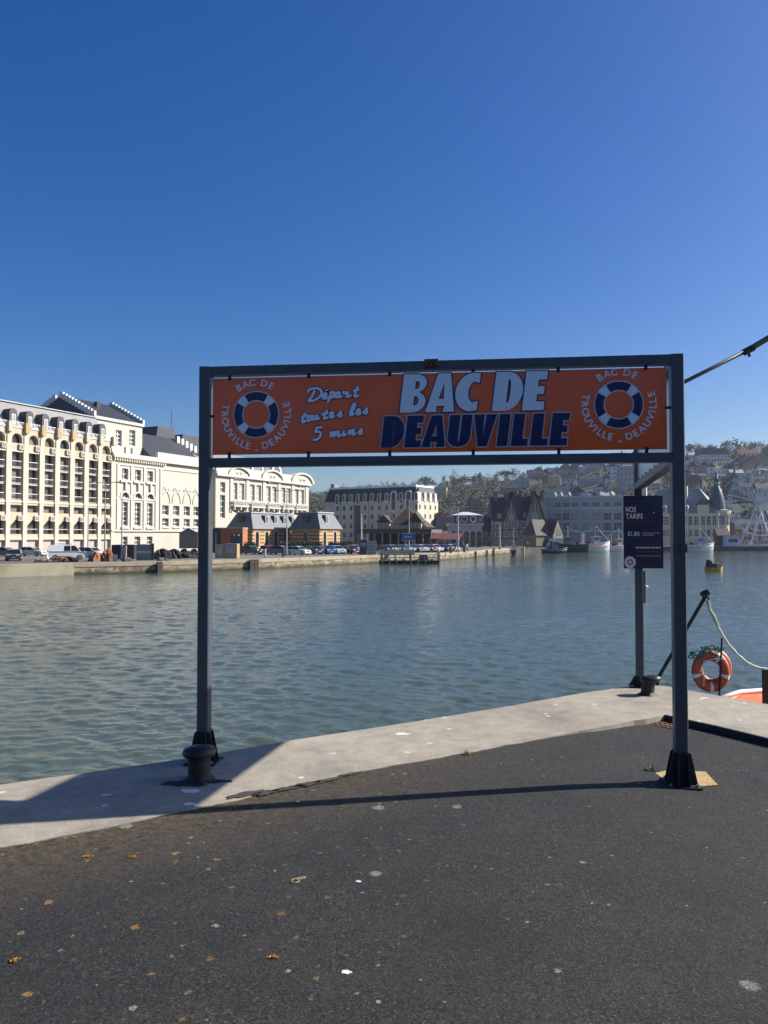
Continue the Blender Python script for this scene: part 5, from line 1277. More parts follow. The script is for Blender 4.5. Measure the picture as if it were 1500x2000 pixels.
for i in range(9): MB().box(w*(i+.15)/9,0.3,0.1,w*(i+.85)/9,0.36,zr0(1041)).build('shopfront', M('shop%d' % (i % 3), ((0.05,0.035,0.03),(0.10,0.04,0.03),(0.035,0.04,0.05))[i % 3],0.4), t)
# gabled boat-house on the quay
t, w, z, _ = block('boathouse', 'small tan boathouse with dark steep roof and blue stall front', 1047, 203, 1094, 207)
k = 185/1500; MB().box(0,0,0,w,5.5,z(1047)).build('wall', M('tan_wall',(0.22,0.185,0.135),0.85,0.15,1), t)
MB().add([(-0.3,-0.3,z(1046)),(w*.62,-0.3,z(1046)),(w*.62,6,z(1046)),(-0.3,6,z(1046)),(w*.12,3,z(1014)),(w*.62,3,z(1014))],[(0,1,5,4),(2,3,4,5),(3,0,4),(3,2,1,0)]).build('roof', M('roof_brown_dark',(0.05,0.04,0.035),0.7,0.2,1), t)
MB().prism([(w*.56,z(1047)),(w*.80,z(1013)),(w*1.06,z(1047))],-0.8,6.2,'y').build('gable_roof', M('roof_brown_dark',(0.05,0.04,0.035)), t)
MB().prism([(w*.60,z(1058)),(w*.60,z(1047)),(w*.80,z(1018)),(w*1.01,z(1047)),(w*1.01,z(1058))],-0.95,-0.803,'y').build('gable_wall', M('gable_cream',(0.36,0.32,0.22),0.8), t)
for q in (.68,.74,.80,.86,.92): MB().box(w*q-0.05,-0.99,z(1047),w*q+0.05,-0.953,z(1047)+(1-abs(q-.80)/.21)*2.6).build('timber', timber, t)
MB().box(w*.36,-1.6,1.2,w*1.05,-1.0,2.4).build('stall_front', M('stall_blue',(0.03,0.055,0.15),0.5,0.2,2), t); MB().box(w*.3,-1.9,0,w*1.1,-1.2,1.15).build('stall_counter', M('counter_white',(0.5,0.48,0.44),0.6), t)
# town hall with bell-shaped tower roof
thm = M('townhall_stone',(0.62,0.56,0.41),0.8,0.1,0.5,0.1,4); tsl = M('townhall_slate',(0.22,0.225,0.235),0.55,0.15,0.7,0.2,6)
t, w, z, _ = block('town_hall', 'cream stone town hall with grey hipped roof and dark bell-shaped corner tower', 1240, 252, 1404, 238)
zq = lambda py: CAM_Z+(1045-py)/FPX*243-ZS
kx = w/164; hc = zq(1005); holes = []
for p in (1250, 1264, 1278, 1298, 1306, 1340, 1351, 1362, 1376, 1385, 1396): 
    x = (p-1240)*kx; holes += [(x-0.62, zq(1026), x+0.62, zq(1004.5)-0.6), (x-0.6, zq(1048), x+0.6, zq(1034), 'arch')]
mb = wall_holes(MB(), w, hc, holes, 0, 0.35); shell(mb, w, 13, hc); mb.build('wall', thm, t)
for h4 in holes: window(t, h4[0], h4[1], h4[2]-h4[0], h4[3]-h4[1], 0.28, 2, 3, FRW, None, 0.1)
MB().box(-0.3,-0.5,hc-0.4,w+0.3,-0.003,hc+0.3).box(-0.1,-0.25,zq(1029.5),w+0.1,-0.003,zq(1028)).build('cornice', M('townhall_trim',(0.68,0.62,0.47),0.8), t)
for p in (1243, 1271, 1290, 1314, 1332, 1345.5, 1356.5, 1369, 1380.5, 1391): MB().box((p-1240)*kx-0.25,-0.2,0,(p-1240)*kx+0.25,-0.004,hc-0.4).build('pilaster', M('townhall_trim',(0.68,0.62,0.47)), t)
rf = hip(w*.985, 13, hc+0.3, zq(952), 0.3, cut=6.4).build('roof', tsl, t)
for p in (1256, 1338): MB().box((p-1240)*kx-0.5,3,hc,(p-1240)*kx+0.5,4.2,zq(948)).build('chimney', stone, rf)
for p in (1300, 1342, 1372): 
    x = (p-1240)*kx; d_ = MB().prism([(x-0.9,hc+0.3),(x-0.9,hc+2.2)]+arc(x,hc+2.2,0.9,math.pi,0,6)[1:-1]+[(x+0.9,hc+2.2),(x+0.9,hc+0.3)],-0.2,3,'y').build('dormer', M('townhall_trim',(0.68,0.62,0.47)), rf); window(d_, x-0.5, hc+0.6, 1.0, 1.9, -0.27, 2, 2, FRW, None, 0.09)
tx, ty = (1407-1240)*kx, 3.6
tw_ = MB().lathe([(2.0,0),(2.0,hc-0.2),(2.5,hc),(2.5,hc+1.3),(2.1,hc+1.5)], (tx,ty,0), 16).build('tower', thm, t)
for a in (-110,-75,-40,-5): 
    x, y = tx+2.06*math.cos(R(a)), ty+2.06*math.sin(R(a)); window(tw_, 0,0,0.9,3.0,cols=2,rows=3,rz=R(a)+math.pi/2,loc=(x-0.45*math.cos(R(a)+math.pi/2),y-0.45*math.sin(R(a)+math.pi/2),zq(1026)))
bell = MB().lathe([(2.7,hc+1.4),(2.6,hc+2.6),(2.2,hc+5.2),(1.5,hc+7.6),(0.9,hc+8.8),(0.75,hc+9.4),(0.75,hc+10.8),(0.95,hc+10.9),(0.45,hc+11.6),(0.12,hc+13.4),(0.0,hc+14.5)], (tx-1.6,ty,0), 18).build('tower_roof', M('bell_slate',(0.06,0.07,0.09),0.32,0.15,0.8,0.1,6), t, smooth=True)
MB().lathe([(0.98,hc+9.6),(0.98,hc+10.2)], (tx-1.6,ty,0), 10).build('lantern', M('verdigris',(0.18,0.35,0.33),0.6), bell)
MB().box(tx-6.5,-0.6,hc+0.2,tx-3.2,2,hc+3.0).build('dormer', thm, rf); MB().prism([(tx-7.0,hc+3.0),(tx-4.85,hc+5.0),(tx-2.7,hc+3.0)],-0.8,4,'y').build('dormer_roof', slate, rf)
# kiosks by the wheel
t, w, z, _ = block('wooden_kiosk', 'dark brown wooden kiosk between town hall and big wheel', 1402, 226, 1424, 226)
MB().box(0,0,0,w,3,z(1046)).build('wall', M('kiosk_brown',(0.06,0.042,0.035),0.8,0.2,2), t); gable(w,3,z(1046),z(1032),0.3,'x').build('roof', rf_r, t)
MB().box(w*.15,-0.06,1.0,w*.85,-0.003,2.2).build('hatch', GLASS[0], t)
t, w, z, _ = block('ticket_booth', 'pale blue ticket booth at the foot of the big wheel', 1417, 224, 1446, 224)
MB().box(0,0,0,w,3,z(1046)).build('wall', M('booth_blue',(0.36,0.46,0.58),0.6,0.08,1), t); MB().box(-0.3,-0.3,z(1046),w+0.3,3.3,z(1045)).build('roof', M('zinc',(0.42,0.42,0.43)), t); MB().box(w*.2,-0.05,1.1,w*.8,-0.003,2.1).build('hatch', GLASS[0], t)

# hillside houses: (label, px, base y, width, wall, roof, wall colour, roof, style, cols, rows, rot)
HH = [
 ('ochre house with a sunlit end wall above the hotel roof', 862, 968, 20, 16, 9, wl_o, rf_g, 'hip', 2, 2, 20),
 ('long house with pale flat roof above the hotel', 843, 966, 30, 15, 5, wl_g, rf_l, 'hip', 4, 2, 5),
 ('teal-grey house with white gable below the cedar', 1020, 955, 28, 16, 10, wl_g, rf_l, 'front', 3, 2, 8),
 ('bright ochre villa catching the sun over the timbered row', 1082, 951, 24, 20, 9, wl_o, rf_g, 'hip', 2, 3, 24),
 ('slate roofed villa with white sunlit gable beside the ochre villa', 1110, 950, 26, 14, 12, wl_w, rf_s, 'gable', 3, 2, 18),
 ('house with white diagonal verge behind the grey waterfront building', 1160, 984, 26, 12, 13, wl_g, rf_r, 'front', 2, 1, -14),
 ('wide grey hillside house with two dormer windows over the pediment', 1150, 948, 34, 12, 9, wl_g, rf_s, 'gable', 5, 1, 4),
 ('slate house with pale chimney above the grey building\'s middle', 1132, 920, 30, 12, 9, wl_b, rf_s, 'mansard', 3, 1, 6),
 ('grey villa high among trees under the sign', 1105, 915, 28, 12, 12, wl_g, rf_g, 'front', 2, 2, 12),
 ('dark roofed house half hidden by brown trees above the villas', 1085, 926, 26, 10, 9, wl_b, rf_s, 'gable', 3, 1, -8),
 ('white tower-like villa with lit front close to the rear post', 1196, 936, 18, 24, 12, wl_w, rf_g, 'front', 2, 3, 22),
 ('white gabled house stepping down from the tower-like villa', 1184, 946, 18, 12, 10, wl_w, rf_s, 'front', 2, 2, 26),
 ('blue slate mansard house left of the tower-like villa', 1165, 918, 26, 13, 10, wl_g, rf_s, 'mansard', 3, 2, 6),
 ('grey block of flats with small windows behind the rear post', 1226, 962, 30, 52, 4, wl_g, rf_g, 'hip', 4, 5, 4),
 ('pale roofed cottage seen inside the angle of the frame', 1282, 934, 28, 12, 10, wl_c, rf_l, 'gable', 3, 2, 10),
 ('cream house below the frame\'s slanting beam', 1272, 958, 34, 14, 9, wl_c, rf_g, 'gable', 4, 2, 6),
 ('grand white mansion with long dark mansard under the crest', 1397, 901, 56, 13, 13, wl_w, rf_s, 'mansard', 9, 2, 8),
 ('white winged villa with red roof beside the mansion', 1462, 896, 38, 10, 12, wl_w, rf_r, 'gable', 5, 2, 16),
 ('pale stepped house just below the mansion\'s lit end', 1440, 912, 22, 10, 9, wl_w, rf_r, 'front', 3, 1, 28),
 ('big red-brown roofed house over the wheel', 1470, 926, 36, 14, 24, wl_c, rf_r, 'gable', 4, 2, 14),
 ('white house with blank lit end above the bell tower', 1408, 926, 34, 11, 6, wl_w, rf_g, 'hip', 4, 1, 4),
 ('lower white terrace house behind the bell tower spire', 1410, 937, 30, 8, 4, wl_g, rf_g, 'hip', 4, 1, 4),
 ('gabled white house, middle of three above the town hall', 1376, 926, 20, 17, 10, wl_g, rf_s, 'front', 2, 2, 20),
 ('gabled house with yellow lit side, first of three above the town hall', 1352, 926, 22, 14, 12, wl_c, rf_s, 'front', 2, 2, 16),
 ('small gabled house with sunlit flank near the spire', 1390, 930, 14, 18, 10, wl_w, rf_r, 'front', 1, 2, 24),
 ('slate house with three tall skylights directly above the town hall', 1354, 953, 34, 12, 14, wl_b, rf_s, 'mansard', 3, 1, 8),
 ('cottage with pale roof high by the near post', 1346, 897, 24, 8, 7, wl_c, rf_l, 'gable', 3, 1, 10),
 ('low white bungalow under the crest trees near the post', 1365, 893, 16, 7, 4, wl_w, rf_l, 'hip', 2, 1, 10),
 ('brick villa behind the wheel\'s left rim', 1430, 972, 30, 20, 14, wl_b, rf_r, 'front', 3, 2, 6),
 ('grey house seen through the wheel\'s spokes', 1462, 975, 34, 24, 12, wl_g, rf_s, 'gable', 4, 2, 5),
 ('tan house seen through the wheel beside its hub', 1495, 980, 30, 26, 14, wl_c, rf_r, 'gable', 3, 3, 2),
 ('dark slate house at the picture edge above the wheel', 1497, 932, 30, 14, 12, wl_b, rf_s, 'gable', 3, 2, 8),
 ('small slate cottage on the slope right of the cedar', 1040, 934, 20, 9, 8, wl_g, rf_s, 'gable', 2, 1, 10),
 ('pale villa on the slope between cedar and ochre villa', 1052, 922, 22, 11, 9, wl_c, rf_g, 'front', 2, 2, 14),
 ('long low terrace just above the ochre villa', 1098, 903, 34, 9, 7, wl_g, rf_s, 'gable', 5, 1, 6),
 ('white cube villa high on the slope below the sign beam', 1140, 900, 20, 10, 5, wl_w, rf_l, 'hip', 2, 1, 12),
 ('red roofed house high on the slope left of the rear post', 1170, 900, 24, 9, 9, wl_c, rf_r, 'gable', 3, 1, 12),
 ('twin gabled brick house over the grey building, beside the diagonal verge', 1128, 975, 30, 14, 14, wl_b, rf_s, 'front', 3, 2, -6),
 ('low grey house with pale roof right of the diagonal verge', 1188, 978, 26, 10, 8, wl_g, rf_l, 'gable', 3, 1, 8),
 ('slate house tucked between cedar and timbered row', 995, 965, 30, 12, 10, wl_b, rf_s, 'gable', 3, 1, 5),
 ('narrow white house just below the crest beside the near post', 1340, 912, 16, 14, 10, wl_w, rf_s, 'front', 1, 2, 18),
 ('ochre house behind the town hall chimney', 1342, 938, 18, 14, 9, wl_o, rf_s, 'front', 2, 2, 14),
 ('blue-grey slate house right of the red-brown roofed one', 1494, 908, 24, 12, 10, wl_g, rf_s, 'mansard', 3, 1, 6),
 ('dark villa among evergreens right of the spire', 1432, 946, 26, 12, 12, wl_b, rf_s, 'front', 2, 2, 8),
 ('small pale house left of the long low terrace', 1066, 908, 20, 9, 8, wl_c, rf_s, 'front', 2, 1, 12),
 ('white cottage between the ochre villa and the wide grey house', 1122, 938, 16, 10, 8, wl_w, rf_g, 'front', 1, 1, 20),
 ('slate house close behind the timbered row\'s tall gable', 1078, 974, 26, 12, 10, wl_g, rf_s, 'gable', 3, 1, 4),
 ('cream house close above the grey building\'s first bays', 1100, 968, 24, 12, 9, wl_c, rf_s, 'gable', 3, 1, 8),
 ('white house beside the diagonal verge and bare tree', 1174, 962, 20, 11, 9, wl_w, rf_s, 'front', 2, 1, 16),
 ('brick house high behind the rear post', 1210, 905, 26, 12, 10, wl_b, rf_s, 'gable', 3, 2, 8),
 ('pale villa topmost over the rear post', 1232, 893, 22, 9, 8, wl_c, rf_g, 'hip', 2, 1, 12),
 ('white house just under the sign\'s lower beam near the post', 1262, 908, 26, 12, 8, wl_w, rf_s, 'gable', 3, 2, 8),
 ('grey house right of the pale roofed cottage in the frame angle', 1298, 918, 22, 11, 9, wl_g, rf_s, 'front', 2, 2, 10),
 ('long cream house under the first gabled house above the town hall', 1366, 938, 26, 9, 6, wl_c, rf_r, 'gable', 4, 1, 8),
 ('grey house with pale roof left of the wheel\'s top', 1440, 934, 24, 10, 8, wl_g, rf_l, 'gable', 3, 1, 8),
 ('white villa right behind the wheel\'s top', 1482, 948, 28, 12, 9, wl_w, rf_s, 'gable', 3, 2, 8),
]
for lb, px, py, wp, hp, rp, wm, rm, st, nw, nr, ro in HH: house(lb, px, py, wp, hp, rp, wm, rm, None, R(-ro*0.6), style=st, nw=nw, nr=nr, ch=1 if wp < 30 else 2)
# houses on level ground behind the wheel
house('brown shop terrace behind the wheel\'s feet', 1470, 1060, 70, 40, 10, wl_b, rf_s, 262, R(2), style='gable', nw=7, nr=3, ch=2)
house('tall brown terrace behind the wheel\'s right half', 1540, 1060, 70, 46, 12, M('terrace_brown',(0.16,0.125,0.10),0.8,0.15,0.6), rf_s, 264, R(2), style='mansard', nw=7, nr=4, ch=2)

# unseen dark buildings added behind the camera to darken the glossy board's reflection
for lb, xa, xb, he, ht, yy in (('low dark building added out of view, mirrored faintly in the board', -19.5, -10.5, 5.4, 7.4, -30), ('larger dark building added out of view, mirrored in the board', -9.5, 13.0, 6.4, 9.2, -33)):
    t = thing('added_warehouse', lb, 'building', (xa, yy, -0.02)); w = xb-xa
    MB().box(0,-14,0,w,0,he).build('wall', M('added_warehouse_wall',(0.10,0.085,0.075),0.85,0.15,0.5), t); gable(w, 14, he, ht, 0.4, 'x', 0, -14).build('roof', slate, t)
    for i in range(int(w/3)): window(t, 0, 0, 1.4, 1.8, cols=2, rows=2, rz=math.pi, loc=(i*3+2.2, 0.07, 2.6))
    MB().box(w*.4,0.003,0,w*.4+2.6,0.06,3.0).build('door', M('added_warehouse_door',(0.05,0.06,0.07),0.6), t)
# ------------------------------------------------------------------ trees
bark = M('bark', (0.075,0.06,0.045), 0.9, 0.2, 3)
LEAF = {'bare': M('twigs_brown', (0.125,0.098,0.074), 0.9, 0.3, 0.6), 'ever': M('leaves_dark', (0.040,0.055,0.030), 0.8, 0.35, 0.5), 'olive': M('leaves_olive', (0.105,0.115,0.045), 0.85, 0.35, 0.5), 'fresh': M('leaves_fresh', (0.13,0.17,0.03), 0.8, 0.3, 0.5), 'yellow': M('leaves_yellow', (0.30,0.24,0.03), 0.8, 0.25, 1.5), 'pollard': M('twigs_pollard', (0.06,0.062,0.035), 0.9, 0.3, 1.5)}
def crown_geo(mb, c, rx, rz, seed, ncl, nq, q, thin=1.0, flat=False):
    r = random.Random(seed)
    for i in range(ncl):
        while True:
            a = Vector((r.uniform(-1,1), r.uniform(-1,1), r.uniform(-1,1)))
            if 0.25 < a.length < 1: break
        lump = 0.78+0.3*math.sin(a.x*5+seed)*math.sin(a.z*4+seed*2)
        if flat: a.z = a.z*0.5+0.2
        ce = Vector((c[0]+a.x*rx*lump, c[1]+a.y*rx*lump, c[2]+a.z*rz*lump))
        for k in range(nq):
            d = Vector((r.gauss(0,1), r.gauss(0,1), r.gauss(0,1)))*q*0.75; p = ce+d
            u = Vector((r.gauss(0,1), r.gauss(0,1), r.gauss(0,.7))).normalized()*q*r.uniform(.5,1.1); v = u.cross(Vector((r.gauss(0,1), r.gauss(0,1), r.gauss(0,1)))).normalized()*q*r.uniform(.35,.8)*thin
            mb.add([p-u, p-v*.8, p+u, p+v], [(0,1,2,3)])
    return mb
TREE_M = {}
def tree_meshes(kind, var):
    key = (kind, var)
    if key not in TREE_M:
        sd = var*13+sum(map(ord, ''.join(kind))); r = random.Random(sd)
        tall = {'poplar': 0.24, 'cone': 0.2, 'round': 0.42, 'cedar': 0.62, 'shrub': 0.55, 'pollard': 0.40}
        shape, leaf = kind
        rx = tall[shape]; rz = 0.46 if shape in ('poplar','cone') else 0.36 if shape in ('round','pollard') else 0.26
        tz = {'poplar': 0.54, 'cone': 0.52, 'round': 0.64, 'cedar': 0.72, 'shrub': 0.40, 'pollard': 0.70}[shape]
        cr = crown_geo(MB(), (0,0,tz), rx, rz, sd, 70, 7, 0.055 if leaf != 'bare' else 0.06, 0.28 if leaf in ('bare','pollard') else 1.0, shape == 'cedar')
        if shape == 'cone': cr.v = [(x*max(.08, 1.25-(z-.1)*1.25), y*max(.08, 1.25-(z-.1)*1.25), z) for x, y, z in cr.v]
        tr = MB().tube([(0,0,-0.15),(0.01,0,0.2),(0,0.01,tz),(0.0,0,tz+rz*.6)], [0.03,0.024,0.014,0.004], 6)
        for i in range(7 if leaf != 'bare' else 16):
            a = r.uniform(0, 6.28); z0 = r.uniform(.22, tz); l = rx*r.uniform(.5,.95)
            tr.tube([(0,0,z0),(l*.5*math.cos(a), l*.5*math.sin(a), z0+l*.45),(l*math.cos(a), l*math.sin(a), z0+l*.8)], [0.011,0.007,0.003], 5)
        TREE_M[key] = (cr.mesh('crown', LEAF[leaf]), tr.mesh('trunk', bark))
    return TREE_M[key]
def tree(label, pos, h, shape='round', leaf='bare', var=0, sx=1.0, name='tree', group=None, rz=None):
    cm, tm = tree_meshes((shape, leaf), var)
    t = thing(name, label, 'tree' if shape != 'shrub' else 'bush', pos, random.uniform(0, 6.28) if rz is None else rz, group); t.scale = (h*sx, h*sx, h)
    obj('crown', cm, t); obj('trunk', tm, t); return t
def hillpt(px, py): return next(q for q in (hill_hit(px, py+3*i) for i in range(60)) if q)
for i, (lb, px, py, hp, sh, lf, sx) in enumerate((
 ('tall oval brown tree standing alone above the slate house', 887, 962, 44, 'poplar', 'bare', 1.35),
 ('narrow green pointed tree on the skyline left of the cedar', 937, 945, 30, 'cone', 'olive', 1.1),
 ('broad dark cedar with flat layered crown under the sign', 988, 946, 30, 'cedar', 'ever', 1.1),
 ('tiny upright tree on the skyline over the cedar', 1021, 914, 14, 'cone', 'ever', 1.0),
 ('dark evergreen beside the oval brown tree', 905, 950, 22, 'round', 'ever', 1.1),
 ('bushy dark tree beneath the ochre house', 830, 950, 26, 'round', 'ever', 1.2),
 ('fresh green tree in front of the grey block of flats', 1203, 968, 22, 'round', 'fresh', 0.9),
 ('brown bare tree beside the fresh green one', 1186, 970, 30, 'round', 'bare', 1.1),
 ('yellow-brown tree near the tower-like villa', 1212, 930, 26, 'round', 'olive', 1.0),
 ('olive tree rising over the ochre villa', 1060, 950, 32, 'round', 'olive', 1.1),
 ('large dark evergreen clump below the mansion', 1425, 925, 26, 'round', 'ever', 1.3),
 ('dark evergreen between bell tower and wheel', 1420, 962, 34, 'round', 'ever', 1.2),
 ('bare spreading tree topmost on the right-hand crest', 1418, 882, 24, 'round', 'bare', 1.2),
 ('bare crest tree beside the topmost one', 1388, 884, 20, 'round', 'bare', 1.2),
 ('bare crest tree above the winged villa', 1465, 886, 24, 'round', 'bare', 1.1),
 ('dense crest tree next to the near post', 1350, 886, 18, 'round', 'ever', 1.3),
 ('big evergreen at the picture edge on the crest', 1500, 895, 30, 'round', 'ever', 1.0),
 ('grey bare tree left of the teal-grey house', 1000, 962, 26, 'round', 'bare', 1.2),
 ('olive bush behind the timbered row\'s chimneys', 1045, 968, 24, 'round', 'olive', 1.2),
 ('round bare tree above the red brick house', 960, 958, 26, 'round', 'bare', 1.2),
 ('dark pine above the brick tower house', 925, 952, 24, 'round', 'ever', 0.9))):
    p = hillpt(px, py); tree(lb, (p.x, p.y, p.z-0.3), hp*p.y/FPX, sh, lf, i % 4, sx, 'hill_tree')
# pollarded quay-side trees, shrubs
for i, px in enumerate((908, 932, 957, 983, 1008, 1034)):
    tree('pollarded brown street tree, %s in the row from the pavilion' % ('first','second','third','fourth','fifth','sixth')[i], (xat(px, 196+i), 196+i, ZS), 25*197/FPX, 'pollard', 'pollard', i % 3, 1.5, 'street_tree', 'pollarded trees along the waterfront')
tree('round yellow shrub in front of the fish market', (xat(776, 160), 160, ZS), 20*160/FPX, 'shrub', 'yellow', 0, 0.9, 'shrub')
tree('yellow-green bush by the small grey house', (xat(866, 205), 205, ZS), 22*205/FPX, 'shrub', 'yellow', 1, 1.3, 'shrub')
hg = crown_geo(MB(), (0,0,0), 0.1, 0.1, 1, 1, 1, 0.01)
for nm, lb, a, b, Y0, Y1 in (('hedge', 'clipped dark hedge behind the cars before the offices', 545, 632, 143, 147), ('hedge', 'short clipped hedge by the orange brick shed', 470, 500, 141, 142), ('hedge', 'low hedge between the small office and the hotel', 640, 700, 146, 150)):
    t = thing(nm, lb, 'hedge', (xat(a, Y0), Y0, ZS)); L = xat(b, Y1)-xat(a, Y0); m = MB(); r = random.Random(a)
    for i in range(int(L*70)):
        p = Vector((r.uniform(0, L), r.uniform(0,1.2)+(Y1-Y0)*0.5, r.uniform(0.1, 2.0))); u = Vector((r.gauss(0,1), r.gauss(0,1), r.gauss(0,1))).normalized()*0.22; v = u.cross(Vector((r.gauss(0,1), r.gauss(0,1), r.gauss(0,1)))).normalized()*0.16; m.add([p-u,p-v,p+u,p+v],[(0,1,2,3)])
    m.build('foliage', M('hedge_green',(0.035,0.055,0.018),0.8,0.3,2), t); MB().box(0.1,0.2,0,L-0.1,1.2,1.7).build('core', LEAF['ever'], t)
# the woods: one mass over the whole hill
for key, lf, n_t, sd in (('bare', 'bare', 700, 5), ('olive', 'olive', 480, 6), ('ever', 'ever', 520, 8)):
    r = random.Random(sd); mb = MB(); cnt = 0
    while cnt < n_t:
        k = r.uniform(-0.16, 0.62); s = r.random(); yc, yf = crestY(k), footY(k); y = yf+(yc-yf)*(s**0.8)*1.02; x = k*y
        if y < 285: continue
        px = 750+1500*k; h = r.uniform(5, 10)*(1.0 if key != 'ever' else 0.85); z = hz(x, y); cnt += 0.0
        pyb = 1045-(z-CAM_Z)/y*FPX; pyt = pyb-h*FPX/y*1.1; hw_ = h*.55*FPX/y
        if any(b[0]-hw_*.35 < px < b[1]+hw_*.35 and pyt < b[3]-0.3*(b[3]-b[2]) and pyb > b[2] and y < b[4]+9 for b in HBOX): cnt += 0.1; continue
        crown_geo(mb, (x, y, z+h*.55), h*r.uniform(.38,.55), h*.5, int(sd*1000+cnt*10), 16, 5, h*0.105, 0.35 if key == 'bare' else 1.0); cnt += 1
    w_ = mb.build('woods', LEAF[lf]); tag(w_, {'bare': 'brown leafless woods covering the hillside', 'olive': 'olive green thickets among the hillside houses', 'ever': 'dark evergreen woods scattered over the hillside'}[key], 'woods', kind='stuff')

# ------------------------------------------------------------------ vehicles
tyre_m = M('tyre_black',(0.018,0.018,0.018),0.8); rim_m = M('alloy',(0.4,0.4,0.42),0.35,metal=0.8); carglass = M('car_glass',(0.012,0.014,0.017),0.06,0); lamp_w = M('lamp_clear',(0.7,0.7,0.72),0.15,0); lamp_r = M('lamp_red',(0.35,0.02,0.015),0.25,0)
def car_template(kind):
    """profile lofted across the width: lower body, tapering cabin"""
    if kind == 'hatch': L, W_, H = 4.1, 1.74, 1.48; low = [(-2.05,.35),(-2.02,.75),(-1.93,.92),(1.15,.95),(1.85,.80),(2.03,.62),(2.05,.33)]; cab = [(-1.92,.90),(-1.72,1.36),(-1.35,1.46),(0.0,1.48),(0.45,1.40),(1.18,.93)]
    elif kind == 'saloon': L, W_, H = 4.6, 1.8, 1.45; low = [(-2.3,.36),(-2.27,.85),(-1.6,.96),(1.2,.95),(2.05,.80),(2.28,.6),(2.3,.33)]; cab = [(-1.75,.93),(-1.05,1.38),(-0.6,1.45),(0.2,1.44),(0.6,1.36),(1.3,.93)]
    else: L, W_, H = 4.9, 1.92, 1.95; low = [(-2.45,.38),(-2.42,1.05),(-2.4,1.12),(1.35,1.10),(2.15,.98),(2.42,.72),(2.45,.35)]; cab = [(-2.39,1.08),(-2.34,1.86),(-2.1,1.94),(0.55,1.95),(0.9,1.86),(1.7,1.08)]
    w = W_/2
    body = MB(); ring = [(-w,0),( -w*.985,1)]
    prof = low+[(low[-1][0]-.1,.22),(low[0][0]+.1,.22)]
    n = len(prof); secs = [(-w*.93,.96),(-w,1.0),(w,1.0),(w*.93,.96)]
    for y, s in secs: body.v += [(x*s, y, .22+(z-.22)*(1.0 if s == 1 else .97)) for x, z in prof]
    for k in range(3):
        for i in range(n): body.f.append((k*n+i, k*n+(i+1) % n, (k+1)*n+(i+1) % n, (k+1)*n+i))
    body.f += [tuple(range(n)), tuple(range(4*n-1, 3*n-1, -1))]
    m = len(cab); o = len(body.v); zt = max(z for _, z in cab); zb = cab[0][1]
    def yw(z): return w*(.97-.20*((z-zb)/(zt-zb)))
    body.v += [(x, -yw(z), z) for x, z in cab]+[(x, yw(z), z) for x, z in cab]
    body.f += [(o+i, o+i+1, o+m+i+1, o+m+i) for i in range(m-1)]+[tuple(range(o, o+m)), tuple(range(o+2*m-1, o+m-1, -1))]
    t = thing('car_template', None, None)
    obj('body', body.mesh('body', M('paint_base',(0.3,0.3,0.3),0.25,0,coat=.6)), t)
    # glazing 1 cm proud of the cabin
    def side(x0, x1, s):
        z0, z1 = zb+.06, zt-.13
        def lim(x, z): return x
        q = [(x0[0], z0), (x1[0], z0), (x1[1], z1), (x0[1], z1)]
        return MB().quad(*[(x, s*(yw(z)+.012), z) for x, z in q])
    if kind == 'van': wins = [((-0.45,-0.40),(0.35,0.35)), ((0.45,0.45),(1.45,0.95))]
    elif kind == 'hatch': wins = [((-1.65,-1.42),(-0.55,-0.55)), ((-0.45,-0.45),(0.95,0.42))]
    else: wins = [((-1.35,-0.92),(-0.35,-0.35)), ((-0.25,-0.25),(1.05,0.52))]
    for a, b in wins:
        for s in (-1, 1): side(a, b, s).build('side_window', carglass, t)
    def slope(i, f0, f1, ins):
        (xa, za), (xb, zb2) = cab[i], cab[i+1]; P = []
        for f, sg in ((f0,-1),(f0,1),(f1,1),(f1,-1)):
            x, z = xa+(xb-xa)*f, za+(zb2-za)*f; nx = 1 if i > 2 else -1; P.append((x+nx*.012, sg*(yw(z)-ins), z+.012))
        return MB().quad(*P)
    slope(m-2, .06, .92, .08).build('windscreen', carglass, t)
    if kind != 'van': slope(0, .12, .92, .1).build('rear_window', carglass, t)
    for x in (L*.31, -L*.30):
        for s in (-1, 1):
            wmb = MB().lathe([(0.0,-.11),(.30,-.11),(.325,-.08),(.325,.08),(.30,.11),(0,.11)], (x, s*(w-.10), .325), 14, 'y').build('wheel', tyre_m, t, smooth=False); MB().lathe([(0,-.02),(.19,-.015),(.20,.0)] if s < 0 else [(0,.02),(.19,.015),(.20,0)], (x, s*(w+.015), .325), 10, 'y').build('rim', rim_m, wmb)
    fz_ = low[-3][1]-.02
    for s in (-1, 1):
        MB().box(low[-3][0]-.02, s*w*.62-.2, fz_-.1, low[-3][0]+.09, s*w*.62+.2, fz_+.06).build('headlight', lamp_w, t); MB().box(low[1][0]-.05, s*w*.78-.12, .72, low[1][0]+.03, s*w*.78+.12, .95 if kind != 'van' else 1.25).build('tail_light', lamp_r, t)
    MB().box(low[-2][0]-.03, -.26, .42, low[-2][0]+.045, .26, .52).build('number_plate', M('plate_white',(0.6,0.6,0.58),0.4), t)
    MB().box(low[-2][0]-.03, -w*.5, .55, low[-2][0]+.035, w*.5, .66).build('grille', tyre_m, t)
    return t
TPL = {k: car_template(k) for k in ('hatch', 'saloon', 'van')}
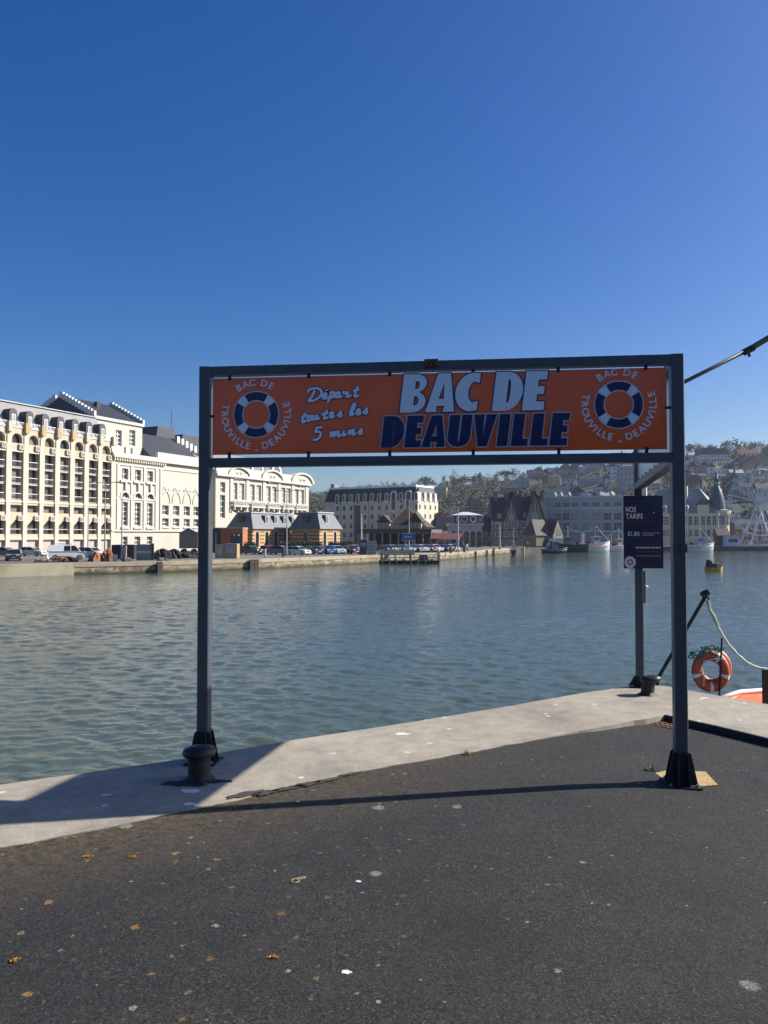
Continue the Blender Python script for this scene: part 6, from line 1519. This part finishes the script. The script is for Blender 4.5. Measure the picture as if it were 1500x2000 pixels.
def car(kind, px, Yd, rz, col, label, name='parked_car', group='cars parked along the far quay', rough=0.25):
    t = copy_tree(TPL[kind]); t.name = name; t.location = (xat(px, Yd), Yd, ZS+0.005); t.rotation_euler = (0, 0, R(rz))
    tag(t, label, 'car' if kind != 'van' else 'van', group)
    pm = M('paint_%02x%02x%02x' % tuple(int(c*255) for c in col), col, rough, 0.0, coat=.7)
    for ch in t.children:
        if ch.name.startswith('body'): ch.material_slots[0].link = 'OBJECT'; ch.material_slots[0].material = pm
    return t
CW, CB, CS, CR, CN, CG = (0.55,0.55,0.54), (0.02,0.022,0.028), (0.32,0.33,0.34), (0.32,0.015,0.015), (0.02,0.09,0.28), (0.10,0.105,0.11)
car('van', 132, 102, 24, (0.66,0.66,0.66), 'white panel van with roof rack parked below the apartment block', 'parked_van')
car('hatch', 28, 97, -68, (0.02,0.028,0.045), 'dark blue hatchback seen from behind at the picture edge')
car('saloon', 60, 118, -5, CW, 'white saloon behind the dark blue hatchback')
car('saloon', 8, 116, -8, CG, 'grey car cut by the picture edge')
car('hatch', 178, 112, -20, CW, 'white car half hidden behind the white van')
car('saloon', 488, 129, -28, CB, 'black car beside the silver shed')
car('hatch', 524, 131, -62, CR, 'bright red hatchback among black cars')
car('saloon', 548, 128, -25, CG, 'dark grey car between the red and white ones')
car('hatch', 582, 124, -30, CW, 'white hatchback nearest the quay edge beside the lamp post')
car('saloon', 612, 130, -55, CB, 'black saloon next to the white hatchback')
car('hatch', 638, 131, -60, CN, 'bright blue hatchback in the quay-side row')
car('hatch', 657, 132, -58, (0.36,0.42,0.50), 'pale blue hatchback beside the bright blue one')
car('saloon', 683, 133, -50, (0.10,0.02,0.018), 'dark red car before the ticket machine')
car('saloon', 690, 146, -40, CS, 'silver car behind the dark red one')
cols = [(CB,'black'),((0.20,0.22,0.25),'steel grey'),((0.05,0.08,0.13),'navy'),(CS,'silver'),((0.14,0.15,0.16),'mid grey'),((0.36,0.42,0.50),'pale blue'),((0.15,0.05,0.035),'maroon'),(CW,'white'),(CB,'black'),((0.45,0.44,0.40),'beige')]
for i, px in enumerate((748, 764, 779, 794, 810, 822, 834, 848, 864, 878)):
    c, nm = cols[i]; car('hatch' if i % 2 else 'saloon', px, 142+i*0.9, -48, c, ('%s car in the row before the fish market, %s from the kiosk' % (nm, ('first','second','third','fourth','fifth','sixth','seventh','eighth','ninth','tenth')[i])))
rack = MB()
for x in (-1.8,-0.6,0.4): rack.bar((x,-.75,2.02),(x,.75,2.02),.05)
vt = [o for o in bpy.data.objects if o.name == 'parked_van'][0]; rack.box(-1.9,-.72,2.05,.5,-.68,2.1).box(-1.9,.68,2.05,.5,.72,2.1).build('roof_rack', bolt_m, vt)
for k in TPL.values():
    for ch in list(k.children):
        for g in list(ch.children): bpy.data.objects.remove(g)
        bpy.data.objects.remove(ch)
    bpy.data.objects.remove(k)
# white lorry with brown box body behind the nets
t = thing('box_lorry', 'brown sided box lorry with white rear beside the casino wall', 'lorry', (xat(350, 134), 134, ZS), R(8))
MB().box(0,0,.9,3.1,2.4,3.6).build('box_body', M('lorry_brown',(0.20,0.155,0.12),0.7,0.1,2), t); MB().box(3.11,-.1,.7,4.2,2.5,4.0).build('rear_door', M('lorry_white',(0.6,0.6,0.58),0.5), t)
MB().prism([(0,3.6),(1.5,4.5),(3.1,3.6)],.0,2.4,'y').build('roof', M('roof_grey',(0.13,0.135,0.145)), t); MB().box(4.2,.1,.6,6.2,2.3,3.7).build('cab', M('lorry_dark',(0.02,0.025,0.03),0.4), t)
for x in (.7, 2.4, 5.0):
    for y in (.15, 2.25): MB().lathe([(0,-.14),(.42,-.14),(.42,.14),(0,.14)], (x,y,.42), 14, 'y').build('wheel', tyre_m, t)

# ------------------------------------------------------------------ sheds and quay clutter
def shed(name, label, a, b, Y0, y0, mt, dep=3, cat='shed', rz=None, parts=None):
    k = FPX/Y0; w = (b-a)/k; h = (1045-y0)/k+3.24; t = thing(name, label, cat, (xat(a, Y0), Y0, ZS), rz or 0); MB().box(0,0,0,w,dep,h).build('wall', mt, t)
    return t, w, h
t, w, h = shed('brick_shed', 'orange brick shed with blue glazed corner beside the offices', 416, 474, 140, 1032, M('brick_orange',(0.36,0.125,0.06),0.85,0.15,1.5,0.2,10), 5)
MB().box(w*.60,-.05,1.3,w*1.0,-.003,h*.78).build('window', M('shed_glass',(0.02,0.07,0.10),0.1), t); MB().box(-.02,-.03,0,w*.26,-.004,h+.02).build('dark_panel', M('shed_dark',(0.035,0.035,0.035),0.6), t); MB().box(-.1,-.1,h,w+.1,5.1,h+.15).build('roof', M('zinc',(0.42,0.42,0.43)), t)
for x in (.72,.86): MB().lathe([(0,-.25),(.12,-.2),(.16,-.05)], (w*x,0,h*.72), 10, 'y').build('lamp', M('lamp_clear',(0.7,0.7,0.72)), t)
t, w, h = shed('cupboard_box', 'narrow beige cupboard with white panel on the far quay', 420, 437, 107, 1064, M('beige_paint',(0.44,0.31,0.15),0.6,0.15,2), 1.2, 'cabinet'); MB().box(w*.25,-.04,.4,w*.8,-.003,h*.85).build('panel', M('panel_pale',(0.38,0.37,0.36),0.5,0.2,3), t)
t, w, h = shed('roller_shutter_hut', 'silver roller shutter hut next to the beige cupboard', 438, 463, 107, 1062, M('hut_tan',(0.34,0.25,0.14),0.6,0.15,2), 2, 'hut')
for i in range(14): MB().box(w*.1,-.05,.7+i*(h-1.0)/14,w*.84,-.003,.7+(i+.82)*(h-1.0)/14).build('slat', M('shutter_silver',(0.36,0.38,0.37),0.4,0.1,3,metal=.2), t)
t, w, h = shed('skip_container', 'tall dark steel container behind the warning board', 218, 262, 104, 1064, M('container_dark',(0.022,0.024,0.028),0.6,0.3,1), 3, 'container')
for i in range(9): MB().box(w*(i+.3)/9,-.08,.1,w*(i+.7)/9,-.003,h-.1).build('rib', M('container_dark',(0.022,0.024,0.028)), t)
MB().box(w*.62,-.1,.1,w*.98,-.083,h-.1).build('brown_door', M('container_brown',(0.06,0.032,0.026),0.7), t)
t, w, h = shed('warning_board', 'grey grid panel with white stripe standing on the quay edge', 267, 296, 99, 1063, M('board_grey',(0.20,0.21,0.205),0.6,0.25,3), .15, 'board'); MB().box(.05,-.03,h*.45,w-.05,-.003,h*.58).build('stripe', M('stripe_white',(0.5,0.5,0.48),0.6), t); MB().box(w,-.02,0,w+.25,.3,h+.1).build('post', blk, t)
for i in range(5): MB().box(w*i/4-.02,-.02,0,w*i/4+.02,-.004,h).build('bar', bolt_m, t)
t, w, h = shed('pump_post', 'slim grey post with pink and white notice on the quay', 238, 246, 95, 1066, M('post_grey',(0.22,0.22,0.22),0.5), .4, 'post'); MB().box(-.05,-.05,h*.55,w+.05,-.003,h*.9).build('notice', M('notice_pink',(0.50,0.25,0.27),0.5,0.2,6), t)
t, w, h = shed('white_barrel', 'short cream cylinder standing among the orange fishing gear', 222, 228, 95, 1083, M('hidden_core',(0.4,0.37,0.3),0.7), .3, 'barrel'); MB().lathe([(.28,0),(.28,h),(.0,h+.03)], (w/2,.15,0), 14).build('drum', M('drum_cream',(0.52,0.48,0.37),0.6), t)
nets = M('net_black',(0.018,0.014,0.013),0.95,0.5,3,1.0,8); ora = M('gear_orange',(0.30,0.12,0.05),0.8,0.3,4)
def heap(label, px, Yd, wpx, hpx, mt, seed, cat='nets', name='net_heap'):
    k = Yd/FPX; w, h = wpx*k/2, hpx*k; c = (xat(px, Yd), Yd, ZS); r = random.Random(seed); t = thing(name, label, cat, c); m = MB(); n, mm = 22, 7; ph = [r.uniform(0,6.28) for _ in range(6)]
    for j in range(mm+1):
        f = j/mm
        for i in range(n):
            a = 2*math.pi*i/n; s = (1-f*f)**.5*(1+.22*math.sin(3*a+ph[0])+.14*math.sin(7*a+ph[1]+f*4)); m.v.append((w*s*math.cos(a), 1.0*s*math.sin(a), h*f*(1+(1-f)*(.5*math.sin(2*a+ph[2])+.3*math.sin(5*a+ph[3])))-.02))
    for j in range(mm):
        for i in range(n): m.f.append((j*n+i, j*n+(i+1) % n, (j+1)*n+(i+1) % n, (j+1)*n+i))
    m.build('heap', mt, t)
    g = MB()
    for q in range(14):
        a = r.uniform(0, 6.28); p = Vector((w*.9*math.cos(a), -abs(math.sin(a)), .1)); e = Vector((w*.4*math.cos(a+1), -.3, h*r.uniform(.4,.9))); g.tube([p, (p+e)/2+Vector((0,-.2,.15)), e], .05, 5)
    g.build('cord_tangle', ora if seed % 2 else M('rope_grey',(0.2,0.19,0.17),0.9), t); return t
heap('black net heap lying in front of the white van', 122, 93, 56, 12, nets, 3); heap('low brown net pile left of the black heap', 88, 92, 40, 6, M('net_brown',(0.07,0.04,0.028),0.95,0.4,3,.8,8), 4)
heap('tangled orange fishing gear beside the lamp post', 188, 95, 26, 20, ora, 6); heap('upright orange and brown gear against the dark container', 210, 96, 20, 24, M('gear_rust',(0.16,0.06,0.03),0.85,0.4,4), 8)
heap('black gear pile topped with white floats below the casino windows', 318, 103, 36, 22, nets, 10); heap('black netting stack with green cord by the lorry', 340, 106, 30, 20, nets, 12); heap('long dark net bank beside the frame post', 368, 108, 50, 14, nets, 14); heap('small green net bundle on the bare quay', 318, 98, 22, 5, M('net_green_far',(0.03,0.13,0.07),0.9,0.4,4), 16); heap('brown coil at the foot of the notice post', 250, 95, 14, 8, M('net_brown',(0.07,0.04,0.028)), 18)
# ticket machine, kiosk, direction sign
t, w, h = shed('parking_machine', 'dark blue parking kiosk at the end of the car row', 702, 716, 126, 1054, M('kiosk_navy',(0.03,0.055,0.10),0.4,0.1,2), 1.5, 'kiosk'); MB().box(.1,-.05,h*.55,w-.1,-.003,h*.8).build('screen', M('kiosk_grey',(0.25,0.28,0.3),0.3), t); MB().box(w,.1,h*.5,w+.2,.4,h+.9).build('white_post', M('stripe_white',(0.5,0.5,0.48)), t)
t, w, h = shed('shelter', 'small glazed white shelter next to the blue kiosk', 717, 735, 126, 1057, M('shelter_glass',(0.26,0.28,0.28),0.2,0.1,1), 1.6, 'shelter')
for i in range(5): MB().box(-.04,-.06,h*i/4-.04,w+.04,-.003,h*i/4+.04).build('rail', M('stripe_white',(0.5,0.5,0.48)), t)
t = thing('direction_sign', 'blue direction sign on two pale legs above the pontoon', 'sign', (xat(785, 126), 126, ZS)); w = 26*126/FPX; zz = lambda py: (1045-py)*126/FPX+3.24
MB().box(0,0,zz(1055),w,.1,zz(1042)).build('panel', M('sign_blue',(0.04,0.10,0.30),0.4,0.05), t); MB().box(-.05,-.02,zz(1055)-.08,w+.05,-.004,zz(1055)).box(-.05,-.02,zz(1042),w+.05,-.004,zz(1042)+.08).build('rim', M('stripe_white',(0.5,0.5,0.48)), t)
for q in (.2,.78): MB().box(w*q,.02,0,w*q+.15,.09,zz(1055)).build('leg', M('stripe_white',(0.5,0.5,0.48)), t)
for q in range(3): MB().box(w*(.2+.2*q),-.03,zz(1050),w*(.32+.2*q),-.005,zz(1047)).build('lettering', M('stripe_white',(0.5,0.5,0.48)), t)
for i in range(9):
    px = 738+i*8; t = thing('concrete_block', 'pale concrete block above the pontoon, %s from the white shelter' % ('first','second','third','fourth','fifth','sixth','seventh','eighth','ninth')[i], 'block', (xat(px, 124), 124, ZS), 0, 'concrete blocks lining the pontoon access'); MB().prism([(0,0),(.62,0),(.58,.85),(.04,.85)], 0, .6, 'y').build('block', M('block_pale',(0.44,0.41,0.33),0.85,0.15,2), t); MB().tube([(.2,.3,.84),(.2,.3,.98),(.42,.3,.98),(.42,.3,.84)], .03, 6).build('lifting_eye', rust, t)
# pontoon with railing
t = thing('pontoon', 'floating timber pontoon with white railing and dark piles', 'pontoon', (xat(742, 119.5), 119.5, ZW), R(4)); Lp = 118*119/FPX
for i in range(24): MB().box(Lp*i/24+.02,0,.45,Lp*(i+1)/24-.02,2.4,.55).build('plank', M('pontoon_wood',(0.17,0.14,0.105),0.85,0.2,2), t)
MB().box(0,.1,-.3,Lp,2.3,.44).build('float', M('pontoon_dark',(0.03,0.028,0.025),0.8), t)
for i in range(13): MB().box(Lp*i/12.2,-.05,.56,Lp*i/12.2+.07,.03,1.45).build('rail_post', M('rail_pale',(0.42,0.38,0.33),0.6), t)
for z in (.95,1.38): MB().box(0,-.04,z,Lp,.02,z+.09).build('handrail', M('rail_pale',(0.42,0.38,0.33)), t)
for i in range(9): MB().lathe([(.16,-1.2),(.16,0.75 if i % 4 else 1.7),(0,0.8 if i % 4 else 1.75)], (Lp*i/8.4+.3,-.25,0), 8).build('pile', M('pile_black',(0.06,0.053,0.045),0.9), t)
MB().prism([(Lp*.66,.56),(Lp*.68,1.35),(Lp*.80,1.35),(Lp*.82,.56)],.6,2.0,'y').build('tarpaulin', M('tarp_dark',(0.035,0.037,0.045),0.8), t)
# timber fenders on the walls
def on_wall(px):
    for a, b in zip(QE[:-1], QE[1:]):
        a_, b_ = Vector((*a,0)), Vector((*b,0)); k = (px-750)/FPX; d = b_-a_; den = d.x-k*d.y
        if abs(den) > 1e-6:
            s = (k*a_.y-a_.x)/den
            if 0 <= s <= 1: p = a_+d*s; nrm = Vector((d.y,-d.x,0)).normalized(); return p, nrm, math.atan2(d.y, d.x)
for i, (px, lb) in enumerate(((310,'dark timber fender below the warning board'),(489,'dark timber fender under the black car, first of the pair'),(498,'dark timber fender under the black car, second of the pair'),(926,'dark timber fender on the stone wall beyond the pontoon'),(948,'dark timber fender, second beyond the pontoon'),(962,'slim pale pile standing by the far wall steps'),(1000,'slim pale pile beside the small dark boat'),(1020,'slim pale pile before the boathouse'))):
    p, nr_, a = on_wall(px); t = thing('timber_fender', lb, 'fender', (p.x+nr_.x*.2, p.y+nr_.y*.2, ZW), a); top_ = (ZS-ZW)+(0.05 if i < 5 else .5)
    m = timber if i < 5 else M('pile_pale',(0.30,0.26,0.18),0.85,0.2,2); MB().box(-.32 if i < 5 else -.15,-.3,-.8,.32 if i < 5 else .15,0,top_).build('beam', m, t); MB().box(-.36,-.34,top_-.5,.36,-.301,top_-.35).build('iron_strap', rust, t)
# lamp posts and masts
def lamp(label, px, Yd, ytop, arms, r=.09, col=None):
    t = thing('lamp_post', label, 'lamp post', (xat(px, Yd), Yd, ZS)); h = (1045-ytop)*Yd/FPX+3.24; m = col or M('lamp_grey',(0.30,0.31,0.32),0.5)
    MB().tube([(0,0,0),(0,0,h*.4),(0,0,h)], [r*1.3,r,r*.7], 8).build('mast', m, t); MB().box(-.2,-.2,0,.2,.2,.35).build('base', m, t)
    for s in arms:
        MB().tube([(0,0,h-.15),(s*.9,0,h),(s*1.5,0,h)], .05, 6).build('arm', m, t); MB().prism([(s*1.3,h-.05),(s*2.1,h-.08),(s*2.0,h+.1),(s*1.35,h+.1)],-.12,.12,'y').build('lantern', m, t)
lamp('tall lamp post with two arms before the apartment block', 205, 97, 942, (-1,1)); lamp('slender pole before the casino\'s first windows', 238, 99, 970, ()); lamp('short white pole behind the white van', 172, 112, 994, ())
lamp('grey lamp post at the quay edge beside the white hatchback', 560, 122, 958, (-1,1)); lamp('white lamp post between the office and the hotel', 706, 132, 1004, (1,), .12, M('stripe_white',(0.5,0.5,0.48))); lamp('grey lamp post rising before the fish market roof', 799, 134, 976, (-1,), .10); lamp('tall pale lamp post in front of the pavilion', 895, 148, 990, (-1,1), .12, M('lamp_pale',(0.42,0.42,0.42),0.5)); lamp('weathered pale mast before the timbered row', 976, 172, 1022, (-1,1), .16, M('mast_tan',(0.40,0.36,0.28),0.7))
for i, (px, Yd) in enumerate(((462,110),(518,113),(553,115),(880,137),(907,143))):
    t = thing('bollard_post', ('black post','pale post','black post','dark post','dark post')[i]+(' near the silver hut',' below the red hatchback',' at the foot of the grey lamp post',' on the quay left of the pavilion mast',' on the quay right of the pavilion mast')[i], 'bollard', (xat(px, Yd), Yd, ZS)); MB().lathe([(.16,0),(.16,1.0),(.19,1.05),(.12,1.15),(0,1.18)], n=10).build('shaft', blk if i != 1 else M('lamp_pale',(0.42,0.42,0.42)), t); MB().box(-.25,-.25,0,.25,.25,.06).build('plate', blk, t)

# ------------------------------------------------------------------ boats
def boat(label, px, Yw, L, col, stripe, cabin, rz, hfree=1.5, gear=True, name='fishing_boat'):
    t = thing(name, label, 'boat', (xat(px, Yw), Yw, ZW), R(rz)); B = L*.17; secs = []; m = MB(); n = 6; prof = []
    for i in range(13):
        u = i/12; hw = B*(.82+.18*math.sin(u*math.pi))*(1 if u < .55 else math.cos((u-.55)/.45*math.pi/2)**.75+.02); zt = hfree*(1+.55*max(0, u-.45)**1.3*2+.12*(1-u)); secs.append((-L/2+L*u, hw, zt))
    for x, hw, zt in secs:
        for j in range(2*n+1):
            a = -1+j/n; m.v.append((x+.35*max(0, abs(a)-.4)*(x > L*.2), hw*a*(.75+.25*abs(a)), -.4+(zt+.4)*abs(a)**2.2))
    q = 2*n+1
    for k in range(12):
        for j in range(q-1): m.f.append((k*q+j, k*q+j+1, (k+1)*q+j+1, (k+1)*q+j))
    m.f.append(tuple(range(q))); m.build('hull', col, t, smooth=True)
    MB().add([(x, s*hw*.96, zt-.3) for x, hw, zt in secs for s in (-1,1)], [(2*i, 2*i+1, 2*i+3, 2*i+2) for i in range(12)]).build('deck', M('deck_buff',(0.35,0.30,0.22),0.8,0.15,2), t)
    for s in (-1,1): MB().tube([(x+.33*(x > L*.2), s*hw*1.0, zt) for x, hw, zt in secs], .07, 6).build('gunwale', stripe, t); MB().tube([(x+.2*(x > L*.2), s*hw*.975, zt*.62) for x, hw, zt in secs], .10, 6).build('stripe', stripe, t)
    cx = L*.06; ch = MB().box(cx-L*.10,-B*.5,hfree*.8,cx+L*.10,B*.5,hfree+2.0).build('wheelhouse', cabin, t); MB().box(cx-L*.12,-B*.58,hfree+2.0,cx+L*.12,B*.58,hfree+2.15).build('wheelhouse_roof', M('boat_white',(0.58,0.58,0.57),0.4), t)
    for s in (-1,1):
        for k in range(3): MB().box(cx-L*.08+k*L*.055,s*B*.5-.02,hfree+1.15,cx-L*.045+k*L*.055,s*B*.5+.02,hfree+1.75).build('window', GLASS[0], ch)
    MB().box(cx+L*.10,-B*.4,hfree+1.15,cx+L*.10+.02,B*.4,hfree+1.75).build('window', GLASS[0], ch)
    mm = M('mast_white',(0.5,0.5,0.5),0.5)
    MB().tube([(cx-L*.02,0,hfree+2.1),(cx-L*.02,0,hfree+5.2)], .07, 6).build('mast', mm, t)
    if gear:
        g = -L*.36
        for s in (-1,1): MB().tube([(g,s*B*.7,hfree*.8),(g,s*B*.55,hfree+3.0)], .08, 6).build('gantry_leg', mm, t)
        MB().tube([(g,-B*.58,hfree+3.0),(g,B*.58,hfree+3.0)], .08, 6).build('gantry_beam', mm, t); MB().tube([(g,0,hfree+3.0),(cx,0,hfree+4.6)], .03, 5).build('stay', mm, t); MB().tube([(cx,0,hfree+4.9),(L*.47,0,hfree*1.6)], .03, 5).build('stay', mm, t)
        MB().lathe([(0,-.6),(.4,-.6),(.4,.6),(0,.6)], (g+1.4,0,hfree+.4), 12, 'y').build('net_drum', nets, t)
        for k in range(5): MB().lathe([(0,-.3),(.22,-.2),(.3,0),(.22,.2),(0,.3)], (-L*.2+k*.55,-B*.5,hfree-.05+.1*(k % 2)), 8).build('float', M('float_orange',(0.5,0.12,0.04),0.6) if k % 2 else M('boat_white',(0.58,0.58,0.57)), t)
    return t
bw = M('hull_white',(0.80,0.79,0.78),0.35,0.05,1); bn = M('hull_navy',(0.015,0.025,0.06),0.4); bk = M('hull_black',(0.02,0.022,0.025),0.4); redst = M('stripe_red',(0.40,0.05,0.04),0.5); blst = M('stripe_blue',(0.03,0.07,0.22),0.5); tq = M('cabin_turquoise',(0.22,0.40,0.46),0.5)
boat('white trawler with red and blue stripes lit by the sun', 1160, 204, 9.0, bw, redst, tq, 14, 2.0)
boat('black trawler with orange gear moored beside the boathouse', 1112, 202, 9.5, bk, blst, M('cabin_grey',(0.18,0.18,0.18),0.5), 172, 1.9)
boat('smaller white boat half hidden by the price board', 1206, 208, 7.0, bw, blst, M('cabin_cream',(0.45,0.38,0.26),0.5), 20, 1.4)
boat('blue and white boat below the town hall', 1362, 206, 9.0, bw, blst, M('cabin_blue',(0.28,0.36,0.46),0.5), 8, 1.7)
boat('small dark boat by the pale piles', 1003, 172, 4.2, bk, redst, M('cabin_white',(0.5,0.5,0.48),0.5), 80, 1.0, False)
boat('low dark boat between boathouse and white trawler', 1082, 190, 6.0, bn, blst, M('cabin_grey',(0.18,0.18,0.18)), 5, .9, False)
yel = M('raft_yellow',(0.45,0.28,0.03),0.6,0.15,2)
t = thing('workboat', 'small yellow workboat alone on the open water', 'boat', (xat(1394, 95), 95, ZW), R(8))
hb = MB()
for x, hw, zt in ((-1.05,.42,.55),(-.9,.52,.52),(0,.58,.5),(.6,.5,.55),(1.05,.12,.7)):
    for a in (-1,-.8,0,.8,1): hb.v.append((x, hw*a*(1 if abs(a) < 1 else 1.05), zt if abs(a) == 1 else (-.05 if a else -.15)))
for k in range(4):
    for j in range(4): hb.f.append((k*5+j, k*5+j+1, k*5+6+j, k*5+5+j))
hb.f.append((0,1,2,3,4)); hb.build('hull', yel, t)
MB().box(-.75,-.4,.3,.1,.4,1.0).build('engine_box', M('raft_dark',(0.04,0.035,0.03),0.7), t); MB().prism([(-1.0,.5),(-.85,1.45),(-.45,1.3),(-.3,.5)],-.3,.3,'y').build('tarpaulin', nets, t)
MB().box(.2,-.35,.4,.7,.35,.95).build('crate', M('crate_pale',(0.4,0.33,0.2),0.7), t)
for s in (-.3,.3): MB().tube([(.75,s,.5),(.8,s,1.35)], .035, 6).build('rail_post', yel, t)
MB().tube([(.8,-.3,1.35),(.8,.3,1.35)], .035, 6).build('rail', yel, t)

# ------------------------------------------------------------------ big wheel
Yw = 232; c = at(1486, 981, Yw); Rw = 65*Yw/FPX; base = ZS
wh = thing('big_wheel', 'white big wheel on slanting legs at the picture edge', 'ferris wheel', (c.x, Yw, ZS), R(6)); hz_c = c.z-ZS
wm_ = M('wheel_white',(0.62,0.64,0.68),0.45); NS = 20
for y in (-.7, .7): MB().tube([(Rw*math.cos(2*math.pi*i/60), y, hz_c+Rw*math.sin(2*math.pi*i/60)) for i in range(61)], .11, 5).build('rim', wm_, wh); MB().tube([(Rw*.86*math.cos(2*math.pi*i/60), y, hz_c+Rw*.86*math.sin(2*math.pi*i/60)) for i in range(61)], .05, 5).build('inner_rim', wm_, wh)
for i in range(NS):
    a = 2*math.pi*i/NS+.1; e = (Rw*math.cos(a), 0, hz_c+Rw*math.sin(a))
    for y in (-.7,.7): MB().bar((.5*math.cos(a), y*1.3, hz_c+.5*math.sin(a)), (e[0], y, e[2]), .13, .13).build('spoke', wm_, wh)
    MB().bar((e[0],-.7,e[2]),(e[0],.7,e[2]),.09).build('axle', wm_, wh)
    cb = MB().lathe([(0,-1.5),(.75,-1.4),(.85,-.8),(.8,-.72)], (e[0],0,e[2]), 10).build('cabin', M('cabin_pale',(0.42,0.42,0.44),0.5), wh); MB().lathe([(0,.05),(.7,-.1),(.85,-.25),(.85,-.3)], (e[0],0,e[2]), 10).build('cabin_roof', wm_, cb)
    for q in range(4): MB().bar((e[0]+.75*math.cos(q*1.57+.78), .75*math.sin(q*1.57+.78), e[2]-.75),(e[0]+.75*math.cos(q*1.57+.78), .75*math.sin(q*1.57+.78), e[2]-.25),.05).build('cabin_post', wm_, cb)
MB().lathe([(0,-1.6),(.8,-1.6),(.9,-1.2),(.5,-1.0),(.5,1.0),(.9,1.2),(.8,1.6),(0,1.6)], (0,0,hz_c), 16, 'y').build('hub', M('hub_white',(0.5,0.5,0.5),0.4), wh)
for s in (-1,1):
    for y in (-1.9,1.9): MB().bar((0,y*.75,hz_c),(s*Rw*.52,y*1.5,.4),.34,.34).build('leg', wm_, wh)
    MB().bar((s*Rw*.26,-2.1,hz_c*.5),(s*Rw*.26,2.1,hz_c*.5),.15).build('brace', wm_, wh)
    MB().prism([(s*Rw*.52-.9,0),(s*Rw*.52+.9,0),(s*Rw*.52+.2,1.6),(s*Rw*.52-.2,1.6)],-3.1,-2.5,'y').build('footing', wm_, wh)
MB().box(-Rw*.75,-3.5,.0,Rw*.8,3.5,.35).build('platform', M('platform_grey',(0.28,0.29,0.3),0.6), wh)
for i in range(16): MB().box(-Rw*.75+i*Rw*.1,-3.5,.36,-Rw*.75+i*Rw*.1+.08,-3.42,1.4).build('fence_post', wm_, wh)
MB().box(-Rw*.75,-3.5,1.4,Rw*.8,-3.42,1.5).build('fence_rail', wm_, wh)

# ------------------------------------------------------------------ people on the far quay
def person_mesh(pose, mats):
    J = {'pel':(0,0,.95,.14),'wai':(0,0,1.12,.125),'che':(0,0,1.36,.15),'nec':(0,0,1.50,.055),'hea':(0,.02,1.62,.095),'top':(0,.01,1.72,.07)}
    E_ = [('pel','wai'),('wai','che'),('che','nec'),('nec','hea'),('hea','top')]
    for s, k in ((-1,'l'),(1,'r')):
        st = pose*s
        J.update({k+'hip':(s*.09,0,.88,.095),k+'kne':(s*.10,.12*st+.02,.50,.062),k+'ank':(s*.10,.22*st-.02,.09,.042),k+'toe':(s*.11,.22*st+.15,.04,.035),k+'sho':(s*.19,0,1.41,.062),k+'elb':(s*.25,-.10*st-.02,1.14,.045),k+'wri':(s*.24,-.16*st+.06,.90,.032),k+'han':(s*.24,-.17*st+.10,.80,.034)})
        E_ += [('pel',k+'hip'),(k+'hip',k+'kne'),(k+'kne',k+'ank'),(k+'ank',k+'toe'),('che',k+'sho'),(k+'sho',k+'elb'),(k+'elb',k+'wri'),(k+'wri',k+'han')]
    names = list(J); me = bpy.data.meshes.new('p'); me.from_pydata([J[n][:3] for n in names], [(names.index(a), names.index(b)) for a, b in E_], []); o = bpy.data.objects.new('p', me); COL.objects.link(o)
    o.modifiers.new('s', 'SKIN'); sv = me.skin_vertices[0].data
    for i, n in enumerate(names): sv[i].radius = (J[n][3], J[n][3]); sv[i].use_root = (n == 'pel')
    sb = o.modifiers.new('u', 'SUBSURF'); sb.levels = 1; sb.render_levels = 1
    dg = bpy.context.evaluated_depsgraph_get(); dg.update(); out = bpy.data.meshes.new_from_object(o.evaluated_get(dg)); bpy.data.objects.remove(o)
    out.materials.clear()
    for m in mats: out.materials.append(m)
    for p in out.polygons:
        z, x = p.center.z, abs(p.center.x); p.use_smooth = True
        p.material_index = 3 if z < .07 else 0 if z < .93 and x < .2 else 2 if z < .86 else 1 if z < 1.49 else 3 if z > 1.67 else 2
    return out
skin = M('skin',(0.45,0.27,0.19),0.6); hair = M('hair_dark',(0.03,0.022,0.018),0.7)
for i, (px, Yd, rz, top_, trs, lb) in enumerate(((905,146,40,(0.03,0.03,0.04),(0.02,0.02,0.03),'person in dark coat walking by the pavilion lamp post'),(912,147,200,(0.5,0.48,0.45),(0.03,0.035,0.06),'person in white jacket beside the dark-coated walker'),(889,145,120,(0.10,0.03,0.03),(0.03,0.03,0.03),'person in dark red top near the awning'),(856,118.8,160,(0.45,0.38,0.34),(0.05,0.05,0.07),'person in pale top standing at the end of the pontoon'),(1030,181,30,(0.25,0.05,0.04),(0.03,0.03,0.04),'person in red top near the boathouse'),(212,95.2,10,(0.35,0.13,0.04),(0.03,0.03,0.03),'person in orange jacket among the fishing gear'))):
    me = person_mesh((-1)**i*.9, [M('trousers%d' % i, trs, .8), M('jacket%d' % i, top_, .8), skin, hair])
    z0 = ZS if i != 3 else ZW+.55
    tag(obj('person', me, None, (xat(px, Yd), Yd, z0), R(rz)), lb, 'person', 'people on the far quay')

# ------------------------------------------------------------------ haze
hm = bpy.data.materials.new('haze'); hm.use_nodes = True; n_, l_ = nt(hm); n_.remove(n_['Principled BSDF'])
pv = n_.new('ShaderNodeVolumePrincipled'); pv.inputs['Color'].default_value = (0.78,0.86,1.0,1); pv.inputs['Density'].default_value = 0.00014; pv.inputs['Anisotropy'].default_value = 0.35
l_.new(pv.outputs[0], n_['Material Output'].inputs['Volume'])
tag(MB().box(-5200,-3100,-5.8,5200,8100,112).build('haze', hm), 'thin pale sea haze over the harbour', 'haze', kind='stuff')
